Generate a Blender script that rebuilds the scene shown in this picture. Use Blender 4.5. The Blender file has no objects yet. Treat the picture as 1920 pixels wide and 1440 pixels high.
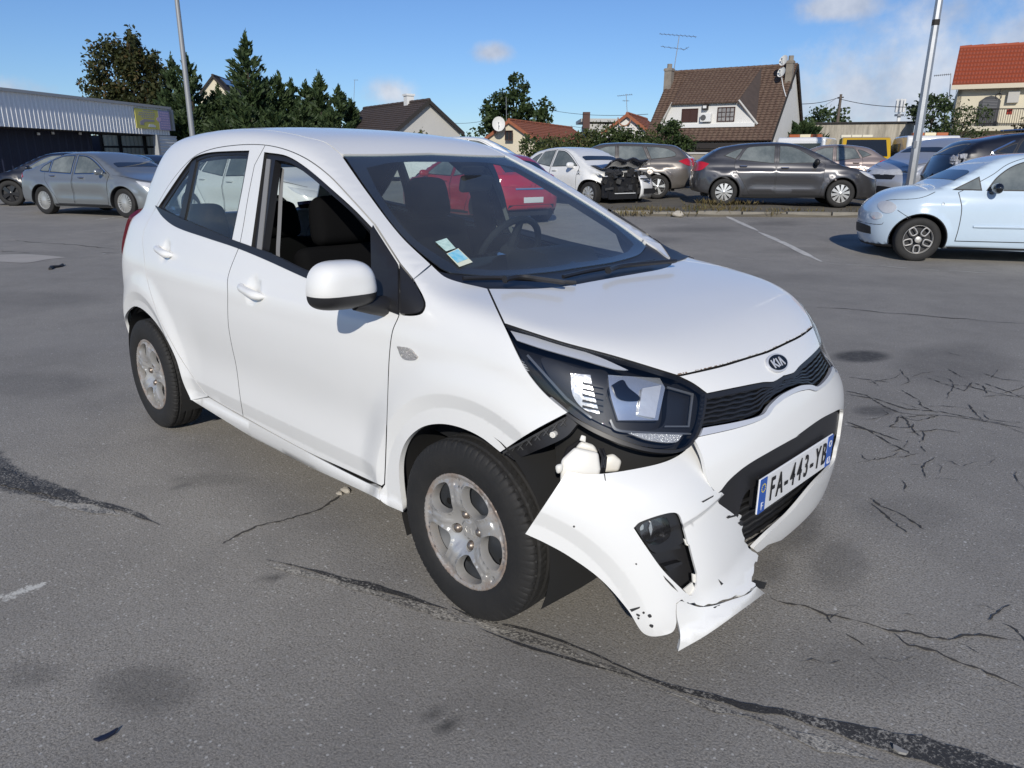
import bpy, bmesh, math, random
import numpy as np
from mathutils import Vector, Matrix, geometry
random.seed(7); RNG=np.random.default_rng(7)
scn=bpy.context.scene; COL=scn.collection
R=math.radians
# ------------------------------------------------------------------ camera
CAM_POS=(1.489,-2.115,1.365); YAW,PITCH,ROLL=2.339,0.296,0.006; FPX=1380.0
def _axes():
    cy,sy=math.cos(YAW),math.sin(YAW); cp,sp=math.cos(PITCH),math.sin(PITCH)
    f=np.array([cy*cp,sy*cp,-sp]); r=np.array([sy,-cy,0.]); u=np.cross(r,f)
    c,s=math.cos(ROLL),math.sin(ROLL)
    return c*r+s*u,-s*r+c*u,f
CR,CU,CF=_axes(); CO=np.array(CAM_POS)
cam=bpy.data.cameras.new('camera'); camo=bpy.data.objects.new('camera',cam); COL.objects.link(camo)
M=Matrix((( CR[0],CU[0],-CF[0],CO[0]),(CR[1],CU[1],-CF[1],CO[1]),(CR[2],CU[2],-CF[2],CO[2]),(0,0,0,1)))
camo.matrix_world=M
cam.sensor_width=36; cam.lens=FPX/1920*36; cam.clip_start=.05; cam.clip_end=3000
scn.camera=camo
# ------------------------------------------------------------------ light
SUN_EL=R(28); SUN_DIR=np.array([.65,-.76,0.])      # horizontal direction towards the sun
SUN_AZ=math.atan2(SUN_DIR[0],SUN_DIR[1])             # sky rotation is measured from +Y, clockwise
SKY_STRENGTH=.105; SUN_STRENGTH=3.6
world=bpy.data.worlds.new('World'); scn.world=world; world.use_nodes=True
def build_sky():
    nt=world.node_tree; N=nt.nodes; L=nt.links; N.clear()
    out=N.new('ShaderNodeOutputWorld'); bg=N.new('ShaderNodeBackground'); bg.inputs[1].default_value=SKY_STRENGTH
    sky=N.new('ShaderNodeTexSky'); sky.sky_type='NISHITA'; sky.sun_disc=False
    sky.sun_elevation=SUN_EL; sky.sun_rotation=SUN_AZ; sky.altitude=60; sky.air_density=1.0; sky.dust_density=.1; sky.ozone_density=4.0
    tc=N.new('ShaderNodeTexCoord')
    sep=N.new('ShaderNodeSeparateXYZ'); L.new(tc.outputs['Generated'],sep.inputs[0])
    def mth(op,a,b=None,c=None,clamp=False):
        n=N.new('ShaderNodeMath'); n.operation=op; n.use_clamp=clamp
        for i,v in enumerate((a,b,c)):
            if v is None: continue
            if isinstance(v,(int,float)): n.inputs[i].default_value=v
            else: L.new(v,n.inputs[i])
        return n.outputs[0]
    # clouds live on a flat layer overhead: project the view direction on it
    zc=mth('MAXIMUM',sep.outputs[2],.012)
    zz=mth('ADD',zc,.10)
    cx=mth('DIVIDE',sep.outputs[0],zz); cy=mth('DIVIDE',sep.outputs[1],zz)
    cmb=N.new('ShaderNodeCombineXYZ'); L.new(cx,cmb.inputs[0]); L.new(cy,cmb.inputs[1]); L.new(mth('MULTIPLY',zc,3.0),cmb.inputs[2])
    def noise(vec,scale,detail,rough,off):
        mp=N.new('ShaderNodeMapping'); mp.inputs['Location'].default_value=off; L.new(vec,mp.inputs[0])
        n=N.new('ShaderNodeTexNoise'); n.inputs['Scale'].default_value=scale; n.inputs['Detail'].default_value=detail; n.inputs['Roughness'].default_value=rough
        L.new(mp.outputs[0],n.inputs['Vector']); return n.outputs['Fac']
    n2=noise(tc.outputs['Generated'],9.0,7,.62,(1.7,4.1,.3))
    n3=noise(tc.outputs['Generated'],28.0,6,.6,(7.7,1.1,2.3))
    # cloud heaps by compass direction and height (direction = (az deg from +X, el deg), half sizes)
    heaps=[]
    for (az,el,sa,se,am) in CLOUDS:
        v=(math.cos(R(az))*math.cos(R(el)),math.sin(R(az))*math.cos(R(el)),math.sin(R(el)))
        t=(-math.sin(R(az)),math.cos(R(az)),0.)
        def dot(w):
            d=N.new('ShaderNodeVectorMath'); d.operation='DOT_PRODUCT'; L.new(tc.outputs['Generated'],d.inputs[0]); d.inputs[1].default_value=w
            return d.outputs['Value']
        da=mth('DIVIDE',dot(t),math.sin(R(sa))); 
        de=mth('DIVIDE',mth('SUBTRACT',sep.outputs[2],math.sin(R(el))),math.sin(R(se)))
        rr=mth('ADD',mth('MULTIPLY',da,da),mth('MULTIPLY',de,de))
        m=mth('SUBTRACT',1.0,mth('SQRT',rr))
        fr=mth('GREATER_THAN',dot((math.cos(R(az)),math.sin(R(az)),0.)),0.)
        heaps.append(mth('MULTIPLY',mth('MULTIPLY',mth('MAXIMUM',m,-.6),am),fr) if False else mth('ADD',mth('MULTIPLY',mth('MAXIMUM',m,-1.0),fr),mth('MULTIPLY',mth('SUBTRACT',fr,1.0),1.0)))
    acc=heaps[0]
    for h in heaps[1:]: acc=mth('MAXIMUM',acc,h)
    dens=mth('ADD',acc,mth('MULTIPLY',mth('SUBTRACT',n2,.5),1.7))
    dens=mth('ADD',dens,mth('MULTIPLY',mth('SUBTRACT',n3,.5),.7))
    ramp=N.new('ShaderNodeMapRange'); ramp.interpolation_type='SMOOTHSTEP'; ramp.inputs['From Min'].default_value=.02; ramp.inputs['From Max'].default_value=.85; ramp.inputs['To Max'].default_value=.88
    L.new(dens,ramp.inputs['Value'])
    # cloud colour: bright tops, greyer thick parts
    shade=noise(tc.outputs['Generated'],13.0,5,.6,(1.7,4.12,.36))
    cr=N.new('ShaderNodeValToRGB'); cr.color_ramp.elements[0].position=.36; cr.color_ramp.elements[0].color=(4.3,4.8,5.9,1); cr.color_ramp.elements[1].position=.66; cr.color_ramp.elements[1].color=(6.9,7.2,7.9,1)
    L.new(shade,cr.inputs[0])
    tint=N.new('ShaderNodeMix'); tint.data_type='RGBA'; tint.blend_type='MULTIPLY'; tint.inputs[0].default_value=1.0
    L.new(sky.outputs[0],tint.inputs[6]); tint.inputs[7].default_value=SKY_TINT
    mx=N.new('ShaderNodeMix'); mx.data_type='RGBA'; L.new(ramp.outputs[0],mx.inputs[0]); L.new(tint.outputs[2],mx.inputs[6]); L.new(cr.outputs[0],mx.inputs[7])
    L.new(mx.outputs[2],bg.inputs[0]); L.new(bg.outputs[0],out.inputs[0])
SKY_TINT=(.62,.755,.98,1)
# directions of the low clouds
CLOUDS=[(108,3.8,12,6.2,1),(100,6.5,7,4.5,1),(112.5,9.6,4.5,1.3,1),(143,4.6,2.6,1.5,1),(168,3.4,4.5,2.0,1),(135.5,7.3,2.0,1.0,1),(60,5,26,6,1),(20,6,30,6,1),(215,6,22,5,1),(260,9,22,7,1),(300,8,20,7,1),(340,10,24,7,1)]
build_sky()
sun=bpy.data.lights.new('sun','SUN'); suno=bpy.data.objects.new('sun',sun); COL.objects.link(suno)
sun.energy=SUN_STRENGTH; sun.angle=R(.53); sun.color=(1,.94,.84)
_d=np.array([SUN_DIR[0]*math.cos(SUN_EL),SUN_DIR[1]*math.cos(SUN_EL),math.sin(SUN_EL)])
suno.rotation_euler=Vector(_d).to_track_quat('Z','Y').to_euler(); suno.location=(0,0,30)
vs=scn.view_settings; vs.view_transform='Standard'; vs.look='None'; vs.gamma=1.0; vs.exposure=0.0; vs.use_curve_mapping=False
scn.cycles.max_bounces=8; scn.cycles.transparent_max_bounces=24
# ================================================================== numeric surface tools
def tab(*pts):
    p=np.array(sorted(pts),float); X,Y=p[:,0],p[:,1]; n=len(X)
    h=np.diff(X); d=np.diff(Y)/h
    m=np.zeros(n); m[0]=d[0]; m[-1]=d[-1]
    for i in range(1,n-1): m[i]=(h[i]*d[i-1]+h[i-1]*d[i])/(h[i]+h[i-1])
    def fn(x):
        x=np.asarray(x,float); i=np.clip(np.searchsorted(X,x)-1,0,n-2)
        hh=h[i]; t=(x-X[i])/hh; tc=np.clip(t,0,1); t2=tc*tc; t3=t2*tc
        y=(2*t3-3*t2+1)*Y[i]+(t3-2*t2+tc)*hh*m[i]+(-2*t3+3*t2)*Y[i+1]+(t3-t2)*hh*m[i+1]
        return y+np.where(t<0,t*hh*m[0],0)+np.where(t>1,(t-1)*hh*m[-1],0)
    return fn
def smax(a,b,k):
    h=np.maximum(k-np.abs(a-b),0)/k
    return np.maximum(a,b)+h*h*h*k/6
def smin(a,b,k): return -smax(-a,-b,k)
def ss(a,b,x):
    t=np.clip((np.asarray(x)-a)/(b-a),0,1); return t*t*(3-2*t)
def grad(G,p,e=1.5e-3):
    g=np.stack([G(p+e*np.eye(3)[i])-G(p-e*np.eye(3)[i]) for i in range(3)],-1)
    return g/np.maximum(np.linalg.norm(g,axis=-1,keepdims=True),1e-9)
def cast(G,o,d,tmax=8.,n=80,off=0.):
    """first crossing of G+off=0 along rays; where a ray misses, its closest approach"""
    d=np.asarray(d,float); o=np.broadcast_to(o,d.shape).astype(float)
    N=len(d); t=np.zeros(N); tl=np.zeros(N); done=np.zeros(N,bool); best=np.full(N,1e9); tb=np.zeros(N)
    act=np.arange(N)
    for i in range(n):
        g=G(o[act]+d[act]*t[act,None])+off
        b=g<best[act]; best[act[b]]=g[b]; tb[act[b]]=t[act[b]]
        ins=g<0; done[act[ins]]=True
        a2=act[~ins]; tl[a2]=t[a2]; t[a2]+=np.clip(g[~ins]*.65,.003,.5)
        act=a2[t[a2]<tmax]
        if len(act)==0: break
    a,b=tl.copy(),t.copy()
    k=np.where(done)[0]
    for i in range(20):
        m=(a[k]+b[k])/2; ins=G(o[k]+d[k]*m[:,None])+off<0
        b[k]=np.where(ins,m,b[k]); a[k]=np.where(ins,a[k],m)
    t=np.where(done,b,tb)
    return o+d*t[:,None]
class Body:
    """closed car-like solid given by profile curves (x forward, z up, symmetrical in y)"""
    D=dict(extra=None,fplan2=False,hcrown=.02,hcrown4=.03,fscale=.85,kside=.11,kfront=.15,krear=.12,rcrown=.045,rcrown4=.18,kroof=.13,wcurve=.09,kwind=.05,rwcurve=.25,krw=.12,kbelt=.06,gubot=.85)
    def __init__(s,**k): s.__dict__.update(Body.D); s.__dict__.update(k)
    def __call__(s,p):
        x,y,z=p[...,0],p[...,1],p[...,2]; q=np.sqrt(y*y+1e-8)
        w=s.plan(x)+s.sidez(z)
        if s.extra: w=w+s.extra(x,q,z)
        top=s.hood(x)-s.hcrown*q*q-s.hcrown4*q**4
        gl=smax(z-top,q-w,s.kside)
        fp=s.fplan(q)
        if s.fplan2: m=ss(.74,.58,z); fp=fp*(1-m)+m*(-.15*q**2-.36*q**4)
        gl=smax(gl,(x-s.front(z)-fp)*s.fscale,s.kfront)
        gl=smax(gl,(s.rear(z)-s.rplan(q)-x)*s.fscale,s.krear)
        gl=smax(gl,s.zb(x)-z,.04)
        gu=smax(z-(s.roof(x)-s.rcrown*q*q-s.rcrown4*q**4),(q-s.gh(z)-s.ghplan(x))*.93,s.kroof)
        gu=smax(gu,(x-s.wind(z)+s.wcurve*q*q)*.5,s.kwind)
        gu=smax(gu,(s.rwin(z)+s.rwcurve*q*q-x)*.8,s.krw)
        gu=smax(gu,s.gubot-z,.03)
        return smin(gl,gu,s.kbelt)
def rays(px):
    px=np.asarray(px,float)
    d=CF+((px[:,0:1]-960)/FPX)*CR-((px[:,1:2]-720)/FPX)*CU
    return d/np.linalg.norm(d,axis=-1,keepdims=True)
def onplane(px,axis,val):
    d=rays([px])[0]; t=(val-CO[axis])/d[axis]; return CO+d*t
def atdepth(px,w):
    """world point seen at photo pixel px, w metres along the view axis"""
    d=CF+((px[0]-960)/FPX)*CR-((px[1]-720)/FPX)*CU
    return CO+d*w
def curve(pts,step=7.,closed=True):
    """dense smooth curve through points; a third value marks a corner"""
    P=[np.array(p[:2],float) for p in pts]; C=[len(p)>2 for p in pts]; n=len(P)
    if not closed: C[0]=C[-1]=True
    out=[]; segs=n if closed else n-1
    for i in range(segs):
        a,b=P[i],P[(i+1)%n]
        pa=P[i-1] if not C[i] else a-(b-a)*.6
        pb=P[(i+2)%n] if not C[(i+1)%n] else b+(b-a)*.6
        L=np.linalg.norm(b-a); k=max(1,int(math.ceil(L/step)))
        la=max(np.linalg.norm(a-pa),1e-6); lb=max(np.linalg.norm(pb-b),1e-6)
        ma=(b-pa)/(la+L)*L if not C[i] else (b-a); mb=(pb-a)/(lb+L)*L if not C[(i+1)%n] else (b-a)
        for j in range(k):
            t=j/k; t2=t*t; t3=t2*t
            out.append((2*t3-3*t2+1)*a+(t3-2*t2+t)*ma+(-2*t3+3*t2)*b+(t3-t2)*mb)
    if not closed: out.append(P[-1])
    return np.array(out)
def PX(G,pts,off=0.,step=7.,closed=True,raw=False):
    p=np.asarray([q[:2] for q in pts],float) if raw else curve(pts,step,closed)
    return cast(G,CO+rays(p)*.6,rays(p),off=off)
def inpoly(P,poly):
    x,y=P[:,0],P[:,1]; c=np.zeros(len(P),bool); n=len(poly)
    for i in range(n):
        x1,y1=poly[i]; x2,y2=poly[i-1]
        k=((y1>y)!=(y2>y)); 
        if y1!=y2: c^=k&(x<(x2-x1)*(y-y1)/(y2-y1)+x1)
    return c
def segdist(P,poly,closed=True):
    A=np.asarray(poly); B=np.roll(A,-1,0)
    if not closed: A,B=A[:-1],B[:-1]
    d=np.full(len(P),1e9)
    for a,b in zip(A,B):
        ab=b-a; t=np.clip(((P-a)@ab)/max(ab@ab,1e-12),0,1)
        d=np.minimum(d,np.linalg.norm(P-a-t[:,None]*ab,axis=1))
    return d
def inset_poly(P,w):
    if w==0: return P
    A=np.roll(P,1,0); B=np.roll(P,-1,0)
    area=np.sum(P[:,0]*B[:,1]-B[:,0]*P[:,1])
    s=1 if area>0 else -1
    def nrm(v):
        v=np.stack([-v[:,1],v[:,0]],1)*s; return v/np.maximum(np.linalg.norm(v,axis=1,keepdims=True),1e-9)
    n=nrm(P-A)+nrm(B-P); l=np.linalg.norm(n,axis=1,keepdims=True); n=n/np.maximum(l,.5)
    return P+n*w*np.minimum(1/np.maximum(l/2,.4),2.)
def dedupe(P,e=1e-4):
    keep=[0]
    for i in range(1,len(P)):
        if np.linalg.norm(P[i]-P[keep[-1]])>e: keep.append(i)
    if np.linalg.norm(P[keep[-1]]-P[keep[0]])<e: keep.pop()
    return P[keep]
DIRS={'side':(0,1,0),'top':(0,0,-1),'front':(-1,0,0),'rear':(1,0,0)}
def tri2d(loops,grid,feat=None):
    """triangulate a region given by loops (first outer, rest holes) with interior grid points"""
    pts=np.concatenate(loops); lo,hi=loops[0].min(0),loops[0].max(0)
    gx=np.arange(lo[0]+grid*.5,hi[0],grid); gy=np.arange(lo[1]+grid*.5,hi[1],grid*.866)
    if len(gx) and len(gy):
        g=np.stack(np.meshgrid(gx,gy),-1); g[1::2,:,0]+=grid*.5; g=g.reshape(-1,2)
        ok=inpoly(g,loops[0])
        for h in loops[1:]: ok&=~inpoly(g,h)
        g=g[ok]
        for l in loops:
            if len(g): g=g[segdist(g,l)>grid*.45]
    else: g=np.zeros((0,2))
    if feat is not None and len(feat):
        k=inpoly(feat,loops[0])
        for h in loops[1:]: k&=~inpoly(feat,h)
        feat=feat[k]
        for l in loops:
            if len(feat): feat=feat[segdist(feat,l)>.006]
        if len(feat) and len(g):
            far=np.ones(len(g),bool)
            for q in feat: far&=((g-q)**2).sum(1)>(grid*.30)**2
            g=g[far]
        g=np.concatenate([g,feat])
    allp=np.concatenate([pts,g]); edges=[]; o=0
    for l in loops:
        n=len(l); edges+=[(o+i,o+(i+1)%n) for i in range(n)]; o+=n
    res=geometry.delaunay_2d_cdt([Vector(p) for p in allp],edges,[],0,1e-7)
    V=np.array([tuple(v) for v in res[0]]); T=np.array([f for f in res[2] if len(f)==3])
    c=V[T].mean(1); ok=inpoly(c,loops[0])
    for h in loops[1:]: ok&=~inpoly(c,h)
    T=T[ok]
    a=V[T[:,1]]-V[T[:,0]]; b=V[T[:,2]]-V[T[:,0]]
    neg=(a[:,0]*b[:,1]-a[:,1]*b[:,0])<0; T[neg]=T[neg][:,::-1]
    inv={}
    for oi,src in enumerate(res[3]):
        for sidx in src: inv[sidx]=oi
    L=[]; o=0
    for l in loops:
        L.append([inv.get(o+i) for i in range(len(l))]); o+=len(l)
    return V,T,L
def mesh_obj(name,V,F,mat,parent=None,normals=None,smooth=True,mats=None,midx=None,loc=None):
    me=bpy.data.meshes.new(name); me.from_pydata([tuple(v) for v in V],[],[tuple(int(i) for i in f) for f in F]); 
    for m in (mats or [mat]): me.materials.append(m)
    if midx is not None: me.polygons.foreach_set('material_index',list(midx))
    if smooth: me.polygons.foreach_set('use_smooth',[True]*len(me.polygons))
    if normals is not None:
        me.normals_split_custom_set_from_vertices([tuple(n) for n in normals])
    me.update()
    o=bpy.data.objects.new(name,me); COL.objects.link(o)
    if parent is not None: o.parent=parent
    if loc is not None: o.location=loc
    return o
def mirror_obj(o,name=None,parent=None):
    me=o.data.copy(); n=len(me.vertices); co=np.empty(n*3); me.vertices.foreach_get('co',co); co=co.reshape(-1,3); co[:,1]*=-1
    F=[tuple(p.vertices)[::-1] for p in me.polygons]
    mi=[p.material_index for p in me.polygons]
    nn=np.empty(len(me.corner_normals)*3); me.corner_normals.foreach_get('vector',nn); nn=nn.reshape(-1,3); nn[:,1]*=-1
    vn=np.zeros((n,3)); li=np.empty(len(me.loops),int); me.loops.foreach_get('vertex_index',li); vn[li]=nn
    sm=any(p.use_smooth for p in me.polygons)
    r=mesh_obj(name or o.name.split('.')[0],co,F,None,parent or o.parent,vn if sm else None,sm,mats=list(me.materials),midx=mi)
    bpy.data.meshes.remove(me)
    for k in ('label',): 
        if k in o: r[k]=o[k]
    return r
def basis(d):
    d=np.asarray(d,float); d=d/np.linalg.norm(d)
    a=np.array([0,0,1.]) if abs(d[2])<.9 else np.array([1.,0,0])
    e1=np.cross(a,d); e1/=np.linalg.norm(e1); e2=np.cross(d,e1)
    return d,e1,e2
def panel(name,mat,G,out,dirn='side',off=0.,thick=.014,grid=.035,holes=(),parent=None,inset=.0021,mirror=False,disp=None,feat=None,fm=None):
    """sheet cut from surface G(+off)=0 by closed 3-D outlines, with edges folded inward"""
    d,e1,e2=basis(DIRS.get(dirn,dirn) if isinstance(dirn,str) else dirn)
    loops=[]
    for k,l in enumerate([out]+list(holes)):
        l=np.asarray(l); q=dedupe(np.stack([l@e1,l@e2],1),1e-3)
        a=np.sum(q[:,0]*np.roll(q[:,1],-1)-np.roll(q[:,0],-1)*q[:,1])
        if a<0: q=q[::-1]
        loops.append(inset_poly(q,inset if k==0 else -inset))
    V2,T,L=tri2d(loops,grid,None if feat is None else np.stack([np.asarray(feat)@e1,np.asarray(feat)@e2],1))
    o=V2[:,0:1]*e1+V2[:,1:2]*e2
    c0=(np.asarray(out)@d).mean()
    V=cast(G,o+d*(c0-1.6),np.broadcast_to(d,o.shape),tmax=3.4,off=off)
    if disp is not None: V=disp(V)
    n=grad(G,V)
    if off>0.5: pass
    # orientation: triangles are ccw seen along -d?  flip so that faces look along +n
    t0=T; fn=np.cross(V[t0[:,1]]-V[t0[:,0]],V[t0[:,2]]-V[t0[:,0]]); 
    if (np.sum(fn*n[t0[:,0]],1)).sum()<0: T=T[:,::-1]; 
    F=[tuple(t) for t in T]; VV=[V]; NN=[n]; base=len(V)
    if thick>0:
        for li,l in enumerate(L):
            idx=[i for i in l if i is not None]; m=len(idx)
            p=V[idx]; nn=n[idx]; tan=np.roll(p,-1,0)-np.roll(p,1,0); sn=np.cross(tan,nn); sn/=np.maximum(np.linalg.norm(sn,axis=1,keepdims=True),1e-9)
            cen=V.mean(0) if li==0 else p.mean(0)
            if ((sn*(p-cen)).sum(1).sum()<0)==(li==0): sn=-sn
            VV+= [p,p-nn*thick]; NN+=[sn,sn]
            for i in range(m):
                j=(i+1)%m
                f=(base+i,base+j,base+m+j,base+m+i)
                fnn=np.cross(VV[-2][j]-VV[-2][i],VV[-1][i]-VV[-2][i])
                if fnn@sn[i]<0: f=f[::-1]
                F.append(f)
            base+=2*m
    ob=mesh_obj(name,np.concatenate(VV),F,mat,parent,np.concatenate(NN),mats=[mat,fm] if fm else None,midx=[0]*len(T)+[1]*(len(F)-len(T)) if fm else None)
    if mirror: return ob,mirror_obj(ob)
    return ob
# ================================================================== simple mesh builders
class MB:
    def __init__(s): s.v=[]; s.f=[]; s.m=[]
    def add(s,V,F,mi=0):
        o=len(s.v); s.v+= [tuple(map(float,v)) for v in V]; s.f+= [tuple(int(i)+o for i in f) for f in F]; s.m+=[mi]*len(F); return s
    def box(s,c,sz,rot=None,mi=0,taper=1.):
        x,y,z=[a/2 for a in sz]
        V=np.array([(-x,-y,-z),(x,-y,-z),(x,y,-z),(-x,y,-z),(-x*taper,-y*taper,z),(x*taper,-y*taper,z),(x*taper,y*taper,z),(-x*taper,y*taper,z)])
        if rot is not None: V=V@np.array(rot).T
        return s.add(V+np.array(c),[(3,2,1,0),(4,5,6,7),(0,1,5,4),(1,2,6,5),(2,3,7,6),(3,0,4,7)],mi)
    def span(s,a,b,mi=0):
        a,b=np.minimum(a,b),np.maximum(a,b); return s.box((np.array(a)+b)/2,np.array(b)-a,mi=mi)
    def tube(s,pts,r,n=8,mi=0,cap=True):
        P=[np.array(p,float) for p in pts]; rs=r if hasattr(r,'__len__') else [r]*len(P); V=[];F=[]
        up=None
        for i,p in enumerate(P):
            t=P[min(i+1,len(P)-1)]-P[max(i-1,0)]; t/=max(np.linalg.norm(t),1e-9)
            if up is None:
                a=np.array([0,0,1.]) if abs(t[2])<.9 else np.array([1.,0,0]); up=np.cross(t,a); up/=np.linalg.norm(up)
            up=up-t*(up@t); up/=max(np.linalg.norm(up),1e-9); w=np.cross(t,up)
            for k in range(n):
                a=2*math.pi*k/n; V.append(p+rs[i]*(math.cos(a)*up+math.sin(a)*w))
        for i in range(len(P)-1):
            for k in range(n):
                F.append((i*n+k,i*n+(k+1)%n,(i+1)*n+(k+1)%n,(i+1)*n+k))
        if cap: F.append(tuple(range(n))[::-1]); F.append(tuple((len(P)-1)*n+k for k in range(n)))
        return s.add(V,F,mi)
    def lathe(s,prof,axis='y',c=(0,0,0),n=32,mi=0,closed=False):
        """prof: (radius, along-axis) pairs"""
        V=[];F=[];m=len(prof); c=np.array(c,float)
        for k in range(n):
            a=2*math.pi*k/n; ca,sa=math.cos(a),math.sin(a)
            for r,h in prof:
                if axis=='y': V.append(c+np.array([r*ca,h,r*sa]))
                elif axis=='z': V.append(c+np.array([r*ca,r*sa,h]))
                else: V.append(c+np.array([h,r*ca,r*sa]))
        for k in range(n):
            k2=(k+1)%n
            for j in range(m if closed else m-1):
                j2=(j+1)%m; F.append((k*m+j,k2*m+j,k2*m+j2,k*m+j2))
        return s.add(V,F,mi)
    def prism(s,poly,h0,h1,frame=None,mi=0):
        """2-D polygon extruded between h0 and h1; frame=(origin,e1,e2,e3)"""
        o,e1,e2,e3=frame or ((0,0,0),(1,0,0),(0,1,0),(0,0,1)); o,e1,e2,e3=[np.array(q,float) for q in (o,e1,e2,e3)]
        n=len(poly); V=[o+p[0]*e1+p[1]*e2+h*e3 for h in (h0,h1) for p in poly]
        F=[tuple(range(n))[::-1],tuple(range(n,2*n))]+[(i,(i+1)%n,n+(i+1)%n,n+i) for i in range(n)]
        return s.add(V,F,mi)
    def sheet(s,rows,mi=0):
        n=len(rows[0]); V=[p for r in rows for p in r]
        return s.add(V,[(i*n+j,i*n+j+1,(i+1)*n+j+1,(i+1)*n+j) for i in range(len(rows)-1) for j in range(n-1)],mi)
    def build(s,name,mat,parent=None,smooth=False,loc=None,angle=40,fix=True):
        mats=mat if isinstance(mat,(list,tuple)) else [mat]
        o=mesh_obj(name,s.v,s.f,None,parent,None,False,mats=mats,midx=s.m,loc=loc)
        if fix:
            bm=bmesh.new(); bm.from_mesh(o.data); bmesh.ops.recalc_face_normals(bm,faces=bm.faces); bm.to_mesh(o.data); bm.free()
        if smooth: o.data.polygons.foreach_set('use_smooth',[True]*len(o.data.polygons)); o.data.set_sharp_from_angle(angle=R(angle))
        return o
def subsurf(o,lv=2):
    md=o.modifiers.new('s','SUBSURF'); md.levels=lv; md.render_levels=lv; return o
def bevel(o,w=.01,n=2):
    md=o.modifiers.new('b','BEVEL'); md.width=w; md.segments=n; md.limit_method='ANGLE'; return o
def empty(name,loc=(0,0,0),rz=0,label=None,cat=None,group=None):
    o=bpy.data.objects.new(name,None); COL.objects.link(o); o.location=loc; o.rotation_euler=(0,0,rz); o.empty_display_size=.1
    return tag(o,label,cat,group)
def tag(o,label=None,cat=None,group=None,kind=None):
    if label: o['label']=label
    if cat: o['category']=cat
    if group: o['group']=group
    if kind: o['kind']=kind
    return o
def kids(o): return [c for c in COL.objects if c.parent==o]
def copy_tree(o,parent=None,**kw):
    c=o.copy(); COL.objects.link(c)
    if parent is not None: c.parent=parent
    for ch in kids(o): copy_tree(ch,c)
    return c
# ================================================================== materials
MATS={}
def mat(name,col=(.8,.8,.8),rough=.5,metal=0.,spec=.5,coat=0.,coatr=.05,var=0.,vscale=6.,vcol=None,bump=0.,bscale=200.,emit=None,sub=None):
    """Principled material; var mixes a noisy second colour in, bump adds fine relief"""
    m=bpy.data.materials.new(name); m.use_nodes=True; nt=m.node_tree; N=nt.nodes; L=nt.links
    b=N['Principled BSDF']; b.inputs['Base Color'].default_value=(*col,1); b.inputs['Roughness'].default_value=rough; b.inputs['Metallic'].default_value=metal
    b.inputs['Specular IOR Level'].default_value=spec; b.inputs['Coat Weight'].default_value=coat; b.inputs['Coat Roughness'].default_value=coatr
    tc=None
    if var or bump: tc=N.new('ShaderNodeTexCoord')
    if var:
        n=N.new('ShaderNodeTexNoise'); n.inputs['Scale'].default_value=vscale; n.inputs['Detail'].default_value=8; n.inputs['Roughness'].default_value=.65; L.new(tc.outputs['Object'],n.inputs['Vector'])
        mr=N.new('ShaderNodeMapRange'); mr.inputs['From Min'].default_value=.38; mr.inputs['From Max'].default_value=.72; mr.inputs['To Max'].default_value=var; L.new(n.outputs['Fac'],mr.inputs['Value'])
        mx=N.new('ShaderNodeMix'); mx.data_type='RGBA'; L.new(mr.outputs[0],mx.inputs[0]); mx.inputs[6].default_value=(*col,1); mx.inputs[7].default_value=(*(vcol or tuple(c*.5 for c in col)),1); L.new(mx.outputs[2],b.inputs['Base Color'])
    if bump:
        n=N.new('ShaderNodeTexNoise'); n.inputs['Scale'].default_value=bscale; n.inputs['Detail'].default_value=4; L.new(tc.outputs['Object'],n.inputs['Vector'])
        bp=N.new('ShaderNodeBump'); bp.inputs['Strength'].default_value=bump; bp.inputs['Distance'].default_value=.01; L.new(n.outputs['Fac'],bp.inputs['Height']); L.new(bp.outputs[0],b.inputs['Normal'])
    if emit: b.inputs['Emission Color'].default_value=(*emit,1); b.inputs['Emission Strength'].default_value=1
    MATS[name]=m; return m
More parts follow.
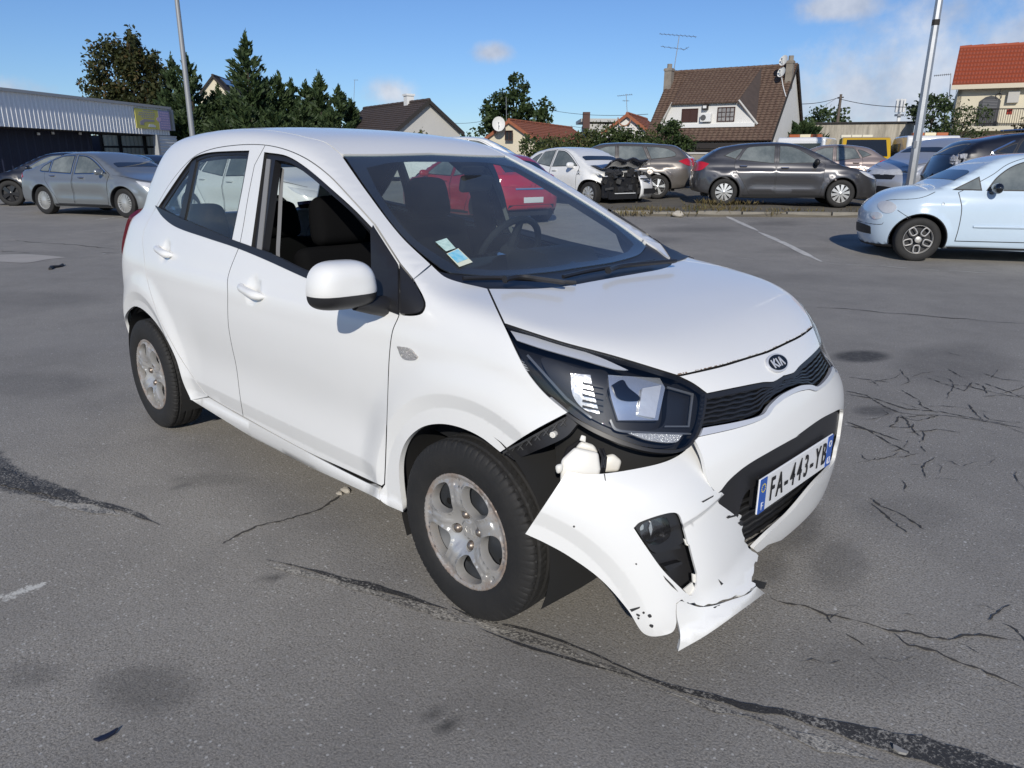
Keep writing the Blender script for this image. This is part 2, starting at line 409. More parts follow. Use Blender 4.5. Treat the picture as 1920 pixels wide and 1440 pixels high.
def glass(name,tint=(.75,.82,.82),rough=.0,refl=1.0,base=.07,veil=0.):
    """window glass: tinted see-through plus Fresnel reflection"""
    m=bpy.data.materials.new(name); m.use_nodes=True; nt=m.node_tree; N=nt.nodes; L=nt.links; N.clear()
    out=N.new('ShaderNodeOutputMaterial'); t=N.new('ShaderNodeBsdfTransparent'); t.inputs[0].default_value=(*tint,1)
    g=N.new('ShaderNodeBsdfGlossy'); g.inputs['Roughness'].default_value=rough; g.inputs[0].default_value=(refl,refl,refl,1)
    lw=N.new('ShaderNodeLayerWeight'); lw.inputs[0].default_value=.5
    pw=N.new('ShaderNodeMath'); pw.operation='POWER'; L.new(lw.outputs['Facing'],pw.inputs[0]); pw.inputs[1].default_value=5.
    f=N.new('ShaderNodeMath'); f.operation='MULTIPLY_ADD'; L.new(pw.outputs[0],f.inputs[0]); f.inputs[1].default_value=.90; f.inputs[2].default_value=base
    mx=N.new('ShaderNodeMixShader'); L.new(f.outputs[0],mx.inputs[0]); L.new(t.outputs[0],mx.inputs[1]); L.new(g.outputs[0],mx.inputs[2]); L.new(mx.outputs[0],out.inputs[0])
    if veil:  # painted haze: grey diffuse veil mixed in to mute the blue reflection
        df=N.new('ShaderNodeBsdfDiffuse'); df.inputs[0].default_value=(.55,.56,.54,1); tc=N.new('ShaderNodeTexCoord'); nz=N.new('ShaderNodeTexNoise'); nz.inputs['Scale'].default_value=2.5; nz.inputs['Detail'].default_value=8; L.new(tc.outputs['Object'],nz.inputs['Vector'])
        mr=N.new('ShaderNodeMapRange'); mr.inputs['From Min'].default_value=.3; mr.inputs['From Max'].default_value=.75; mr.inputs['To Min'].default_value=veil*.6; mr.inputs['To Max'].default_value=veil*1.5; L.new(nz.outputs['Fac'],mr.inputs['Value'])
        m2=N.new('ShaderNodeMixShader'); L.new(mr.outputs[0],m2.inputs[0]); L.new(mx.outputs[0],m2.inputs[1]); L.new(df.outputs[0],m2.inputs[2]); L.new(m2.outputs[0],out.inputs[0])
    MATS[name]=m; return m
# ================================================================== the ground
CH=np.array([-.6945,.7195,0.]); CL=np.array([.7195,.6945,0.])     # "away" and "right" as seen from the photographer
def ground_z(x,y):
    x=np.asarray(x,float); y=np.asarray(y,float)
    d=(x-CO[0])*CH[0]+(y-CO[1])*CH[1]; l=(x-CO[0])*CL[0]+(y-CO[1])*CL[1]
    e=np.clip(d-9.5,0,40); return .024*e*ss(0,3,e)*ss(-8,-.5,l)*np.clip(1-(e-8)/60,.4,1)
VERGE=16.75
def verge_z(x,y): return ground_z(x,y)+.10
def gpt(px,z=0.):
    p=onplane(px,2,z)
    for _ in range(8): p=onplane(px,2,float(ground_z(p[0],p[1])))
    return p
def gpts(L): return np.array([gpt(p[:2]) for p in L])
TAR=[ # wet or tarred seams: photo points with half width in photo pixels
 [(-60,862,20),(0,893,15),(60,914,13),(130,930,10),(190,944,5),(235,957,3),(300,985,2)],
 [(500,1051,1.5),(540,1060,2.5),(600,1076,5),(660,1094,6.5),(720,1110,8),(780,1126,7.5),(840,1142,5)],
 [(845,1143,4),(900,1164,4),(983,1182,5),(1050,1204,5),(1117,1232,4),(1183,1260,6),(1250,1286,10),(1317,1308,13),(1400,1330,15),(1461,1346,20),(1582,1378,27),(1702,1408,32),(1823,1432,34),(1960,1460,34)],[(900,1180,2),(983,1212,3),(1050,1232,4),(1117,1252,4),(1183,1270,5)]]
BLOTS=[(838,1356,28,15,.8),(815,1344,20,11,.6),(515,1083,15,9,.7),(500,1081,10,7,.4),(270,1290,115,55,.38),(60,1262,70,28,.3),(1480,985,70,60,.42),(1570,1060,60,60,.32),(1440,1060,40,40,.35),(1790,680,125,50,.30),(1615,668,60,13,.85),(1640,770,45,11,.55),  # beside the bumper these hold painted occlusion as well as stains
 (340,912,16,6,.5),(335,895,10,4,.4),(400,900,80,14,.25),(700,780,120,40,.12),(1300,430,90,7,.4),(1450,420,60,5,.4),(1500,520,90,8,.25),(1250,450,60,6,.3),(1700,960,120,40,.18),(1650,1250,160,70,.2),(900,1330,120,40,.12),(60,560,160,18,.2),(80,720,120,30,.2),(1330,560,100,14,.2),(1500,470,80,5,.3),(1620,450,70,4,.3)]
LIGHTS=[(1602,1040,12,30,.5),(960,1280,16,14,.4),(900,1440,80,40,.2),(420,985,60,14,.35),(860,1170,70,16,.35),(60,640,200,30,.18),(1100,1400,120,50,.15),(300,1150,220,60,.12),(1750,1120,120,60,.2),(980,1130,40,20,.2)]
PAINT=[[(-40,1136,10),(0,1124,12),(40,1109,10),(70,1100,9),(96,1090,4)],[(338,884,1.5),(352,880,3),(366,876,1.5)]]
def make_ground():
    m=bpy.data.materials.new('asphalt'); m.use_nodes=True; nt=m.node_tree; N=nt.nodes; L=nt.links; b=N['Principled BSDF']; b.inputs['Roughness'].default_value=.82; b.inputs['Specular IOR Level'].default_value=.35
    tc=N.new('ShaderNodeTexCoord')
    def noise(sc,det=4,ro=.6,dist=0.,out='Fac'):
        n=N.new('ShaderNodeTexNoise'); n.inputs['Scale'].default_value=sc; n.inputs['Detail'].default_value=det; n.inputs['Roughness'].default_value=ro; n.inputs['Distortion'].default_value=dist; L.new(tc.outputs['Object'],n.inputs['Vector']); return n.outputs[out]
    def mr(v,a,b_,c=0.,d=1.,smooth=False):
        n=N.new('ShaderNodeMapRange'); n.inputs['From Min'].default_value=a; n.inputs['From Max'].default_value=b_; n.inputs['To Min'].default_value=c; n.inputs['To Max'].default_value=d
        if smooth: n.interpolation_type='SMOOTHSTEP'
        L.new(v,n.inputs['Value']); return n.outputs[0]
    def mth(op,a,b_=None):
        n=N.new('ShaderNodeMath'); n.operation=op
        for i,v in enumerate((a,b_)):
            if v is None: continue
            if isinstance(v,(int,float)): n.inputs[i].default_value=v
            else: L.new(v,n.inputs[i])
        return n.outputs[0]
    def mix(f,a,b_,mode='MIX'):
        n=N.new('ShaderNodeMix'); n.data_type='RGBA'; n.blend_type=mode
        for i,v in ((0,f),(6,a),(7,b_)):
            if isinstance(v,(int,float)): n.inputs[i].default_value=v
            elif isinstance(v,tuple): n.inputs[i].default_value=(*v,1)
            else: L.new(v,n.inputs[i])
        return n.outputs[2]
    def attr(nm):
        n=N.new('ShaderNodeAttribute'); n.attribute_name=nm; return n.outputs['Fac']
    stone=noise(150,3,.7); stone2=noise(52,5,.78); big=noise(.55,6,.6,.4); mid=noise(3.2,6,.65,.3)
    col=mix(mr(stone,.36,.66),(.128,.119,.105),(.44,.408,.355))
    col=mix(mr(stone2,.42,.70,0,.8),col,(.36,.345,.32))
    col=mix(mr(big,.38,.66,0,.42),col,(.165,.156,.142)); col=mix(mr(mid,.45,.75,0,.30),col,(.135,.129,.12))
    # pale chippings
    v=N.new('ShaderNodeTexVoronoi'); v.inputs['Scale'].default_value=75; L.new(tc.outputs['Object'],v.inputs['Vector'])
    sepc=N.new('ShaderNodeSeparateColor'); L.new(v.outputs['Color'],sepc.inputs[0])
    chip=mth('MULTIPLY',mth('GREATER_THAN',sepc.outputs[0],.88),mr(v.outputs['Distance'],.22,.34,1,0))
    col=mix(mth('MULTIPLY',chip,.75),col,(.50,.49,.46))
    v2=N.new('ShaderNodeTexVoronoi'); v2.inputs['Scale'].default_value=14; L.new(tc.outputs['Object'],v2.inputs['Vector'])
    sc2=N.new('ShaderNodeSeparateColor'); L.new(v2.outputs['Color'],sc2.inputs[0])
    chip2=mth('MULTIPLY',mth('GREATER_THAN',sc2.outputs[1],.90),mr(v2.outputs['Distance'],.06,.09,1,0))
    col=mix(mth('MULTIPLY',chip2,.85),col,(.60,.59,.56))
    col=mix(mth('MULTIPLY',attr('pale'),.8),col,(.33,.315,.29))
    edge=noise(24,5,.7); 
    # soft stains, and painted occlusion beside the torn bumper
    st=mth('MULTIPLY',attr('stain_shade'),mr(edge,.25,.7,.65,1.25)); n=N.new('ShaderNodeMath'); n.operation='MINIMUM'; L.new(st,n.inputs[0]); n.inputs[1].default_value=.9
    col=mix(n.outputs[0],col,(.042,.041,.040))
    # tar: ragged border from noise, pale grit lying in it
    e2=noise(19,7,.74)
    tf=mr(mth('ADD',attr('tar'),mth('MULTIPLY',mth('SUBTRACT',e2,.5),.80)),.42,.58,0,1,True)
    grit=noise(120,3,.7); tcol=mix(mr(grit,.44,.66,0,.9),(.030,.029,.028),(.34,.32,.285)); 
    core=mth('MULTIPLY',mr(attr('wet'),.5,.8,0,.85),mr(noise(9,4,.6),.40,.62,0,1)); tcol=mix(core,tcol,(.022,.022,.022))
    col=mix(tf,col,tcol)
    halo=mr(attr('tar'),.10,.40,0,.5); 
    pf=mr(mth('ADD',attr('paint'),mth('MULTIPLY',mth('SUBTRACT',noise(34,6,.8),.5),1.6)),.45,.58,0,1,True)
    col=mix(mth('MULTIPLY',pf,.9),col,(.62,.61,.56))
    L.new(col,b.inputs['Base Color'])
    hgt=mth('ADD',mth('MULTIPLY',stone,.6),mth('MULTIPLY',stone2,.5)); bp=N.new('ShaderNodeBump'); bp.inputs['Strength'].default_value=.75; bp.inputs['Distance'].default_value=.006; L.new(hgt,bp.inputs['Height']); L.new(bp.outputs[0],b.inputs['Normal'])
    L.new(mr(tf,0,1,.85,.62),b.inputs['Roughness'])
    def grid(l0,l1,d0,d1,step):
        nl=int(round((l1-l0)/step))+1; nd=int(round((d1-d0)/step))+1
        LL,DD=np.meshgrid(np.linspace(l0,l1,nl),np.linspace(d0,d1,nd))
        P=np.array([CO[0],CO[1],0])+LL[...,None]*CL+DD[...,None]*CH; P[...,2]=ground_z(P[...,0],P[...,1])
        i=np.arange(nd*nl).reshape(nd,nl); F=np.stack([i[:-1,:-1],i[:-1,1:],i[1:,1:],i[1:,:-1]],-1).reshape(-1,4)
        return P.reshape(-1,3),F
    parts=[grid(-5.2,6.4,.4,8.4,.04)]
    # coarse rings butted round the fine patch
    for a in ((-5.2,6.4,8.4,20.4,.4),(-25.2,-5.2,.4,20.4,.4),(6.4,26.4,.4,20.4,.4),(-25.2,26.4,-11.6,.4,.8),(-25.2,26.4,20.4,60.4,.8)): parts.append(grid(*a))
    V=[];F=[];o=0
    for p,f in parts: V.append(p);F.append(f+o);o+=len(p)
    V=np.concatenate(V);F=np.concatenate(F)
    # far apron to the horizon
    far=[]
    for (l0,l1,d0,d1) in ((-900,-25.2,-300,1500),(26.4,900,-300,1500),(-25.2,26.4,60.4,1500),(-25.2,26.4,-300,-11.6)):
        k=len(V); q=[np.array([CO[0],CO[1],0])+l*CL+d*CH for l,d in ((l0,d0),(l1,d0),(l1,d1),(l0,d1))]; V=np.concatenate([V,np.array(q)]); F=np.concatenate([F,np.array([[k,k+1,k+2,k+3]])])
    g=fast_mesh('ground',V,F,m); tag(g,kind='structure')
    g.data.polygons.foreach_set('use_smooth',[True]*len(g.data.polygons))
    XY=V[:,:2]
    # features are given in photo pixels; distances are measured on the ground, in pixel-like units scaled by range
    a={k:np.zeros(len(V)) for k in ('tar','stain_shade','pale','paint','wet')}
    def lines(key,polys):
        for pl in polys:
            if key=='wet': pl=[p for p in pl if p[2]>=13]
            for (x1,y1,w1),(x2,y2,w2) in zip(pl[:-1],pl[1:]):
                A,B=gpt((x1,y1))[:2],gpt((x2,y2))[:2]
                ra=np.linalg.norm(gpt((x1,y1+w1))[:2]-gpt((x1,y1-w1))[:2])/2; rb=np.linalg.norm(gpt((x2,y2+w2))[:2]-gpt((x2,y2-w2))[:2])/2
                ab=B-A; t=np.clip(((XY-A)@ab)/(ab@ab),0,1); d=np.linalg.norm(XY-A-t[:,None]*ab,axis=1); r=ra+(rb-ra)*t
                a[key]=np.maximum(a[key],np.clip(1-.5*d/np.maximum(r,.012),0,1))
    lines('tar',[[(x,y,w*.8) for x,y,w in TAR[0][:4]]]); lines('paint',PAINT); a['paint']*=.66
    for key,LST in (('stain_shade',BLOTS),('pale',LIGHTS)):
        for (x,y,rx,ry,am) in LST:
            c=gpt((x,y))[:2]; ex=gpt((x+rx,y))[:2]-c; ey=gpt((x,y+ry))[:2]-c
            Mi=np.linalg.inv(np.stack([ex,ey],1)); q=(XY-c)@Mi.T; r=np.linalg.norm(q,axis=1)
            a[key]=np.maximum(a[key],am*(1-ss(.55,1.15,r)))
    for k,v in a.items():
        at=g.data.attributes.new(k,'FLOAT','POINT'); at.data.foreach_set('value',v.astype(np.float32))
    # cracks, joints: narrow ragged ribbons just above the asphalt
    ck=mat('crack_dirt',(.058,.053,.047),rough=.95)
    def ribbon(name,pts,w,m,jag=.4,lift=.004,step=.03):
        P=gpts(pts); Q=[]
        for p,q in zip(P[:-1],P[1:]):
            n=max(1,int(np.linalg.norm(q-p)/step)); Q+=[p+(q-p)*i/n for i in range(n)]
        Q.append(P[-1]); Q=np.array(Q); n=len(Q); T=np.gradient(Q,axis=0); T/=np.maximum(np.linalg.norm(T,axis=1,keepdims=True),1e-9); S=np.stack([-T[:,1],T[:,0],T[:,2]*0],1)
        Q=Q+S*(RNG.normal(0,step*.16,n)*(jag>.3))[:,None]
        ww=w*(1+jag*RNG.uniform(-1,1,n))/2; end=np.minimum(1,np.minimum(np.arange(n),np.arange(n)[::-1])/4+.25) if jag else np.ones(n); ww=ww*end
        A=Q+S*ww[:,None]; B=Q-S*ww[:,None]; A[:,2]=ground_z(A[:,0],A[:,1])+lift; B[:,2]=ground_z(B[:,0],B[:,1])+lift
        return MB().sheet([[tuple(x),tuple(y)] for x,y in zip(A,B)]).build(name,m,g)
    tm=bpy.data.materials.new('tar_grit'); tm.use_nodes=True; nt=tm.node_tree; b2=nt.nodes['Principled BSDF']; b2.inputs['Roughness'].default_value=.7
    def gritty(nt,b2,dark,pale,lo,hi,sc):
        tc=nt.nodes.new('ShaderNodeTexCoord'); n1=nt.nodes.new('ShaderNodeTexNoise'); n1.inputs['Scale'].default_value=sc; n1.inputs['Detail'].default_value=3; n1.inputs['Roughness'].default_value=.7; n2=nt.nodes.new('ShaderNodeTexNoise'); n2.inputs['Scale'].default_value=5.; n2.inputs['Detail'].default_value=5
        for n_ in (n1,n2): nt.links.new(tc.outputs['Object'],n_.inputs['Vector'])
        ad=nt.nodes.new('ShaderNodeMath'); ad.operation='MULTIPLY_ADD'; nt.links.new(n2.outputs['Fac'],ad.inputs[0]); ad.inputs[1].default_value=.55; nt.links.new(n1.outputs['Fac'],ad.inputs[2])
        mr_=nt.nodes.new('ShaderNodeMapRange'); mr_.inputs['From Min'].default_value=lo; mr_.inputs['From Max'].default_value=hi; nt.links.new(ad.outputs[0],mr_.inputs['Value'])
        mx=nt.nodes.new('ShaderNodeMix'); mx.data_type='RGBA'; nt.links.new(mr_.outputs[0],mx.inputs[0]); mx.inputs[6].default_value=(*dark,1); mx.inputs[7].default_value=(*pale,1); nt.links.new(mx.outputs[2],b2.inputs['Base Color'])
        bp=nt.nodes.new('ShaderNodeBump'); bp.inputs['Strength'].default_value=.8; bp.inputs['Distance'].default_value=.006; nt.links.new(n1.outputs['Fac'],bp.inputs['Height']); nt.links.new(bp.outputs[0],b2.inputs['Normal'])
    gritty(nt,b2,(.040,.038,.036),(.36,.34,.30),.80,.98,115)
    gm2=bpy.data.materials.new('pale_grit'); gm2.use_nodes=True; gritty(gm2.node_tree,gm2.node_tree.nodes['Principled BSDF'],(.10,.094,.085),(.46,.43,.37),.66,.92,110)
    def fract(n,amp,sc0=14):
        x=np.arange(n); r=np.zeros(n)
        for o_ in range(5):
            k=max(2,int(n/(sc0/2**o_))+2); r+=np.interp(x,np.linspace(0,n,k),RNG.normal(size=k))*.62**o_
        return r*amp
    def seam(name,pts,m,rag=.32,step=.012,lift=.004):
        C=curve([p[:2] for p in pts],6,False); W=np.interp(np.arange(len(C)),np.linspace(0,len(C)-1,len(pts)),[p[2] for p in pts])
        P=gpts(C); U=np.array([np.linalg.norm((gpt((x,y+w))-gpt((x,y-w)))[:2])/2 for (x,y),w in zip(C,W)])
        L=np.r_[0,np.cumsum(np.linalg.norm(np.diff(P,axis=0),axis=1))]; n=int(L[-1]/step); t=np.linspace(0,L[-1],n); Q=np.stack([np.interp(t,L,P[:,i]) for i in range(3)],1); w=np.interp(t,L,U)*.62
        T=np.gradient(Q,axis=0); T/=np.maximum(np.linalg.norm(T,axis=1,keepdims=True),1e-9); S=np.stack([-T[:,1],T[:,0],T[:,2]*0],1)
        tap=np.clip(np.minimum(np.arange(n),np.arange(n)[::-1])/10,.15,1); Q=Q+S*(fract(n,.35,40)*w)[:,None]
        wa=np.maximum(w*tap*(1+fract(n,rag)),.0015); wb=np.maximum(w*tap*(1+fract(n,rag)),.0015); A=Q+S*wa[:,None]; B=Q-S*wb[:,None]
        for X in (A,B): X[:,2]=ground_z(X[:,0],X[:,1])+lift
        return MB().sheet([[tuple(x),tuple(y)] for x,y in zip(A,B)]).build(name,m,g)
    for i,pl in enumerate(TAR):
        seam('tar_seam',pl,tm,.30)
    seam('grit_seam',[(850,1150,4),(905,1173,7),(983,1198,11),(1050,1219,12),(1117,1243,9),(1183,1266,8),(1250,1292,6)],gm2,.4,lift=.003)
    for pl in ([(500,1058,3),(600,1086,6),(700,1118,8),(800,1147,9),(880,1172,8)],[(1250,1300,8),(1330,1325,10),(1420,1352,10),(1540,1392,12),(1650,1425,12)],[(60,935,6),(150,950,8),(230,965,6)]): seam('grit_seam',pl,gm2,.6,lift=.003)
    CR_=[[(415,1022),(450,1002),(490,985),(540,975),(600,957),(645,925)],
     [(1446,1122),(1473,1134),(1509,1137),(1551,1155),(1600,1163),(1666,1184),(1702,1186),(1742,1196),(1778,1201),(1805,1193),(1841,1193),(1914,1204)],[(1675,1189),(1705,1213),(1757,1222),(1787,1240),(1853,1264),(1920,1293)],[(1799,1207),(1835,1225)],[(1892,1135),(1870,1152),(1853,1165)],[(1880,1170),(1905,1183),(1925,1205)],[(1548,1155),(1560,1170)],[(1588,1190),(1620,1212)],
     [(1587,792),(1620,803),(1658,826),(1711,853)],[(1587,798),(1632,808),(1690,828)],[(1587,734),(1624,742),(1658,763),(1685,774),(1722,779),(1764,779),(1803,784),(1869,795),(1920,804)],[(1587,740),(1640,748),(1700,768),(1760,772),(1830,786),(1890,797)],[(1764,779),(1720,790),(1685,782),(1679,795),(1669,801),(1706,803),(1700,790),(1688,778)],[(1711,795),(1711,805),(1724,819)],[(1727,837),(1735,848)],[(1753,858),(1740,866),(1727,877),(1737,898)],[(1706,872),(1727,873)],
     [(1722,750),(1729,763),(1760,776)],[(1737,708),(1764,718),(1809,734),(1822,718),(1843,724),(1851,739)],[(1814,758),(1832,779),(1843,790)],[(1777,692),(1800,706),(1812,708)],[(1843,718),(1890,735),(1925,750)],[(1592,708),(1632,713),(1669,718)],[(1632,713),(1647,724)],[(1690,732),(1722,750)],[(1764,720),(1810,724),(1860,736),(1920,748)],[(1840,700),(1880,712),(1920,716)],[(1632,935),(1650,950),(1690,965),(1735,995)],[(1635,945),(1670,975),(1700,1000)],[(1770,660),(1805,669)],[(1700,812),(1760,806),(1800,812)]]
    for c in CR_: ribbon('crack',c,.0075,ck,.85,step=.017)
    c0=[]; # finer crazing in the worn area at right
    for k in range(34):
        x,y=RNG.uniform(1595,1915),RNG.uniform(690,905); an=RNG.choice([0.1,.35,1.2,-.5])+RNG.normal()*.25; pts=[(x,y)]
        for j in range(int(RNG.uniform(2,5))): L_=RNG.uniform(14,34); x+=L_*math.cos(an); y+=L_*math.sin(an)*.42; an+=RNG.normal()*.55; pts.append((x,y))
        ribbon('hairline_crack',pts,.0042,ck,.9,step=.02)
    for k in range(10):
        x,y=RNG.uniform(1480,1900),RNG.uniform(1120,1300); an=RNG.normal()*.5+.3; pts=[(x,y)]
        for j in range(int(RNG.uniform(2,4))): L_=RNG.uniform(14,34); x+=L_*math.cos(an); y+=L_*math.sin(an)*.5; an+=RNG.normal()*.5; pts.append((x,y))
        ribbon('hairline_crack',pts,.003,ck,.9,step=.02)
    for c in ([(1532,576),(1632,584),(1698,589),(1814,600),(1925,608)],[(28,450),(52,454),(125,458),(223,468)],[(188,473),(223,476)],[(1300,570),(1420,566)],[(-20,470),(60,474)]): ribbon('crack',c,.016,ck,.6,step=.10)
    pw=mat('road_paint',(.62,.60,.55),rough=.8,var=.7,vscale=7,vcol=(.26,.25,.235)); 
    ribbon('painted_line',[(1358,404),(1421,433)],.11,pw,.12,step=.2); ribbon('painted_line',[(1422,435),(1480,461),(1541,491)],.11,pw,.2,step=.2)
    for c in ([(1545,493),(1575,496)],[(1590,497),(1640,498)],[(1650,499),(1700,503)],[(1720,505),(1760,507)],[(1780,508),(1850,512)],[(1380,484),(1410,487)],[(115,394),(165,386)],[(178,413),(238,404)],[(122,441),(134,441)],[(160,433),(186,432)],[(193,436),(212,436)],[(195,477),(204,475)],[(38,398),(48,397)],[(1300,410),(1340,408)],[(218,434),(228,433)]): ribbon('paint_remnant',c,.06,pw,.5,step=.12)
    cp=mat('pale_concrete',(.42,.39,.35),rough=.9,var=.5,vscale=3,vcol=(.30,.28,.25))
    P=gpts(curve([(-30,478),(0,478),(47,477),(94,480),(124,483,1),(88,487),(52,493),(0,491),(-30,489)],12)); P[:,2]+=.004
    o=fast_poly('concrete_patch',P,cp,g)
    pg=mat('asphalt_patch',(.098,.097,.098),rough=.85,var=.5,vscale=40,vcol=(.16,.158,.155),bump=.5,bscale=140)
    return g
def fast_mesh(name,V,F,m,parent=None,smooth=False):
    V=np.asarray(V,np.float32); F=np.asarray(F,np.int32); k=F.shape[1]
    me=bpy.data.meshes.new(name); me.vertices.add(len(V)); me.vertices.foreach_set('co',V.ravel()); me.loops.add(F.size); me.loops.foreach_set('vertex_index',F.ravel())
    me.polygons.add(len(F)); me.polygons.foreach_set('loop_start',np.arange(0,F.size,k,dtype=np.int32)); me.polygons.foreach_set('loop_total',np.full(len(F),k,np.int32))
    me.update(calc_edges=True); me.materials.append(m)
    o=bpy.data.objects.new(name,me); COL.objects.link(o); o.parent=parent
    if smooth: me.polygons.foreach_set('use_smooth',[True]*len(F))
    return o
def fast_poly(name,P,m,parent=None):
    return mesh_obj(name,P,[tuple(range(len(P)))],m,parent,smooth=False)
# ================================================================== foliage
def leaf_mat(name,c1,c2,c3=None):
    m=bpy.data.materials.new(name); m.use_nodes=True; nt=m.node_tree; N=nt.nodes; L=nt.links; b=N['Principled BSDF']; b.inputs['Roughness'].default_value=.55; b.inputs['Specular IOR Level'].default_value=.3
    g=N.new('ShaderNodeNewGeometry'); cr=N.new('ShaderNodeValToRGB'); cr.color_ramp.elements[0].color=(*c1,1); cr.color_ramp.elements[1].color=(*c2,1)
    if c3: e=cr.color_ramp.elements.new(.86); e.color=(*c2,1); cr.color_ramp.elements[-1].color=(*c3,1)
    L.new(g.outputs['Random Per Island'],cr.inputs[0]); L.new(cr.outputs[0],b.inputs['Base Color'])
    t=N.new('ShaderNodeBsdfTranslucent'); L.new(cr.outputs[0],t.inputs[0]); mx=N.new('ShaderNodeMixShader'); mx.inputs[0].default_value=.25
    L.new(b.outputs[0],mx.inputs[1]); L.new(t.outputs[0],mx.inputs[2]); L.new(mx.outputs[0],N['Material Output'].inputs[0]); MATS[name]=m; return m
def leaves(C,size,up=.0,aspect=1.6,axis=None):
    """leaf quads at points C; axis gives each leaf a preferred direction"""
    n=len(C); a=RNG.normal(size=(n,3)) if axis is None else axis+RNG.normal(size=(n,3))*.35
    a/=np.linalg.norm(a,axis=1,keepdims=True); b=RNG.normal(size=(n,3)); b[:,2]+=up; b=np.cross(a,b); b/=np.linalg.norm(b,axis=1,keepdims=True)
    s=(size*RNG.uniform(.55,1.3,n))[:,None]; l=a*s*aspect/2; w=b*s/2
    V=np.stack([C-l,C+w*.9,C+l,C-w*.9],1).reshape(-1,3); return V,np.arange(4*n).reshape(n,4)
def blob(c,r,n,hollow=.55,clumps=40,cs=.28):
    """points gathered in clumps over an ellipsoid, denser near its skin"""
    c=np.array(c);r=np.array(r)
    u=RNG.normal(size=(clumps,3)); u/=np.linalg.norm(u,axis=1,keepdims=True); q=u*RNG.uniform(hollow,1,(clumps,1))
    k=RNG.integers(0,clumps,n); p=q[k]+np.clip(RNG.normal(size=(n,3)),-1.5,1.5)*cs*RNG.uniform(.4,1.1,(clumps,1))[k]
    return c+p*r
def broadleaf(name,label,base,top,blobs,n,size,m,group=None,trunk=.2,cat='tree',clumps=34,bark=None,cs=.26):
    """blobs: (dx right, dz up, rx, rz) in metres about the trunk foot"""
    root=empty(name,base,0,label,cat,group); bark=bark or MATS['bark']
    C=[];tot=sum(b[2]*b[3] for b in blobs); tb=MB()
    for dx,dz,rx,rz in blobs:
        c=CL*dx+np.array([0,0,dz]); C.append(blob(c,(rx,rx,rz),int(n*rx*rz/tot),clumps=clumps,cs=cs))
        k=np.array([0,0,max(dz-rz*1.2,top*.12)]); tb.tube([k*.6,(k+c)/2+RNG.normal(size=3)*.12,c+np.array([0,0,rz*.3])],[trunk*.55,trunk*.35,trunk*.12],6)
        for _ in range(3):
            e=c+np.clip(RNG.normal(size=3),-1.2,1.2)*np.array([rx,rx,rz])*.5; tb.tube([(k+c)/2,(k+c)/4+e/2,e],[trunk*.3,trunk*.2,trunk*.06],5)
    tb.tube([(0,0,-.2),(.05,0,top*.25),(0,.05,top*.55)],[trunk,trunk*.8,trunk*.4],8); tb.build('trunk',bark,root,smooth=True)
    V,F=leaves(np.concatenate(C),size); fast_mesh('crown',V,F,m,root); return root
def conifer(name,label,base,h,r,m,n,size=.16,group=None,lean=0.,droop=.15,rough=1.,low=.02,power=.8):
    root=empty(name,base,0,label,'tree',group)
    MB().tube([(0,0,-.2),(lean*.5,0,h*.5),(lean,0,h*.97)],[r*.09,r*.06,.02],6).build('trunk',MATS['bark'],root,smooth=True)
    nb=int(60*rough)+36; P=[];A=[]; tb=MB()
    for i in range(nb):
        t=low+(1-low)*((i+RNG.random())/nb); z=h*t; a=RNG.uniform(0,2*math.pi); L=r*(1-t)**power*RNG.uniform(.55,1.15)+.12
        d=np.array([math.cos(a),math.sin(a),0]); k=max(6,int(n/nb*L/(r*.55)))
        s=RNG.random(k)**.7; pos=np.array([lean*t,0,z])+d*(L*s)[:,None]+np.array([0,0,1])*((.55*s**1.6-droop*s)*L)[:,None]+RNG.normal(size=(k,3))*(.10*L*(1-.6*s)+.03)[:,None]
        P.append(pos); A.append(np.tile(d*.75+np.array([0,0,.75]),(k,1)))
    k=int(n*.05); P.append(np.array([lean,0,h])+RNG.normal(size=(k,3))*np.array([.05,.05,h*.045])-np.array([0,0,h*.05])); A.append(np.tile([0,0,1.],(k,1)))
    V,F=leaves(np.concatenate(P),size,aspect=2.6,axis=np.concatenate(A)); fast_mesh('crown',V,F,m,root); return root
# ================================================================== buildings
def onvplane(px,P0,d):
    """where the sight line of a photo point meets the vertical plane through P0 along horizontal d"""
    n=np.array([-d[1],d[0],0.]); r=rays([px])[0]; return CO+r*(((np.asarray(P0)-CO)@n)/(r@n))
def onplane3(px,A,B,C):
    n=np.cross(B-A,C-A); r=rays([px])[0]; return CO+r*(((A-CO)@n)/(r@n))
def hdir(a,b):
    d=np.array(b,float)-np.array(a,float); d[2]=0; return d/np.linalg.norm(d)
def quad(mb,a,b,c,d,t=0.,mi=0):
    """quad a,b,c,d with thickness t behind it (away from its normal)"""
    a,b,c,d=[np.array(q,float) for q in (a,b,c,d)]; n=np.cross(b-a,d-a); n/=np.linalg.norm(n)
    V=[a,b,c,d]+[q-n*t for q in (a,b,c,d)]
    return mb.add(V,[(0,1,2,3),(7,6,5,4),(0,4,5,1),(1,5,6,2),(2,6,7,3),(3,7,4,0)],mi)
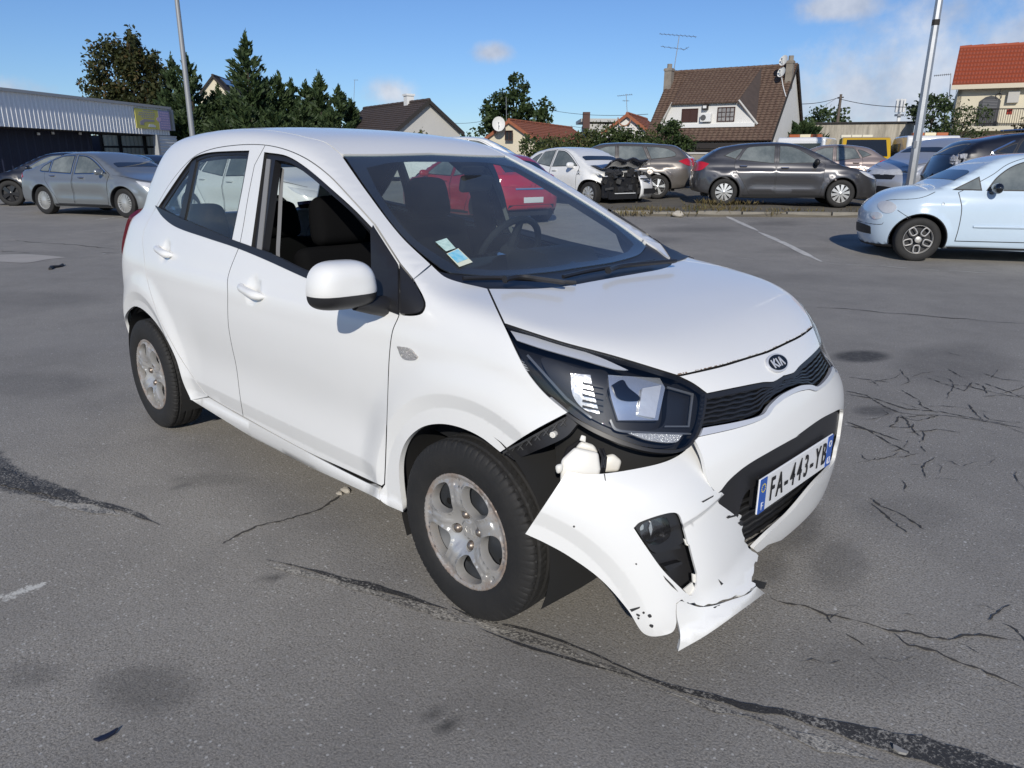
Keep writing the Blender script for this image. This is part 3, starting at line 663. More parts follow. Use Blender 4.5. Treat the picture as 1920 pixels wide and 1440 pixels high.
def courses(mb,a,b,c,d,rows,lip=.03,wave=0,amp=.02):
    """roof slope a-b (eave, left to right) up to d-c (ridge): overlapping tile courses, optionally rolled"""
    a,b,c,d=[np.array(q,float) for q in (a,b,c,d)]; n=np.cross(b-a,d-a); n/=np.linalg.norm(n)
    if n[2]<0: n=-n
    k=max(1,wave)
    for i in range(rows):
        t0,t1=i/rows,(i+1.12)/rows; t1=min(t1,1.)
        L0,R0=a+(d-a)*t0,b+(c-b)*t0; L1,R1=a+(d-a)*t1,b+(c-b)*t1
        rowb=[];rowt=[];rowu=[]
        for j in range(k*2+1 if wave else 2):
            s=j/(k*2) if wave else j; h=lip+(amp*(1 if j%2 else -1) if wave else 0)
            rowb.append(L0+(R0-L0)*s+n*h); rowt.append(L1+(R1-L1)*s+n*(.004+(amp*(1 if j%2 else -1) if wave else 0)*.8)); rowu.append(L0+(R0-L0)*s-n*.03)
        mb.sheet([rowu,rowb,rowt])
    return mb
def window(root,o,u,z,w,h,fm,gm_,depth=.06,bars=1,name='window'):
    """window centred at o on a wall; u along the wall, z up"""
    u=np.array(u,float); zz=np.array([0,0,1.]); n=np.cross(u,zz); 
    if n@(CO-o)<0: n=-n
    f=MB()
    for s in (-1,1):
        for (c,a,b_) in ((o+u*s*w/2,.05,h),(o+zz*s*h/2,w+.05,.05)): 
            quad(f,c-u*a/2-zz*b_/2+n*.05,c+u*a/2-zz*b_/2+n*.05,c+u*a/2+zz*b_/2+n*.05,c-u*a/2+zz*b_/2+n*.05,.12)
    for k in range(bars): 
        c=o+u*w*((k+1)/(bars+1)-.5); quad(f,c-u*.025-zz*h/2+n*.04,c+u*.025-zz*h/2+n*.04,c+u*.025+zz*h/2+n*.04,c-u*.025+zz*h/2+n*.04,.05)
    fr=f.build(name,fm,root); g=MB(); quad(g,o-u*w/2-zz*h/2+n*.015,o+u*w/2-zz*h/2+n*.015,o+u*w/2+zz*h/2+n*.015,o-u*w/2+zz*h/2+n*.015,.01); g.build('pane',gm_,fr); return fr
def rel(P,o): return [np.array(p,float)-o for p in P]
def roof_mat(name,c1,c2,sc=9):
    return mat(name,c1,rough=.85,var=.85,vscale=sc,vcol=c2,bump=.3,bscale=30)
def settle(root):
    inv=Matrix.Translation(root.location).inverted()
    for c in kids(root): c.matrix_parent_inverse=inv
Z3=np.array([0,0,1.])
def base_of(p): return (float(p[0]),float(p[1]),float(ground_z(p[0],p[1])))
def dish(root_name,label,pt,r,face,group=None,mount=None):
    o=empty(root_name,tuple(pt),0,label,'satellite dish',group); f=np.array(face,float); f/=np.linalg.norm(f); d,e1,e2=basis(f)
    rows=[]
    for k in range(5):
        rr=r*k/4; rows.append([tuple(e1*rr*math.cos(t)+e2*rr*1.12*math.sin(t)+f*(.25*rr*rr/r)) for t in np.linspace(0,2*math.pi,21)])
    MB().sheet(rows).build('reflector',MATS['dish_white'],o,smooth=True,fix=False)
    MB().tube([tuple(-e2*r),tuple(f*r*.9)],.018,5).box(tuple(f*r*.9),(.07,.07,.07)).build('feed_arm',MATS['grey_metal'],o)
    MB().tube([(0,0,0)]+[tuple(np.array(q)-np.array(pt)) for q in (mount or [])],.025,6).build('mount',MATS['grey_metal'],o)
    return o
def antenna(name,label,foot,top,booms):
    o=empty(name,tuple(foot),0,label,'tv antenna'); f=np.array(foot)
    MB().tube([(0,0,0),tuple(np.array(top)-f)],.022,6).build('mast',MATS['grey_metal'],o)
    for (a,b,n,l) in booms:
        a=np.array(a)-f;b=np.array(b)-f; m=MB().tube([tuple(a),tuple(b)],.014,5); d=hdir(a,b); s=np.array([-d[1],d[0],0])
        for i in range(n):
            c=a+(b-a)*(i+.5)/n; ll=l*(.6+.4*i/n); m.tube([tuple(c-s*ll+Z3*.04),tuple(c+s*ll-Z3*.04)],.010,4)
        m.build('boom',MATS['grey_metal'],o)
    return o
def make_setting():
    mat('bark',(.06,.048,.038),rough=.9,var=.5,vscale=8); mat('grey_metal',(.30,.31,.32),rough=.45,metal=.7); mat('dish_white',(.66,.66,.63),rough=.5)
    tile_br=roof_mat('brown_roof_tiles',(.105,.062,.045),(.19,.135,.095),6); tile_dk=roof_mat('dark_roof_tiles',(.055,.042,.038),(.085,.062,.052),3); tile_or=roof_mat('orange_roof_tiles',(.33,.105,.048),(.20,.085,.05),3); tile_rd=mat('red_roof_tiles',(.36,.085,.040),rough=.8,var=.5,vscale=8,vcol=(.26,.065,.035),bump=.2,bscale=40)
    cream=mat('cream_render',(.66,.60,.46),rough=.9,var=.35,vscale=.8,vcol=(.52,.47,.36)); wht=mat('white_render',(.70,.69,.66),rough=.9,var=.25,vscale=1.2,vcol=(.52,.51,.48)); gry=mat('grey_render',(.50,.49,.46),rough=.9,var=.3,vscale=.6,vcol=(.38,.37,.35))
    brw=mat('brown_painted_wood',(.055,.022,.016),rough=.6); dkg=mat('dark_pane',(.03,.035,.04),rough=.06,spec=.8); woodd=mat('dark_timber',(.028,.024,.022),rough=.8); whp=mat('white_frame',(.75,.75,.73),rough=.5)
    conc=bpy.data.materials.new('streaked_concrete'); conc.use_nodes=True; nt=conc.node_tree; N=nt.nodes; L=nt.links; b=N['Principled BSDF']; b.inputs['Roughness'].default_value=.92
    tc=N.new('ShaderNodeTexCoord'); mp=N.new('ShaderNodeMapping'); mp.inputs['Scale'].default_value=(1.6,1.6,.22); L.new(tc.outputs['Object'],mp.inputs[0]); n=N.new('ShaderNodeTexNoise'); n.inputs['Scale'].default_value=2.2; n.inputs['Detail'].default_value=9; n.inputs['Roughness'].default_value=.7; L.new(mp.outputs[0],n.inputs['Vector'])
    cr=N.new('ShaderNodeValToRGB'); cr.color_ramp.elements[0].position=.32; cr.color_ramp.elements[0].color=(.25,.23,.19,1); cr.color_ramp.elements[1].position=.66; cr.color_ramp.elements[1].color=(.52,.48,.40,1); L.new(n.outputs['Fac'],cr.inputs[0]); L.new(cr.outputs[0],b.inputs['Base Color']); MATS['conc']=conc
    # ---------------------------------------------------------- mansard-like house with the long dormer
    Rl,Rr=atdepth((1258,138),46),atdepth((1495,122),42); Rl[2]=Rr[2]; rd=hdir(Rl,Rr); n=np.array([rd[1],-rd[0],0.]); 
    if n@(CO-Rr)<0: n=-n
    Er=onvplane((1447,263),Rr,n); El=Er+(Rl-Rr); Br=Rr-(Er-Rr)*np.array([1,1,0])+(Er-Rr)*np.array([0,0,1]); Br=onvplane((1503,226),Rr,n); s=(Er[2]-Rr[2])/(Br[2]-Rr[2]); Bo=Rr+(Br-Rr)*s; Bl=Bo+(Rl-Rr)
    h=empty('house',base_of((Er+El)/2),0,'tall house with steep brown tiled roof, long white dormer and two satellite dishes','house')
    gz=Er[2]-2.35
    for P0,sg in ((Rr,-1),(Rl,1)):
        w=MB()
        o=P0+rd*sg*.10; e=o+(Er-Rr)-n*.25; bk=o+(Bo-Rr)*.97; 
        f=[e+Z3*(gz-e[2]),bk+Z3*(gz-bk[2]),bk-Z3*.02,o-Z3*.12,e-Z3*.02]; w.add(f,[(0,1,2,3,4)]); w.add([q-rd*sg*-.2 for q in f],[(0,1,2,3,4)]); bm_=w.build('gable_wall',wht,h)

    fw=MB(); a=El-n*.9; b=Er-n*.9; quad(fw,a+Z3*(gz-a[2]),b+Z3*(gz-b[2]),b,a,.2); fw.build('front_wall',gry,h)
    roof=MB(); courses(roof,El,Er,Rr,Rl,30,lip=.05,wave=26,amp=.022); roof.build('roof',tile_br,h)
    rb=MB(); courses(rb,Bo,Bl,Rl,Rr,14,lip=.05); rb.build('roof',tile_br,h)
    rc=MB(); 
    for k in range(22): q=Rl+(Rr-Rl)*(k+.5)/22; L_=np.linalg.norm(Rr-Rl)/22; rc.tube([tuple(q-rd*L_*.5),tuple(q+rd*L_*.54)],[.11,.13],7)
    rc.build('ridge_tile',tile_br,h)
    vg=MB(); quad(vg,Er+rd*.04-Z3*.18,Rr+rd*.04-Z3*.20,Rr+rd*.04+Z3*.06,Er+rd*.04+Z3*.06,.05); quad(vg,Bo+rd*.04-Z3*.18,Rr+rd*.04-Z3*.2,Rr+rd*.04+Z3*.06,Bo+rd*.04+Z3*.06,.05); vg.build('verge_board',woodd,h)
    Sl,Sr=onplane3((1243,236),Rr,Rl,Er),onplane3((1416,234),Rr,Rl,Er); Sl[2]=Sr[2]=(Sl[2]+Sr[2])/2; Sl=Sr+rd*((Sl-Sr)@rd)
    Tl,Tr=onvplane((1262,193),Sr,rd),onvplane((1386,188),Sr,rd); Tl[2]=Tr[2]=(Tl[2]+Tr[2])/2
    Kl,Kr=onvplane((1293,137),Rr,rd),onvplane((1429,130),Rr,rd); Kl[2]=Kr[2]=Rr[2]+.03
    off=n*.05
    dw=MB(); dw.add([Sl+off,Sr+off,Tr+off,Tl+off],[(0,1,2,3)]); dw.build('dormer_wall',wht,h)
    dr=MB(); ov=n*.28-Z3*.10; courses(dr,Tl+ov,Tr+ov,Kr,Kl,16,lip=.05,wave=18,amp=.022); dr.build('dormer_roof',tile_br,h)
    MB().add([Tr+ov,Sr+off+rd*.05,Kr],[(0,1,2)]).build('dormer_cheek',tile_dk,h); MB().add([Tl+ov,Sl+off-rd*.05,Kl],[(0,1,2)]).build('dormer_cheek',tile_dk,h)
    
    for a,b in ((Tr+off*2,Sr+off*2+rd*.15),(Tl+off*2,Sl+off*2-rd*.15)): MB().tube([tuple(a),tuple(b)],.07,5).build('barge_board',gry,h)
    sl=MB(); quad(sl,Sl+n*.2-Z3*.12,Sr+n*.2-Z3*.12,Sr+n*.2+Z3*.08,Sl+n*.2+Z3*.08,.25); sl.build('dormer_sill',whp,h)
    def onD(px): return onvplane(px,Sr+off,rd)
    a,b=onD((1280,205)),onD((1307,228)); sh=MB(); c=(a+b)/2; W=abs((b-a)@rd); H=abs(a[2]-b[2])
    window(h,c,rd,0,W,H,brw,brw,bars=1)
    a,b=onD((1347,202)),onD((1376,227)); c=(a+b)/2; W=abs((b-a)@rd); H=abs(a[2]-b[2])
    wf=window(h,c,rd,0,W,H,brw,mat('curtain_pane',(.35,.34,.33),rough=.2,var=.6,vscale=5,vcol=(.06,.06,.07)),bars=1)
    mb=MB(); 
    for k in (-1,1):
        cc=c+rd*W*.25*k; quad(mb,cc-rd*.012-Z3*H/2+n*.06,cc+rd*.012-Z3*H/2+n*.06,cc+rd*.012+Z3*H/2+n*.06,cc-rd*.012+Z3*H/2+n*.06,.02); 
        for q in (-.17,.17): quad(mb,cc-rd*W*.2+Z3*(q*H-.012)+n*.06,cc+rd*W*.2+Z3*(q*H-.012)+n*.06,cc+rd*W*.2+Z3*(q*H+.012)+n*.06,cc-rd*W*.2+Z3*(q*H+.012)+n*.06,.02)
    mb.build('glazing_bar',brw,wf)
    a,b=onD((1317,214)),onD((1335,228)); c=(a+b)/2+n*.18; ac=empty('air_conditioner',tuple(c-n*.18-Z3*.22),0,'white air conditioning unit on the dormer wall between the windows','air conditioner')
    Rm=np.stack([rd,n,Z3],1); o=MB().box(c,(abs((b-a)@rd),.30,.46),Rm).build('casing',whp,ac); bevel(o,.02)
    MB().tube([tuple(c-rd*.12+n*.14),tuple(c-rd*.12+n*.17)],.16,16).build('fan_grille',mat('fan_dark',(.10,.10,.10)),ac); settle(ac)
    a=onD((1324,201)); lm=empty('wall_lamp',tuple(a),0,'black lamp fixed above the air conditioner on the dormer','lamp'); MB().box(a+n*.12,(.30,.22,.30),Rm).build('lamp_body',woodd,lm); MB().box(a+n*.25,(.2,.04,.14),Rm).build('lamp_glass',whp,lm); settle(lm)
    for (pt,pb,wd,lab) in (((1254,128),(1252,164),14,''),((1484,113),(1478,152),12,'')):
        P=onplane3(pb,Rr,Rl,Er); T=onvplane(pt,P,rd); hw=wd/1380*((P-CO)@CF)/2; c=MB(); hh=T[2]-P[2]
        c.box(P+Z3*(hh/2-.2)-n*.1,(hw*2,hw*2,hh+.4),Rm); c.box(P+Z3*(hh-.1)-n*.1,(hw*2.3,hw*2.3,.12),Rm); c.tube([tuple(P+Z3*hh-n*.1),tuple(P+Z3*(hh+.25)-n*.1)],.15,8); c.build('chimney',mat('chimney_render',(.27,.24,.20),rough=.9,var=.6,vscale=3,vcol=(.14,.12,.10)) if 'chimney_render' not in MATS else MATS['chimney_render'],h)
    # veranda under the eave
    v=MB(); a=El+n*.2+rd*2.2-Z3*.12; b=Er+n*.2-Z3*.12; quad(v,a-Z3*.30,b-Z3*.30,b,a,.25)
    for k in range(6): q=a+(b-a)*k/5; v.box(q-Z3*.30-n*.12+Z3*(gz-q[2])/2+0*Z3,(.16,.16,q[2]-gz),Rm)
    v.build('veranda_beam',woodd,h)
    v=MB(); 
    for t0,t1 in ((.12,.26),(.46,.60),(.80,.88)): p=a+(b-a)*t0-n*.8; q=a+(b-a)*t1-n*.8; quad(v,p-Z3*1.05,q-Z3*1.05,q-Z3*.55,p-Z3*.55,.03)
    v.build('veranda_panel',whp,h); v=MB(); quad(v,a-n*.9-Z3*2.3,b-n*.9-Z3*2.3,b-n*.9,a-n*.9,.05); v.build('veranda_back',woodd,h)
    settle(h)
    for px,r_,lab in (((1470,114),8.5,'upper satellite dish of the pair on the right chimney'),((1466,136),8,'lower satellite dish beneath another on the right chimney')):
        P=onplane3((1479,150),Rr,Rl,Er); q=onvplane(px,P+n*.5,rd); dish('satellite_dish',lab,q,r_/1380*((q-CO)@CF)*1.05,n*.9+rd*-.35+Z3*.35,'satellite dishes on the chimney',[q-n*.5+Z3*-.1])
    P=onplane3((1478,152),Rr,Rl,Er); cb=MB(); pts=[onplane3(p,Rr,Rl,Er)+n*.06+Z3*.03 for p in ((1466,146),(1468,160),(1471,172),(1474,182))]; cb.tube([tuple(p) for p in pts],.025,5); tag(cb.build('cable',whp),'white cable running down the brown roof from the dishes','cable')
    f=onvplane((1263,135),Rl,rd)+n*0; t=onvplane((1273.5,68),Rl,rd); antenna('tv_antenna','tall tv antenna with two long booms on the brown roof',f,t,[(onvplane((1236,63.5),Rl,rd),onvplane((1306,69),Rl,rd),9,.28),(onvplane((1239,87),Rl,rd),onvplane((1285,93),Rl,rd),4,.35),(onvplane((1283,93),Rl,rd),onvplane((1292,88),Rl,rd),1,.2)])
    # ---------------------------------------------------------- gabled houses further away
    def gable_house(name,label,apex,wa,far,wf_,el,er,wall,tile,rows,gzd,cat='house',rowlip=.04,dark_verge=True,bargemat=None):
        A=atdepth(apex,wa); B=atdepth(far,wf_); B[2]=A[2]; rd=hdir(B,A); nn=np.array([rd[1],-rd[0],0.])
        L_=onvplane(el,A,nn); R_=onvplane(er,A,nn)
        # equal slopes on both sides
        sL=(A[2]-L_[2])/np.linalg.norm((L_-A)[:2]); sR=(A[2]-R_[2])/np.linalg.norm((R_-A)[:2]); sl=(sL+sR)/2
        L_[2]=A[2]-sl*np.linalg.norm((L_-A)[:2]); R_[2]=A[2]-sl*np.linalg.norm((R_-A)[:2])
        h=empty(name,base_of((L_+R_)/2),0,label,cat); D=B-A; gz=min(L_[2],R_[2])-gzd
        i=-rd*.25; k=.94
        g=[A+(L_-A)*k,A+(R_-A)*k]; 
        wl=MB(); P=[g[0]*[1,1,0]+Z3*gz,g[1]*[1,1,0]+Z3*gz,g[1]-Z3*.1,A-Z3*.12,g[0]-Z3*.1]; V=[p+i for p in P]+[p+D-i for p in P]
        wl.add(V,[(0,1,2,3,4),(9,8,7,6,5),(0,5,6,1),(1,6,7,2),(4,9,5,0)]); wl.build('wall',wall,h)
        for E_ in (L_,R_):
            r=MB(); courses(r,E_,E_+D,B,A,rows,lip=rowlip); r.build('roof',tile,h)
            vb=MB(); quad(vb,E_+rd*.03-Z3*.22,A+rd*.03-Z3*.22,A+rd*.03+Z3*.05,E_+rd*.03+Z3*.05,.06); vb.build('verge_board',bargemat or woodd,h)
        rc=MB(); m_=14
        for q in range(m_): p=A+D*(q+.5)/m_; rc.tube([tuple(p-D/m_*.5+Z3*.02),tuple(p+D/m_*.54+Z3*.02)],[.13,.11],6)
        rc.build('ridge_tile',tile,h)
        return h,A,B,rd,nn
    h,A,B,rd,nn=gable_house('house','low house with dark brown roof and plain grey gable wall',(805,188),46,(682,194),54,(735,242),(870,256),gry,tile_dk,14,2.6)
    c=atdepth((767,194),48); f=onvplane((767,204),(A+B)/2,rd); Rm=np.stack([rd,nn,Z3],1); MB().box((f[0],f[1],A[2]-.15),(.5,.5,1.2),Rm).box((f[0],f[1],A[2]+.48),(.62,.62,.12),Rm).build('chimney',whp,h); settle(h)
    h,A,B,rd,nn=gable_house('house','small cream house with orange tiled roof and one dark window',(954,225),60,(1072,237),74,(905,256),(1007,269),cream,tile_or,10,2.4,bargemat=tile_or)
    if nn@(CO-A)<0: pass
    c=onvplane((955.5,254),A,nn)+rd*.05; window(h,c,nn/np.linalg.norm(nn),0,.62,.72,brw,dkg,bars=1); settle(h)
    q=onvplane((935,233),A+rd*.6,nn); dish('satellite_dish','white satellite dish left of the small cream house gable',q,.52,(CO-q)*[1,1,0]*.05+Z3*.6,None,[q-rd*.6+np.array([0,0,-.2])])
    f=onvplane((950,226),A,nn); antenna('tv_antenna','thin mast standing on the small orange roofed house',f-Z3*.3,onvplane((949,182),A,nn),[])
    h,A,B,rd,nn=gable_house('house','small white house with orange roof between bushes and brown roof',(1176,213),56,(1213,222),64,(1127,252),(1222,246),wht,tile_or,9,2.6,bargemat=tile_or)
    c=onvplane((1176,252),A,nn)+rd*.05; window(h,c,nn,0,.9,1.0,whp,gry,bars=2); settle(h)
    f=onvplane((1176,212),A,nn); t=onvplane((1174,176),A,nn); antenna('tv_antenna','tv antenna with one boom on the small white house',f,t,[(onvplane((1157,180),A,nn),onvplane((1186,177),A,nn),8,.22),(onvplane((1167,189),A,nn),onvplane((1180,189),A,nn),2,.3)])
    rg=MB(); c=onvplane((1171,220),A+rd*.12,nn); rg.tube([tuple(c+nn*.5*math.cos(t)+Z3*.62*math.sin(t)) for t in np.linspace(math.pi,2*math.pi,14)],.05,6); tag(rg.build('gable_hoop',mat('rusty_orange',(.35,.16,.09),rough=.7)),'round orange hoop hanging on the small white gable','ornament')
    h,A,B,rd,nn=gable_house('house','tall cream house with dark roof and skylight behind the conifers',(398,141),74,(470,146),88,(372,178),(423,166),cream,tile_dk,12,9)
    A2,B2=A,B
    sk=MB(); E=onvplane((423,166),A,nn); p=A+(E-A)*.62+(B-A)*.12; q=A+(E-A)*.62+(B-A)*.34; u=(A-E)/np.linalg.norm(A-E); nrm=np.cross(q-p,u); nrm/=np.linalg.norm(nrm); nrm=nrm if nrm[2]>0 else -nrm
    quad(sk,p+nrm*.12,q+nrm*.12,q+u*.9+nrm*.12,p+u*.9+nrm*.12,.15); sk.build('skylight',dkg,h); settle(h)
    # low grey building with a brick chimney
    A=atdepth((1112,225),82); bb=empty('grey_building',base_of(A),0,'low grey flat building with brick chimney behind the bushes','building'); Rm=np.stack([CL,CH,Z3],1)
    top=A[2]; MB().box((A[0],A[1],top/2-.2)+CL*1.2+CH*4,(3.6,7,top-.4),Rm).build('wall',gry,bb); MB().box((A[0],A[1],top)+CL*.9+CH*4,(4.4,7.4,.35),Rm).build('roof_slab',mat('pale_slab',(.42,.42,.40)),bb)
    P=atdepth((1099,230),81); MB().box((P[0],P[1],top-.1),(.75,.75,1.7),Rm).build('chimney',mat('dark_brick',(.10,.055,.045),rough=.9),bb); settle(bb)
    # ---------------------------------------------------------- concrete shed
    a,b=atdepth((1524,231),47),atdepth((1716,226),45); zt=(a[2]+b[2])/2; u=hdir(a,b); nn=np.array([-u[1],u[0],0.]); nn=nn if nn@CH>0 else -nn
    sh=empty('concrete_shed',base_of((a+b)/2),0,'long streaked beige concrete shed with dark roof edge','shed'); L_=np.linalg.norm((b-a)[:2]); a[2]=b[2]=zt
    c=onvplane((1746,242),b,nn); dep=max(6.,np.linalg.norm((c-b)[:2]))
    w=MB(); gz=zt-3.9; quad(w,a-Z3*3.9,b-Z3*3.9,b,a,.2); w.build('front_wall',conc,sh)
    bk=b+nn*dep; sd_=MB(); sd_.add([b-Z3*3.9+u*.003,bk-Z3*3.9+u*.003,bk-Z3*.9+u*.003,b+u*.003],[(0,1,2,3)]); sd_.build('side_wall',gry,sh)
    rf=MB(); quad(rf,a-u*.15-nn*.12,b+u*.1-nn*.12,bk+u*.1-Z3*.88,a-u*.15+nn*dep-Z3*.88,.09); rf.build('roof_edge',woodd,sh)
    st=MB(); p=onvplane((1520,241),a,u); st.box(p+nn*.2-Z3*1.6+u*.15,(.34,.5,3.2),np.stack([u,nn,Z3],1)); st.build('corner_pier',conc,sh); settle(sh)
    # ---------------------------------------------------------- house with the red roof, right edge
    a,b=atdepth((1784,162),39),atdepth((1975,158),37); b[2]=a[2]; u=hdir(a,b); nn=np.array([-u[1],u[0],0.]); nn=nn if nn@CH>0 else -nn
    r1=onvplane((1799,92),a+nn*3.2,u); r2=r1+u*((b-a)@u+1.); h=empty('house',base_of(a+u*3),0,'cream house with bright red tiled roof, arched shutter door and balcony','house')
    E0,E1=a-nn*.5,b-nn*.5+u*.6; nrow=9
    for k in range(nrow):
        c=MB(); t0,t1=k/nrow,min(1,(k+1.1)/nrow); sl=(r1-a); p=E0+(r1-E0)*t0; q=E1+(r2-E1)*t0; p2=E0+(r1-E0)*t1; q2=E1+(r2-E1)*t1; up=np.cross(q-p,p2-p); up/=np.linalg.norm(up); up=up if up[2]>0 else -up
        courses(c,p+up*.0,q+up*.0,q2,p2,1,lip=.11,wave=34,amp=.018); c.build('tile_course',tile_rd,h)
    rc=MB()
    for k in range(10): q=r1+(r2-r1)*(k+.5)/10; d=(r2-r1)/10; rc.tube([tuple(q-d*.5+Z3*.05),tuple(q+d*.55+Z3*.05)],[.12,.15],7)
    rc.build('ridge_tile',tile_rd,h)
    fs=MB(); quad(fs,E0-Z3*.2-nn*.03,E1-Z3*.2-nn*.03,E1+Z3*.02-nn*.03,E0+Z3*.02-nn*.03,.1); fs.build('gutter_board',mat('cream_board',(.62,.55,.42),rough=.6),h)
    w0=a+u*.35; w=MB(); quad(w,w0-Z3*7,b-Z3*7+u*.6,b+u*.6-Z3*.1,w0-Z3*.1,.25); w.build('front_wall',cream,h)
    w=MB(); quad(w,w0+nn*6.4-Z3*7,w0-Z3*7,w0-Z3*.1,w0+nn*6.4-Z3*.1,.2); w.add([w0-u*.001,w0+nn*6.4-u*.001,r1+u*.35-Z3*.1],[(0,1,2)]); w.build('side_wall',cream,h)
    da,db=onvplane((1839,180),a-nn*.02,u),onvplane((1867,240),a-nn*.02,u); W=(db-da)@u; H=da[2]-db[2]; dc=(da+db)/2; pts=[(-W/2,-H/2),(W/2,-H/2),(W/2,H/2-.25),(W/4,H/2-.06),(0,H/2),(-W/4,H/2-.06),(-W/2,H/2-.25)]
    dr=MB().prism(pts,0,.06,(dc-nn*.06,u,Z3,nn)).build('shutter_door',mat('dark_grey_shutter',(.045,.048,.055),rough=.6),h)
    sl=MB()
    for k in range(7): z=H/2-.22-k*.075; sl.box(dc-nn*.07+Z3*z,(W*.72,.02,.022),np.stack([u,nn,Z3],1))
    sl.build('louvre',mat('pale_louvre',(.22,.22,.23)),dr)
    ba,bb_=onvplane((1790,236),a-nn*1.2,u),onvplane((1975,236),a-nn*1.2,u); slab=MB(); quad(slab,ba-Z3*.25,bb_-Z3*.25,bb_,ba,1.2) if False else slab.box((ba+bb_)/2+nn*.6-Z3*.12,(np.linalg.norm(bb_-ba),1.25,.22),np.stack([u,nn,Z3],1)); slab.build('balcony_slab',cream,h)
    rl=MB(); zt=onvplane((1880,203),a-nn*1.2,u)[2]-ba[2]
    rl.tube([tuple(ba+Z3*zt),tuple(bb_+Z3*zt)],.03,6); rl.tube([tuple(ba+Z3*.12),tuple(bb_+Z3*.12)],.02,6); rl.build('handrail',woodd,h)
    m_=44; proto=None
    for k in range(m_):
        q=ba+(bb_-ba)*k/(m_-1)
        if proto is None: proto=MB().tube([(0,0,0),(0,0,zt)],.012,5).build('baluster',woodd,h,loc=tuple(q))
        else: d=proto.copy(); COL.objects.link(d); d.location=tuple(q)
    x=onvplane((1900,182),a-nn*.1,u); MB().box(x,(.5,.25,.55),np.stack([u,nn,Z3],1)).build('meter_box',gry,h)
    tr=MB(); x=onvplane((1872.5,181),a-nn*.08,u); tr.tube([tuple(x+u*.13*math.cos(t)+Z3*.15*math.sin(t)) for t in np.linspace(0,2*math.pi,16)],.018,5); tr.tube([tuple(x+Z3*.15),tuple(x+Z3*.55+u*.08)],.012,5); tr.build('cable_loop',woodd,h)
    settle(h)
    rr=mat('red_box',(.45,.05,.03),rough=.6); x=onvplane((1893,210),a-nn*1.0,u); tag(MB().box(x,(.22,.12,.24)).build('red_box',rr),'small red box on the balcony of the cream house','box')
    f=onvplane((1783,170),a,u); t=onvplane((1783,138),a,u); antenna('tv_antenna','thin tv antenna at the left end of the red roof',f-Z3*.5,t,[(onvplane((1751,142),a,u),onvplane((1784,139),a,u),9,.15)])
    # ---------------------------------------------------------- warehouse on the left
    a,b=atdepth((-70,165),31),atdepth((316,203),45); zt=(a[2]+b[2])/2; a[2]=b[2]=zt; u=hdir(a,b); nn=np.array([-u[1],u[0],0.]); nn=nn if nn@CH>0 else -nn
    wh=empty('warehouse',base_of((a+b)/2),0,'long warehouse with white corrugated band above navy cladding at left','warehouse'); L_=np.linalg.norm((b-a)[:2]); zb=zt-1.52
    wcl=bpy.data.materials.new('white_cladding'); wcl.use_nodes=True; nt=wcl.node_tree; N=nt.nodes; Lk=nt.links; bs=N['Principled BSDF']; bs.inputs['Roughness'].default_value=.5
    tc=N.new('ShaderNodeTexCoord'); mp=N.new('ShaderNodeMapping'); mp.inputs['Scale'].default_value=(2.6,2.6,.55); Lk.new(tc.outputs['Object'],mp.inputs[0]); nz=N.new('ShaderNodeTexNoise'); nz.inputs['Scale'].default_value=1.7; nz.inputs['Detail'].default_value=7; nz.inputs['Roughness'].default_value=.75; Lk.new(mp.outputs[0],nz.inputs['Vector'])
    cr=N.new('ShaderNodeValToRGB'); cr.color_ramp.elements[0].position=.665; cr.color_ramp.elements[0].color=(.84,.84,.83,1); cr.color_ramp.elements[1].position=.69; cr.color_ramp.elements[1].color=(.07,.06,.05,1); Lk.new(nz.outputs['Fac'],cr.inputs[0]); Lk.new(cr.outputs[0],bs.inputs['Base Color'])
    navy=mat('navy_cladding',(.012,.016,.040),rough=.55,var=.3,vscale=1.)
    def corr(name,p,q,z0,z1,pitch,dep,m,horiz=False):
        L=np.linalg.norm((q-p)[:2]); d=hdir(p,q); fn=-nn if abs(d@u)>.5 else -u
        mb=MB()
        if not horiz:
            k=int(L/pitch); lo=[];hi=[]
            for i in range(k):
                for (t,h) in ((0,0),(.62,0),(.72,dep),(.90,dep)): s=min((i+t)*pitch,L); c=p+d*s+fn*h; lo.append((c[0],c[1],z0)); hi.append((c[0],c[1],z1))
            mb.sheet([lo,hi])
        else:
            k=int((z1-z0)/pitch); rows=[]
            for i in range(k):
                for (t,h) in ((0,0),(.5,0),(.62,dep),(.88,dep)): z=z0+(i+t)*pitch; rows.append([tuple((p+fn*h)[:2])+(z,),tuple((q+fn*h)[:2])+(z,)])
            mb.sheet(rows)
        return mb.build(name,m,wh)
    corr('white_band',a,b,zb,zt,.27,.05,wcl)
    cp=MB(); cp.box((a+b)/2+nn*.1+Z3*.06,(L_+.1,.5,.14),np.stack([u,nn,Z3],1)); cp.build('roof_coping',mat('coping_grey',(.42,.42,.41),rough=.5),wh)
    so=MB(); quad(so,a+nn*.02+Z3*(zb-zt),b+nn*.02+Z3*(zb-zt),b+nn*3+Z3*(zb-zt+.02),a+nn*3+Z3*(zb-zt+.02),.05); so.build('soffit',woodd,wh)
    ri=nn*1.1; s1=((onvplane((172,260),a+ri,u)-a)@u)
    corr('navy_wall',a+ri,a+ri+u*s1,-.3,zb,.55,.04,navy)
    rs_=MB(); p=a+ri+u*s1; quad(rs_,p*[1,1,0]-Z3*.3,(p+nn*5)*[1,1,0]-Z3*.3,(p+nn*5)*[1,1,0]+Z3*zb,p*[1,1,0]+Z3*zb,.1); rs_.build('return_wall',navy,wh)
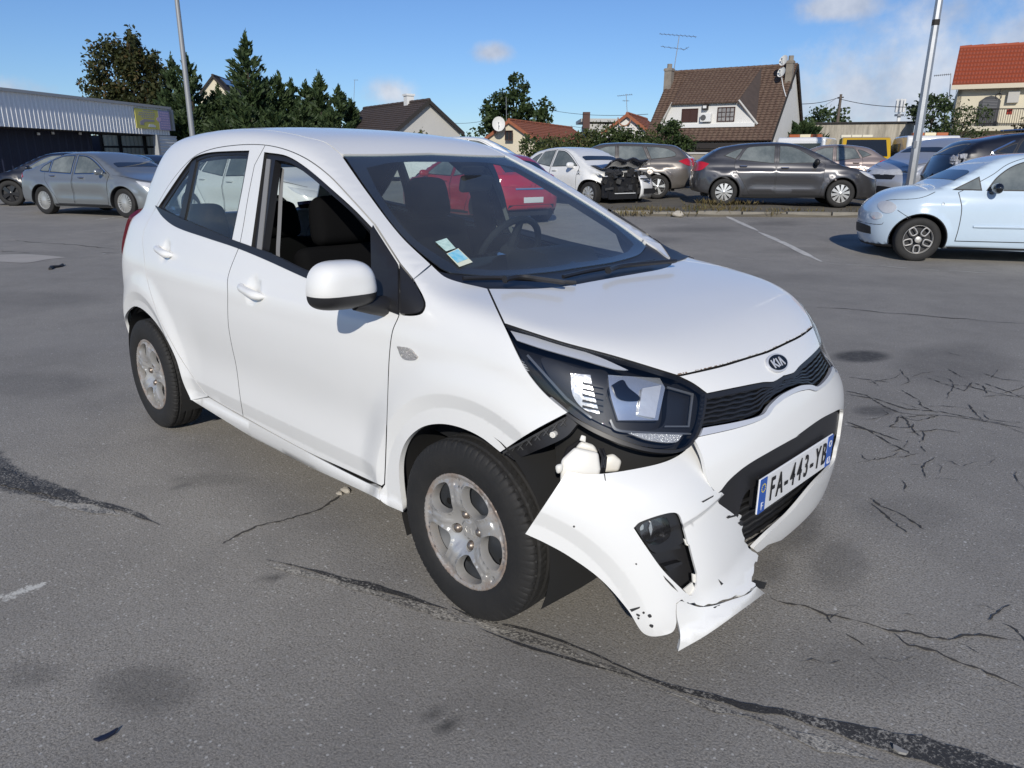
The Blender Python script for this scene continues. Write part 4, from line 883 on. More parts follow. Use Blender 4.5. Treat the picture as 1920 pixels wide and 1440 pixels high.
    # open bay with a framed translucent back wall
    bw=b+u*.15; pan=mat('translucent_sheet',(.42,.34,.24),rough=.6,var=.6,vscale=2,vcol=(.24,.19,.13)); nt=pan.node_tree; tl=nt.nodes.new('ShaderNodeBsdfTranslucent'); tl.inputs[0].default_value=(.95,.78,.55,1); ms_=nt.nodes.new('ShaderNodeMixShader'); ms_.inputs[0].default_value=.85; nt.links.new(nt.nodes['Principled BSDF'].outputs[0],ms_.inputs[1]); nt.links.new(tl.outputs[0],ms_.inputs[2]); nt.links.new(ms_.outputs[0],nt.nodes['Material Output'].inputs[0])
    p0=onvplane((193,270),bw,nn); p1=onvplane((294,270),bw,nn); dv=hdir(p0,p1); W=(p1-p0)@dv; ztp=float(onvplane((245,248),bw,nn)[2]); zmd=float(onvplane((245,275.5),bw,nn)[2])
    for (s0,s1_) in ((.0,.33),(.35,.79),(.81,1.0)):
        for (z0,z1) in ((-.1,zmd-.05),(zmd+.05,ztp)):
            c=MB(); q0=p0+dv*W*s0; q1=p0+dv*W*s1_; k=max(3,int(abs(W)*(s1_-s0)/.25)); lo=[];hi=[]
            for j in range(k*2+1): cc=q0+(q1-q0)*j/(k*2)-u*(.035 if j%2 else 0); lo.append((cc[0],cc[1],z0)); hi.append((cc[0],cc[1],z1))
            c.sheet([lo,hi]).build('translucent_panel',pan,wh)
    fr=MB(); Rb=np.stack([dv,np.array([-dv[1],dv[0],0]),Z3],1)
    for s_ in (0,.34,.80,1.0): q=p0+dv*W*s_-u*.1; fr.box((q[0],q[1],ztp/2),(.16,.14,ztp+.1),Rb)
    for z in (zmd,ztp+.05): q=p0+dv*W*.5-u*.1; fr.box((q[0],q[1],z),(abs(W),.1,.12),Rb)
    fr.build('bay_frame',woodd,wh)
    for sg in (-1,):
        ex=MB(); e1_=p0*[1,1,0]; e2_=(p0-dv*8*np.sign(dv@(p1-p0)))*[1,1,0]; quad(ex,e1_-Z3*.1,e2_-Z3*.1,e2_+Z3*zb,e1_+Z3*zb,.1); ex.build('end_wall',navy,wh)
    q=p0+dv*(-3.); bk=MB(); q2=q-u*12; quad(bk,q2*[1,1,0],q*[1,1,0],q*[1,1,0]+Z3*zb,q2*[1,1,0]+Z3*zb,.1); bk.build('bay_back_wall',navy,wh)
    e0=onvplane((293,262),a,u); corr('end_panel',e0,b+u*.45,-.2,zb,.19,.04,wcl,True)
    ep=MB(); ep.box(((e0)[0],(e0)[1],zb/2),(.22,.3,zb),np.stack([u,nn,Z3],1)); ep.build('steel_post',mat('grey_post',(.36,.37,.38),rough=.5),wh)
    sw=MB(); q=b+u*.45; quad(sw,q*[1,1,0]+Z3*(ztp+.1),(q+nn*14)*[1,1,0]+Z3*(ztp+.1),(q+nn*14)*[1,1,0]+Z3*zt,q*[1,1,0]+Z3*zt,.2); sw.build('side_wall',gry,wh)
    rf=MB(); quad(rf,a+nn*.3-Z3*.08,b+u*.5+nn*.3-Z3*.08,b+u*.5+nn*5.5-Z3*.08,a+nn*5.5-Z3*.08,.2); rf.build('roof_deck',gry,wh)
    wl=mat('wall_light_white',(.8,.8,.8)); 
    for px in ((72,251),(99,249.5),(150,250.5)): q=onvplane(px,a+ri-nn*.12,u); MB().box(q,(.12,.12,.12)).build('wall_light',wl,wh)
    settle(wh)
    # advertising banner on the band
    fo=-nn*.09; A0,A1=onvplane((251,202),a+fo,u),onvplane((315,204),a+fo,u); B0=onvplane((255,240),a+fo,u); W=(A1-A0)@u; H=A0[2]-B0[2]; C0=A0*[1,1,0]+Z3*B0[2]
    bn=empty('banner',tuple(C0+u*W/2),0,'yellow and purple advertising banner on the warehouse corner','banner'); yl=mat('banner_yellow',(.68,.62,.16),rough=.5,var=.3,vscale=2,vcol=(.58,.54,.16)); pu=mat('banner_purple',(.34,.31,.52),rough=.5,var=.6,vscale=9,vcol=(.48,.45,.60)); pg=mat('banner_mauve',(.40,.36,.38),rough=.5); lil=mat('banner_pink',(.62,.48,.62),rough=.5)
    fr_=(C0,u,Z3,-nn)
    def rect(x0,x1,y0,y1): return [(x0*W,y0*H),(x1*W,y0*H),(x1*W,y1*H),(x0*W,y1*H)]
    MB().prism(rect(0,1,0,1),0,.03,fr_).build('banner_board',yl,bn); MB().prism(rect(.66,1,-.02,1.0),.03,.036,fr_).build('purple_field',pu,bn)
    t_=MB()
    for (x0,x1,y) in ((.22,.52,.88),(.10,.56,.76),(.08,.55,.66),(.16,.52,.56)):
        x=x0
        while x<x1: w_=RNG.uniform(.02,.06); t_.prism(rect(x,min(x+w_,x1),y,y+.055),.03,.035,fr_); x+=w_+.012
    t_.build('banner_line',pg,bn); MB().prism([(.10*W,.18*H),(.10*W,.34*H),(.22*W,.48*H),(.52*W,.48*H),(.52*W,.38*H),(.27*W,.36*H),(.20*W,.28*H),(.22*W,.18*H)],.03,.036,fr_).build('banner_arrow',pg,bn)
    MB().prism([(.32*W,.10*H),(.55*W,.10*H),(.54*W,.18*H),(.48*W,.24*H),(.36*W,.24*H)],.03,.036,fr_).build('banner_car',whp,bn); MB().prism([(.66*W+.07*W*math.cos(t),.52*H+.12*H*math.sin(t)) for t in np.linspace(0,2*math.pi,20)[:-1]],.036,.042,fr_).build('banner_disc',lil,bn)
    t_=MB()
    for r in range(7):
        x=.72
        while x<.97: w_=RNG.uniform(.015,.05); t_.prism(rect(x,min(x+w_,.98),.08+r*.13,.08+r*.13+.05),.036,.04,fr_); x+=w_+.02
    t_.build('banner_line',lil,bn); settle(bn)
    # ---------------------------------------------------------- poles, cables, mast
    galv=mat('galvanised_steel',(.50,.51,.52),rough=.38,metal=.75,var=.4,vscale=3); gp=mat('pole_grey',(.30,.31,.32),rough=.5,metal=.3)
    p=atdepth((366,300),27); b0=base_of(p); lp=empty('lamp_post',b0,0,'plain grey lamp post rising behind the damaged car roof','lamp post')
    MB().tube([(0,0,0),(0,0,9.5)],[.105,.065],12).build('pole',gp,lp,smooth=True); MB().box((0,0,.6),(.22,.22,1.2)).build('pole_base',gp,lp)
    p=atdepth((1712,312),18.5); b0=(p[0],p[1],float(verge_z(p[0],p[1]))); lp=empty('lamp_post',b0,0,'shiny galvanised lamp post with a dark clamp behind the pale blue car','lamp post')
    MB().tube([(0,0,0),(0,0,8.5)],[.115,.062],8).build('pole',galv,lp); MB().tube([(0,0,4.15),(0,0,4.28)],.09,8).build('pole_clamp',woodd,lp); MB().box((0,-.10,1.45),(.06,.05,.16)).build('pole_plate',gp,lp)
    p=atdepth((1570,232),62); q=atdepth((1570,178),62); up_=empty('utility_pole',base_of(p),0,'wooden utility pole carrying cables above the concrete shed','utility pole'); hh=q[2]-up_.location[2]
    MB().tube([(0,0,0),(0,0,hh)],[.16,.11],8).build('pole',mat('weathered_wood',(.13,.105,.085),rough=.9),up_); MB().box((.0,0,hh-.25),(.5,.08,.08)).build('insulator_arm',woodd,up_)
    top=np.array([q[0],q[1],q[2]-.25])
    def cable(name,label,A,B,sag,r=.022):
        pts=[tuple(np.array(A)*(1-t)+np.array(B)*t-Z3*sag*4*t*(1-t)) for t in np.linspace(0,1,14)]; tag(MB().tube(pts,r,4).build(name,woodd),label,'cable')
    cable('overhead_cable','overhead cable from the brown house to the wooden pole',atdepth((1500,195),52),top,.12); cable('overhead_cable','overhead cable from the wooden pole to the red roofed house',top,atdepth((1790,197),42),.35)
    cable('overhead_cable','thin stay cable slanting down left of the wooden pole',top,atdepth((1504,222),60),.02,.012); cable('overhead_cable','overhead cable above the round tree and brown house',atdepth((1030,206),85),atdepth((1215,214),60),.3,.02)
    cable('overhead_cable','overhead cable left of the round tree',atdepth((850,231),85),atdepth((905,227),85),.1,.02); cable('overhead_cable','lower overhead cable beside the small orange roof',atdepth((1070,236),80),atdepth((1135,243),80),.1,.018)
    p=atdepth((1685,222),120); ms=empty('cell_mast',base_of(p),0,'white mobile phone antenna cluster rising behind the concrete shed','antenna mast'); hh=atdepth((1685,192),120)[2]
    MB().tube([(0,0,0),(0,0,hh)],.28,8).build('mast',whp,ms)
    for k in range(6): an=k*math.pi/3; MB().box((.62*math.cos(an),.62*math.sin(an),hh-1.0),(.26,.26,2.0)).build('panel_antenna',whp,ms)
    MB().tube([(0,0,hh-2.6),(0,0,hh-2.3)],.7,10).build('platform',MATS['grey_metal'],ms)
    f=atdepth((663,200),75); t=atdepth((665,150),75); antenna('tv_antenna','lone thin antenna mast right of the conifer row',f,t,[(t-CL*.1,t+CL*.35,3,.15)])
    # low block wall behind the parked cars
    a,b=atdepth((1040,300),33),atdepth((1330,296),30); wt=MB(); u=hdir(a,b); zt=1.62
    blk_=mat('block_wall',(.27,.245,.20),rough=.95,var=.5,vscale=2,vcol=(.17,.155,.13)); bw=empty('block_wall',base_of((a+b)/2),0,'low beige block wall behind the parked brown estate car','wall')
    L_=np.linalg.norm((b-a)[:2]); nrm=np.array([-u[1],u[0],0]); MB().box(((a+b)/2)*[1,1,0]+Z3*(zt/2),(L_,.18,zt),np.stack([u,nrm,Z3],1)).build('wall_face',blk_,bw); MB().box(((a+b)/2)*[1,1,0]+Z3*(zt+.04),(L_+.1,.26,.07),np.stack([u,nrm,Z3],1)).build('coping',gry,bw); settle(bw)
    # ---------------------------------------------------------- trees
    lf_a=leaf_mat('autumn_leaves',(.022,.034,.013),(.075,.078,.028),(.13,.080,.034)); lf_c=leaf_mat('cypress_green',(.018,.038,.015),(.080,.118,.046)); lf_d=leaf_mat('dark_green_leaves',(.018,.034,.012),(.070,.105,.034)); lf_b=leaf_mat('bush_green',(.022,.040,.012),(.085,.115,.035)); lf_o=leaf_mat('olive_leaves',(.035,.048,.016),(.12,.135,.045),(.15,.12,.06)); lf_h=leaf_mat('dry_grass',(.10,.075,.03),(.20,.16,.07),(.07,.10,.03))
    def foot(px,w): p=atdepth(px,w); return base_of(p)
    s=62/1380*1.02
    broadleaf('tree','tall autumn tree with brown tinged leaves behind the white warehouse',foot((262,297),62),12,[((236-262)*s,(297-120)*s,1.9,2.5),((222-262)*s,(297-165)*s,2.0,2.0),((275-262)*s,(297-95)*s,1.7,1.9),((292-262)*s,(297-130)*s,1.7,2.2),((240-262)*s,(297-190)*s,2.6,2.0),((285-262)*s,(297-190)*s,2.6,2.3),((312-262)*s,(297-150)*s,1.0,1.3),((262-262)*s,(297-235)*s,3.4,2.4),((205-262)*s,(297-185)*s,1.1,.9)],16000,.23,lf_a,clumps=30,trunk=.28,cs=.24)
    cons=[(343,123,58,52,1.5,'narrow conifer just behind the grey lamp post'),(372,124,56,50,2.0,'dark conifer right of the grey lamp post'),(422,176,40,52,1.7,'short conifer below the cream house wall'),(480,86,78,49,2.5,'tallest conifer with ragged side shoots'),(535,150,46,50,1.7,'conifer right of the tallest conifer'),(556,163,36,51,1.35,'second conifer of the even row'),(583,166,36,51,1.3,'third conifer of the even row'),(608,153,36,50,1.25,'slim pointed conifer near the end of the row'),(642,175,34,50,1.2,'last small conifer before the brown roof'),(662,196,26,52,.9,'stunted conifer beside the dark brown roof'),(447,178,44,54,1.6,'pale green conifer left of the tallest one'),(320,178,44,57,1.6,'conifer at the warehouse corner'),(398,200,50,51,1.7,'low dark conifer in front of the cream house'),(508,165,40,51,1.5,'conifer leaning against the tallest conifer'),(355,215,0,48,1.9,'low bushy conifer beside the lamp post foot'),(425,225,0,48,2.0,'low bushy conifer left of the tallest conifer'),(470,205,0,47,1.8,'low bushy conifer below the tallest conifer'),(520,210,0,47,1.9,'low bushy conifer right of the tallest conifer'),(570,205,0,48,1.7,'low bushy conifer before the even row'),(628,212,0,48,1.6,'low bushy conifer before the last small ones'),(332,225,0,50,1.7,'low bushy conifer at the warehouse corner')]
    for i,(x,y,wd,w,r,lab) in enumerate(cons):
        b0=foot((x,297),w); h=atdepth((x,y),w)[2]-b0[2]; big=(i==3)
        conifer('conifer',lab,b0,h,r*(1.0 if not big else 1.0),lf_c,7500 if big else 4600,.15,'row of conifers behind the car',low=.02,droop=-.15 if big else .02,rough=1.2 if big else .9,power=.75 if big else .55)
    s=78/1380
    broadleaf('tree','round dark green tree behind the small orange roof',foot((962,297),78),10,[((955-962)*s,(297-190)*s,2.5,2.2),((925-962)*s,(297-205)*s,1.9,1.9),((970-962)*s,(297-158)*s,1.2,1.3),((1018-962)*s,(297-195)*s,1.0,1.2),((990-962)*s,(297-212)*s,2.1,1.8),((945-962)*s,(297-230)*s,2.8,1.4),((962-962)*s,(297-142)*s,.6,.6),((1000-962)*s,(297-232)*s,2.2,1.3)],7000,.27,lf_d,clumps=24,cs=.22)
    broadleaf('tree','small distant tree right of the grey gable',foot((877,297),95),4,[(0,3.2,1.4,1.1),(.8,2.6,1.2,1.0)],700,.3,lf_d)
    s=34/1380
    broadleaf('bush','olive bush in front of the small white house, left half',foot((1085,297),35),2.6,[(-1.0,1.4,1.0,.6),(.1,1.5,1.1,.65),(1.1,1.7,1.1,.75),(2.0,1.6,.9,.7)],4200,.10,lf_o,trunk=.05,cat='bush')
    broadleaf('bush','taller leafy bush in front of the small white house, right half',foot((1165,297),34),2.8,[(-.6,1.7,.9,.7),(.4,1.6,.8,.75),(1.2,1.5,.7,.6)],3000,.10,lf_b,trunk=.05,cat='bush')
    broadleaf('bush','low bush against the small cream house wall',foot((1020,297),36),1.9,[(-.6,1.4,.7,.6),(.4,1.3,.9,.6)],1500,.10,lf_b,trunk=.04,cat='bush')
    broadleaf('bush','upright laurel bush before the brown roofed house',foot((1256,297),36),3,[(-.2,2.0,.7,.8),(.35,1.5,.8,.7),(-.6,1.3,.7,.6),(.1,2.35,.4,.5)],3600,.10,lf_d,trunk=.05,cat='bush')
    broadleaf('bush','thin yellowish bush left of the brown roofed house',foot((1216,297),36),2,[(0,1.5,.5,.8)],700,.09,lf_o,trunk=.03,cat='bush')
    broadleaf('bush','thin climbing bush against the grey gable wall',foot((795,297),43),3,[(-.1,2.0,.6,.9),(.4,1.5,.5,.6)],420,.13,lf_o,trunk=.05,cat='bush')
    conifer('fir_tree','dark spreading fir between white gable and concrete shed',foot((1500,300),44),2.9,2.1,lf_c,2600,.20,None,droop=-.05,power=.6)
    for px,w,sc in (((1545,297),72,1.2),((1560,297),75,1.0),((1735,297),70,1.4)):
        broadleaf('tree',{1545:'distant tree left of the wooden utility pole',1560:'distant tree right behind the wooden utility pole',1735:'distant tree behind the shed and galvanised post'}[px[0]],foot(px,w),5,[(0,3.9*sc if sc>1 else 3.6,1.6*sc,1.0*sc),(1.0,3.4,1.4,.9)],1400,.26,lf_d)
    s=33/1380
    broadleaf('tree','loose leafy sapling before the red roofed house balcony',foot((1790,297),33),3.6,[((1775-1790)*s,(297-195)*s,.55,.8),((1752-1790)*s,(297-225)*s,.45,.7),((1800-1790)*s,(297-180)*s,.5,.6),((1815-1790)*s,(297-215)*s,.7,.7),((1770-1790)*s,(297-250)*s,.8,.7),((1845-1790)*s,(297-245)*s,.9,.6),((1785-1790)*s,(297-262)*s,1.5,.5),((1870-1790)*s,(297-262)*s,.6,.4),((1828-1790)*s,(297-172)*s,.35,.3)],3600,.085,lf_b,trunk=.05,clumps=22,cs=.34)
    broadleaf('tree','reddish leafed tree at the right picture edge',foot((1912,297),32),2.6,[(0,1.9,.55,.8),(.5,2.2,.6,.7),(.3,1.3,.7,.5)],1500,.10,leaf_mat('bronze_leaves',(.03,.022,.012),(.07,.06,.025)),trunk=.05)
    # arching sumac-like shrub and weeds by the shed
    for (px,w,h_,lab) in (((1583,300),31,.95,'arching feathery shrub in front of the concrete shed'),((1692,300),30,1.15,'upright weed shrub beside the galvanised post')):
        b0=foot(px,w); b0=(b0[0],b0[1],1.25); root=empty('shrub',b0,0,lab,'shrub'); st=MB(); P=[]
        for k in range(12):
            an=RNG.uniform(0,2*math.pi); d=CL*math.cos(an)+CH*math.sin(an); ln=h_*RNG.uniform(.7,1.2); pts=[d*ln*t*.9*(1.3 if w==31 else .5)+Z3*(ln*t*(1.15-.65*t)) for t in np.linspace(0,1,9)]
            st.tube([tuple(p) for p in pts],[.018]*8+[.005],4); P+= [p+RNG.normal(size=3)*.06 for p in pts[3:] for _ in range(9)]
        st.tube([(0,0,-1.4),(0,0,.05)],.05,6); st.build('stem',MATS['bark'],root); V,F=leaves(np.array(P),.13,aspect=2.2); fast_mesh('foliage',V,F,lf_b,root)
    # ---------------------------------------------------------- verge with kerb and dry weeds
    def LD(l,d,z=None):
        p=np.array([CO[0],CO[1],0.])+CL*l+CH*d; p[2]=ground_z(p[0],p[1]) if z is None else z; return p
    ver=bpy.data.materials.new('verge_soil'); mat('verge_soil2',(.10,.09,.072),rough=.95,var=.8,vscale=1.5,vcol=(.17,.15,.115),bump=.5,bscale=12)
    rows=[]
    for d in np.linspace(VERGE,60,40):
        row=[]
        for l in np.linspace(2.0,40,60): p=LD(l,d); e=.05+.05*min(1,(d-VERGE)/.5)+.012*math.sin(l*3.1+d*2)+.01*math.sin(l*7.7); p[2]+=e; row.append(tuple(p))
        rows.append(row)
    vg=MB().sheet(rows); rows2=[[tuple(np.array(p)-Z3*.3) for p in rows[0]],rows[0]]; vg.sheet(rows2); lf=[tuple(r[0]) for r in rows]; vg.sheet([[tuple(np.array(p)-Z3*.3) for p in lf],lf])
    o=vg.build('verge',MATS['verge_soil2'],smooth=True); tag(o,kind='structure')
    pale=mat('kerb_concrete',(.27,.25,.21),rough=.95,var=.7,vscale=3,vcol=(.16,.145,.12))
    for k in range(34):
        l=2.1+k*1.0; p=LD(l+.49,VERGE+.12); o=MB().box((0,0,0),(.96,.16,.16)).build('kerb_stone',pale,MATS and bpy.data.objects['verge']); o.location=(p[0],p[1],p[2]+.03+RNG.uniform(-.015,.01)); o.rotation_euler=(RNG.uniform(-.05,.05),0,math.atan2(CL[1],CL[0])+RNG.uniform(-.02,.02))
    # weeds: blades in tufts
    B=[]; A=[]; 
    def tuft(l,d,n,h,sp):
        for _ in range(n):
            p=LD(l+RNG.normal()*sp,d+RNG.normal()*sp*.35)+Z3*.06; a=np.array([RNG.normal()*.45,RNG.normal()*.45,1.]); B.append(p+a*h*.4*RNG.uniform(.5,1)); A.append(a)
    for k in range(85): l=RNG.uniform(2.1,12.5); tuft(l,VERGE+RNG.choice([.0,.25,.6,.9])+RNG.normal()*.12,int(RNG.uniform(6,26)),RNG.uniform(.05,.16),.16)
    for l,d,n,h in ((4.2,16.95,110,.42),(5.0,17.1,70,.30),(3.0,16.9,60,.28),(9.9,17.0,80,.45),(9.6,16.8,50,.3),(5.3,18.6,90,.40),(4.6,18.2,60,.5),(8.6,16.8,40,.22)): tuft(l,d,n,h,.28)
    V,F=leaves(np.array(B),.16,aspect=1.,axis=np.array(A)); C=V.reshape(-1,4,3); c=C.mean(1,keepdims=True); 
    V2=C.copy(); mid=(C[:,1]+C[:,3])/2; V2[:,1]=mid+(C[:,1]-mid)*.14; V2[:,3]=mid+(C[:,3]-mid)*.14
    tag(fast_mesh('weeds',V2.reshape(-1,3),F,lf_h),'dry grass and weeds along the kerb under the parked cars','weeds',kind='stuff')
    # stones and litter on the verge
    stm=mat('pale_stone',(.46,.42,.35),rough=.9)
    def stone(name,label,p,r,m,sq=(1,1,.6),group=None,cat='stone'):
        bm=bmesh.new(); bmesh.ops.create_icosphere(bm,subdivisions=2,radius=r)
        for v in bm.verts: v.co=Vector([v.co.x*sq[0],v.co.y*sq[1],v.co.z*sq[2]])*(1+.22*math.sin(v.co.x*37/r*.05+v.co.y*51/r*.05)+RNG.uniform(-.10,.10))
        me=bpy.data.meshes.new(name); bm.to_mesh(me); bm.free(); me.materials.append(m); o=bpy.data.objects.new(name,me); COL.objects.link(o); o.location=tuple(p); return tag(o,label,cat,group)
    p=LD(3.6,16.62); stone('stone','pale lump of stone at the kerb left of the dark grey car',p+Z3*.06,.13,stm,(1.1,.8,.6))
    pl=mat('crumpled_plastic',(.42,.44,.47),rough=.35,spec=.6)
    for (l,lab) in ((9.0,'crumpled grey plastic sheet on the verge by the front wheel'),(9.9,'smaller piece of grey plastic near the pale blue car')):
        mb=MB(); rows=[]
        for i in range(8): rows.append([tuple(LD(l+(i-3.5)*.09,16.72+(j-2)*.07)+Z3*(.07+RNG.uniform(0,.09))) for j in range(5)])
        mb.sheet(rows); tag(mb.build('plastic_sheet',pl),lab,'plastic sheet')
    # debris on the near asphalt
    p=gpt((647,922)); stone('stone','broken pale stone chip under the car sill',p+Z3*.008,.022,stm,(1.3,.8,.5)); p=gpt((636,927)); stone('stone','smaller pale chip left of the broken stone',p+Z3*.006,.014,stm,(1.2,.9,.5))
    blkd=mat('black_rubber_scrap',(.012,.012,.013),rough=.6)
    pts=[tuple(gpt(q)+Z3*.012) for q in ((94,506),(98,503),(106,502),(113,501),(117,499),(118,497))]; tag(MB().tube(pts,[.02,.028,.022,.018,.02,.012],6).build('rubber_scrap',blkd),'curved black scrap lying near the pale concrete patch','scrap')
    P=[gpt(q)+Z3*(.006+.01*math.sin(i)) for i,q in enumerate(((176,1392),(190,1388),(206,1380),(222,1371),(216,1380),(200,1390),(186,1395)))]; o=MB().prism([(q[0]-P[0][0],q[1]-P[0][1]) for q in P],0,.006,((P[0][0],P[0][1],.006),(1,0,0),(0,1,0),(0,0,1))).build('plastic_shard',mat('blue_black_plastic',(.012,.016,.035),rough=.4)); tag(o,'thin dark blue shard on the asphalt at lower left','shard')
    P=[gpt(q) for q in ((1673,1402),(1682,1406),(1692,1412),(1702,1416),(1698,1420),(1684,1417),(1674,1409))]; o=MB().prism([(q[0],q[1]) for q in P],.006,.012,((0,0,0),(1,0,0),(0,1,0),(0,0,1))).build('plastic_shard',mat('grey_flake',(.30,.29,.27),rough=.6)); tag(o,'pale grey flake lying on the black tar seam','shard')
# ================================================================== wheels
def tyre_mesh(Rt=.288,w=.175,rr=.185,n=420,tread=True,name='tyre'):
    hw=w/2; th=[]
    ys=[]
    prof=[(rr-.012,-hw*.74),(rr-.004,-hw*.86),(rr+.006,-hw*.93),(rr+.012,-hw*.95),(rr+.014,-hw*.96),(rr+.03,-hw*.995),(rr+.05,-hw*1.0),(Rt-.045,-hw*.995),(Rt-.040,-hw*.985),(Rt-.026,-hw*.95),(Rt-.014,-hw*.90),(Rt-.006,-hw*.83)]
    k=22
    tr=[(Rt-.004*(abs(y)/(hw*.78))**2,y) for y in np.linspace(-hw*.78,hw*.78,k*2+1)]
    full=prof+tr+[(r,-y) for r,y in prof[::-1]]
    r=np.array([p[0] for p in full]); y=np.array([p[1] for p in full]); a=np.arange(n)*2*math.pi/n
    A,RR=np.meshgrid(a,r,indexing='ij'); _,YY=np.meshgrid(a,y,indexing='ij'); RR=RR.copy()
    if tread:
        idx=np.zeros(len(full)); idx[len(prof)-3:len(prof)+len(tr)+3]=1
        gv=np.zeros_like(RR)
        for g0 in (-.052,-.019,.019,.052): gv=np.maximum(gv,(np.abs(YY-g0*w/.175)<.0045)*1.)
        arc=A*Rt
        sh=(np.abs(YY)>.054*w/.175)&((arc/.0235+YY*6)%1<.17)
        md=(np.abs(YY)<=.054*w/.175)&(np.abs(YY)>.02)&((arc/.0235+np.abs(YY)*26+.3)%1<.13)
        RR-=idx[None]*(.0065*gv+.0045*sh*(gv==0)+.003*md*(gv==0))
    V=np.stack([RR*np.cos(A),YY,RR*np.sin(A)],-1).reshape(-1,3); m=len(full)
    F=[(i*m+j,((i+1)%n)*m+j,((i+1)%n)*m+j+1,i*m+j+1) for i in range(n) for j in range(m-1)]
    return V,F
def disc_panel(name,m,loops,hfun,thick,parent,grid=.012,hole_depth=None):
    """wheel-face sheet in the x-z plane facing -y; hfun(x,z) gives height outward"""
    L2=[inset_poly(np.array(l),0) for l in loops]
    V2,T,L=tri2d(L2,grid); h=hfun(V2[:,0],V2[:,1])
    V=np.stack([V2[:,0],-h,V2[:,1]],1)
    e=1e-4; hx=(hfun(V2[:,0]+e,V2[:,1])-hfun(V2[:,0]-e,V2[:,1]))/(2*e); hz=(hfun(V2[:,0],V2[:,1]+e)-hfun(V2[:,0],V2[:,1]-e))/(2*e)
    n=np.stack([-hx,-np.ones(len(hx)),-hz],1); n/=np.linalg.norm(n,axis=1,keepdims=True)
    fn=np.cross(V[T[:,1]]-V[T[:,0]],V[T[:,2]]-V[T[:,0]])
    if fn[:,1].sum()>0: T=T[:,::-1]
    F=[tuple(t) for t in T]; VV=[V]; NN=[n]; base=len(V)
    for li,l in enumerate(L):
        idx=[i for i in l if i is not None]; k=len(idx); p=V[idx]; c=V2[idx].mean(0)
        q=p.copy(); q[:,1]+=thick
        if li>0: # tapered wall into the opening
            q[:,0]+=(c[0]-q[:,0])*.10; q[:,2]+=(c[1]-q[:,2])*.10
        tan=np.roll(p,-1,0)-np.roll(p,1,0); sn=np.cross(tan,np.array([0,-1.,0])); sn/=np.maximum(np.linalg.norm(sn,axis=1,keepdims=True),1e-9)
        cc=np.array([c[0],0,c[1]]); 
        if ((sn*(p-cc)).sum()<0)==(li==0): sn=-sn
        VV+=[p,q]; NN+=[sn*.8+n[idx]*.2,sn]
        for i in range(k):
            j=(i+1)%k; f=(base+i,base+j,base+k+j,base+k+i); nn=np.cross(p[j]-p[i],q[i]-p[i])
            if nn@sn[i]<0: f=f[::-1]
            F.append(f)
        base+=2*k
    return mesh_obj(name,np.concatenate(VV),F,m,parent,np.concatenate(NN))
def circle(r,n=64,c=(0,0)): return np.array([(c[0]+r*math.cos(2*math.pi*i/n),c[1]+r*math.sin(2*math.pi*i/n)) for i in range(n)])
def polar(pts,rot=0.,step=.006):
    return curve([tuple([r*math.cos(R(a+rot)),r*math.sin(R(a+rot))]+list(x)) for r,a,*x in pts],step)
def rubber():
    if 'tyre_rubber' in MATS: return MATS['tyre_rubber']
    return mat('tyre_rubber',(.013,.013,.013),rough=.75,var=.7,vscale=9,vcol=(.026,.024,.022),bump=.12,bscale=240)
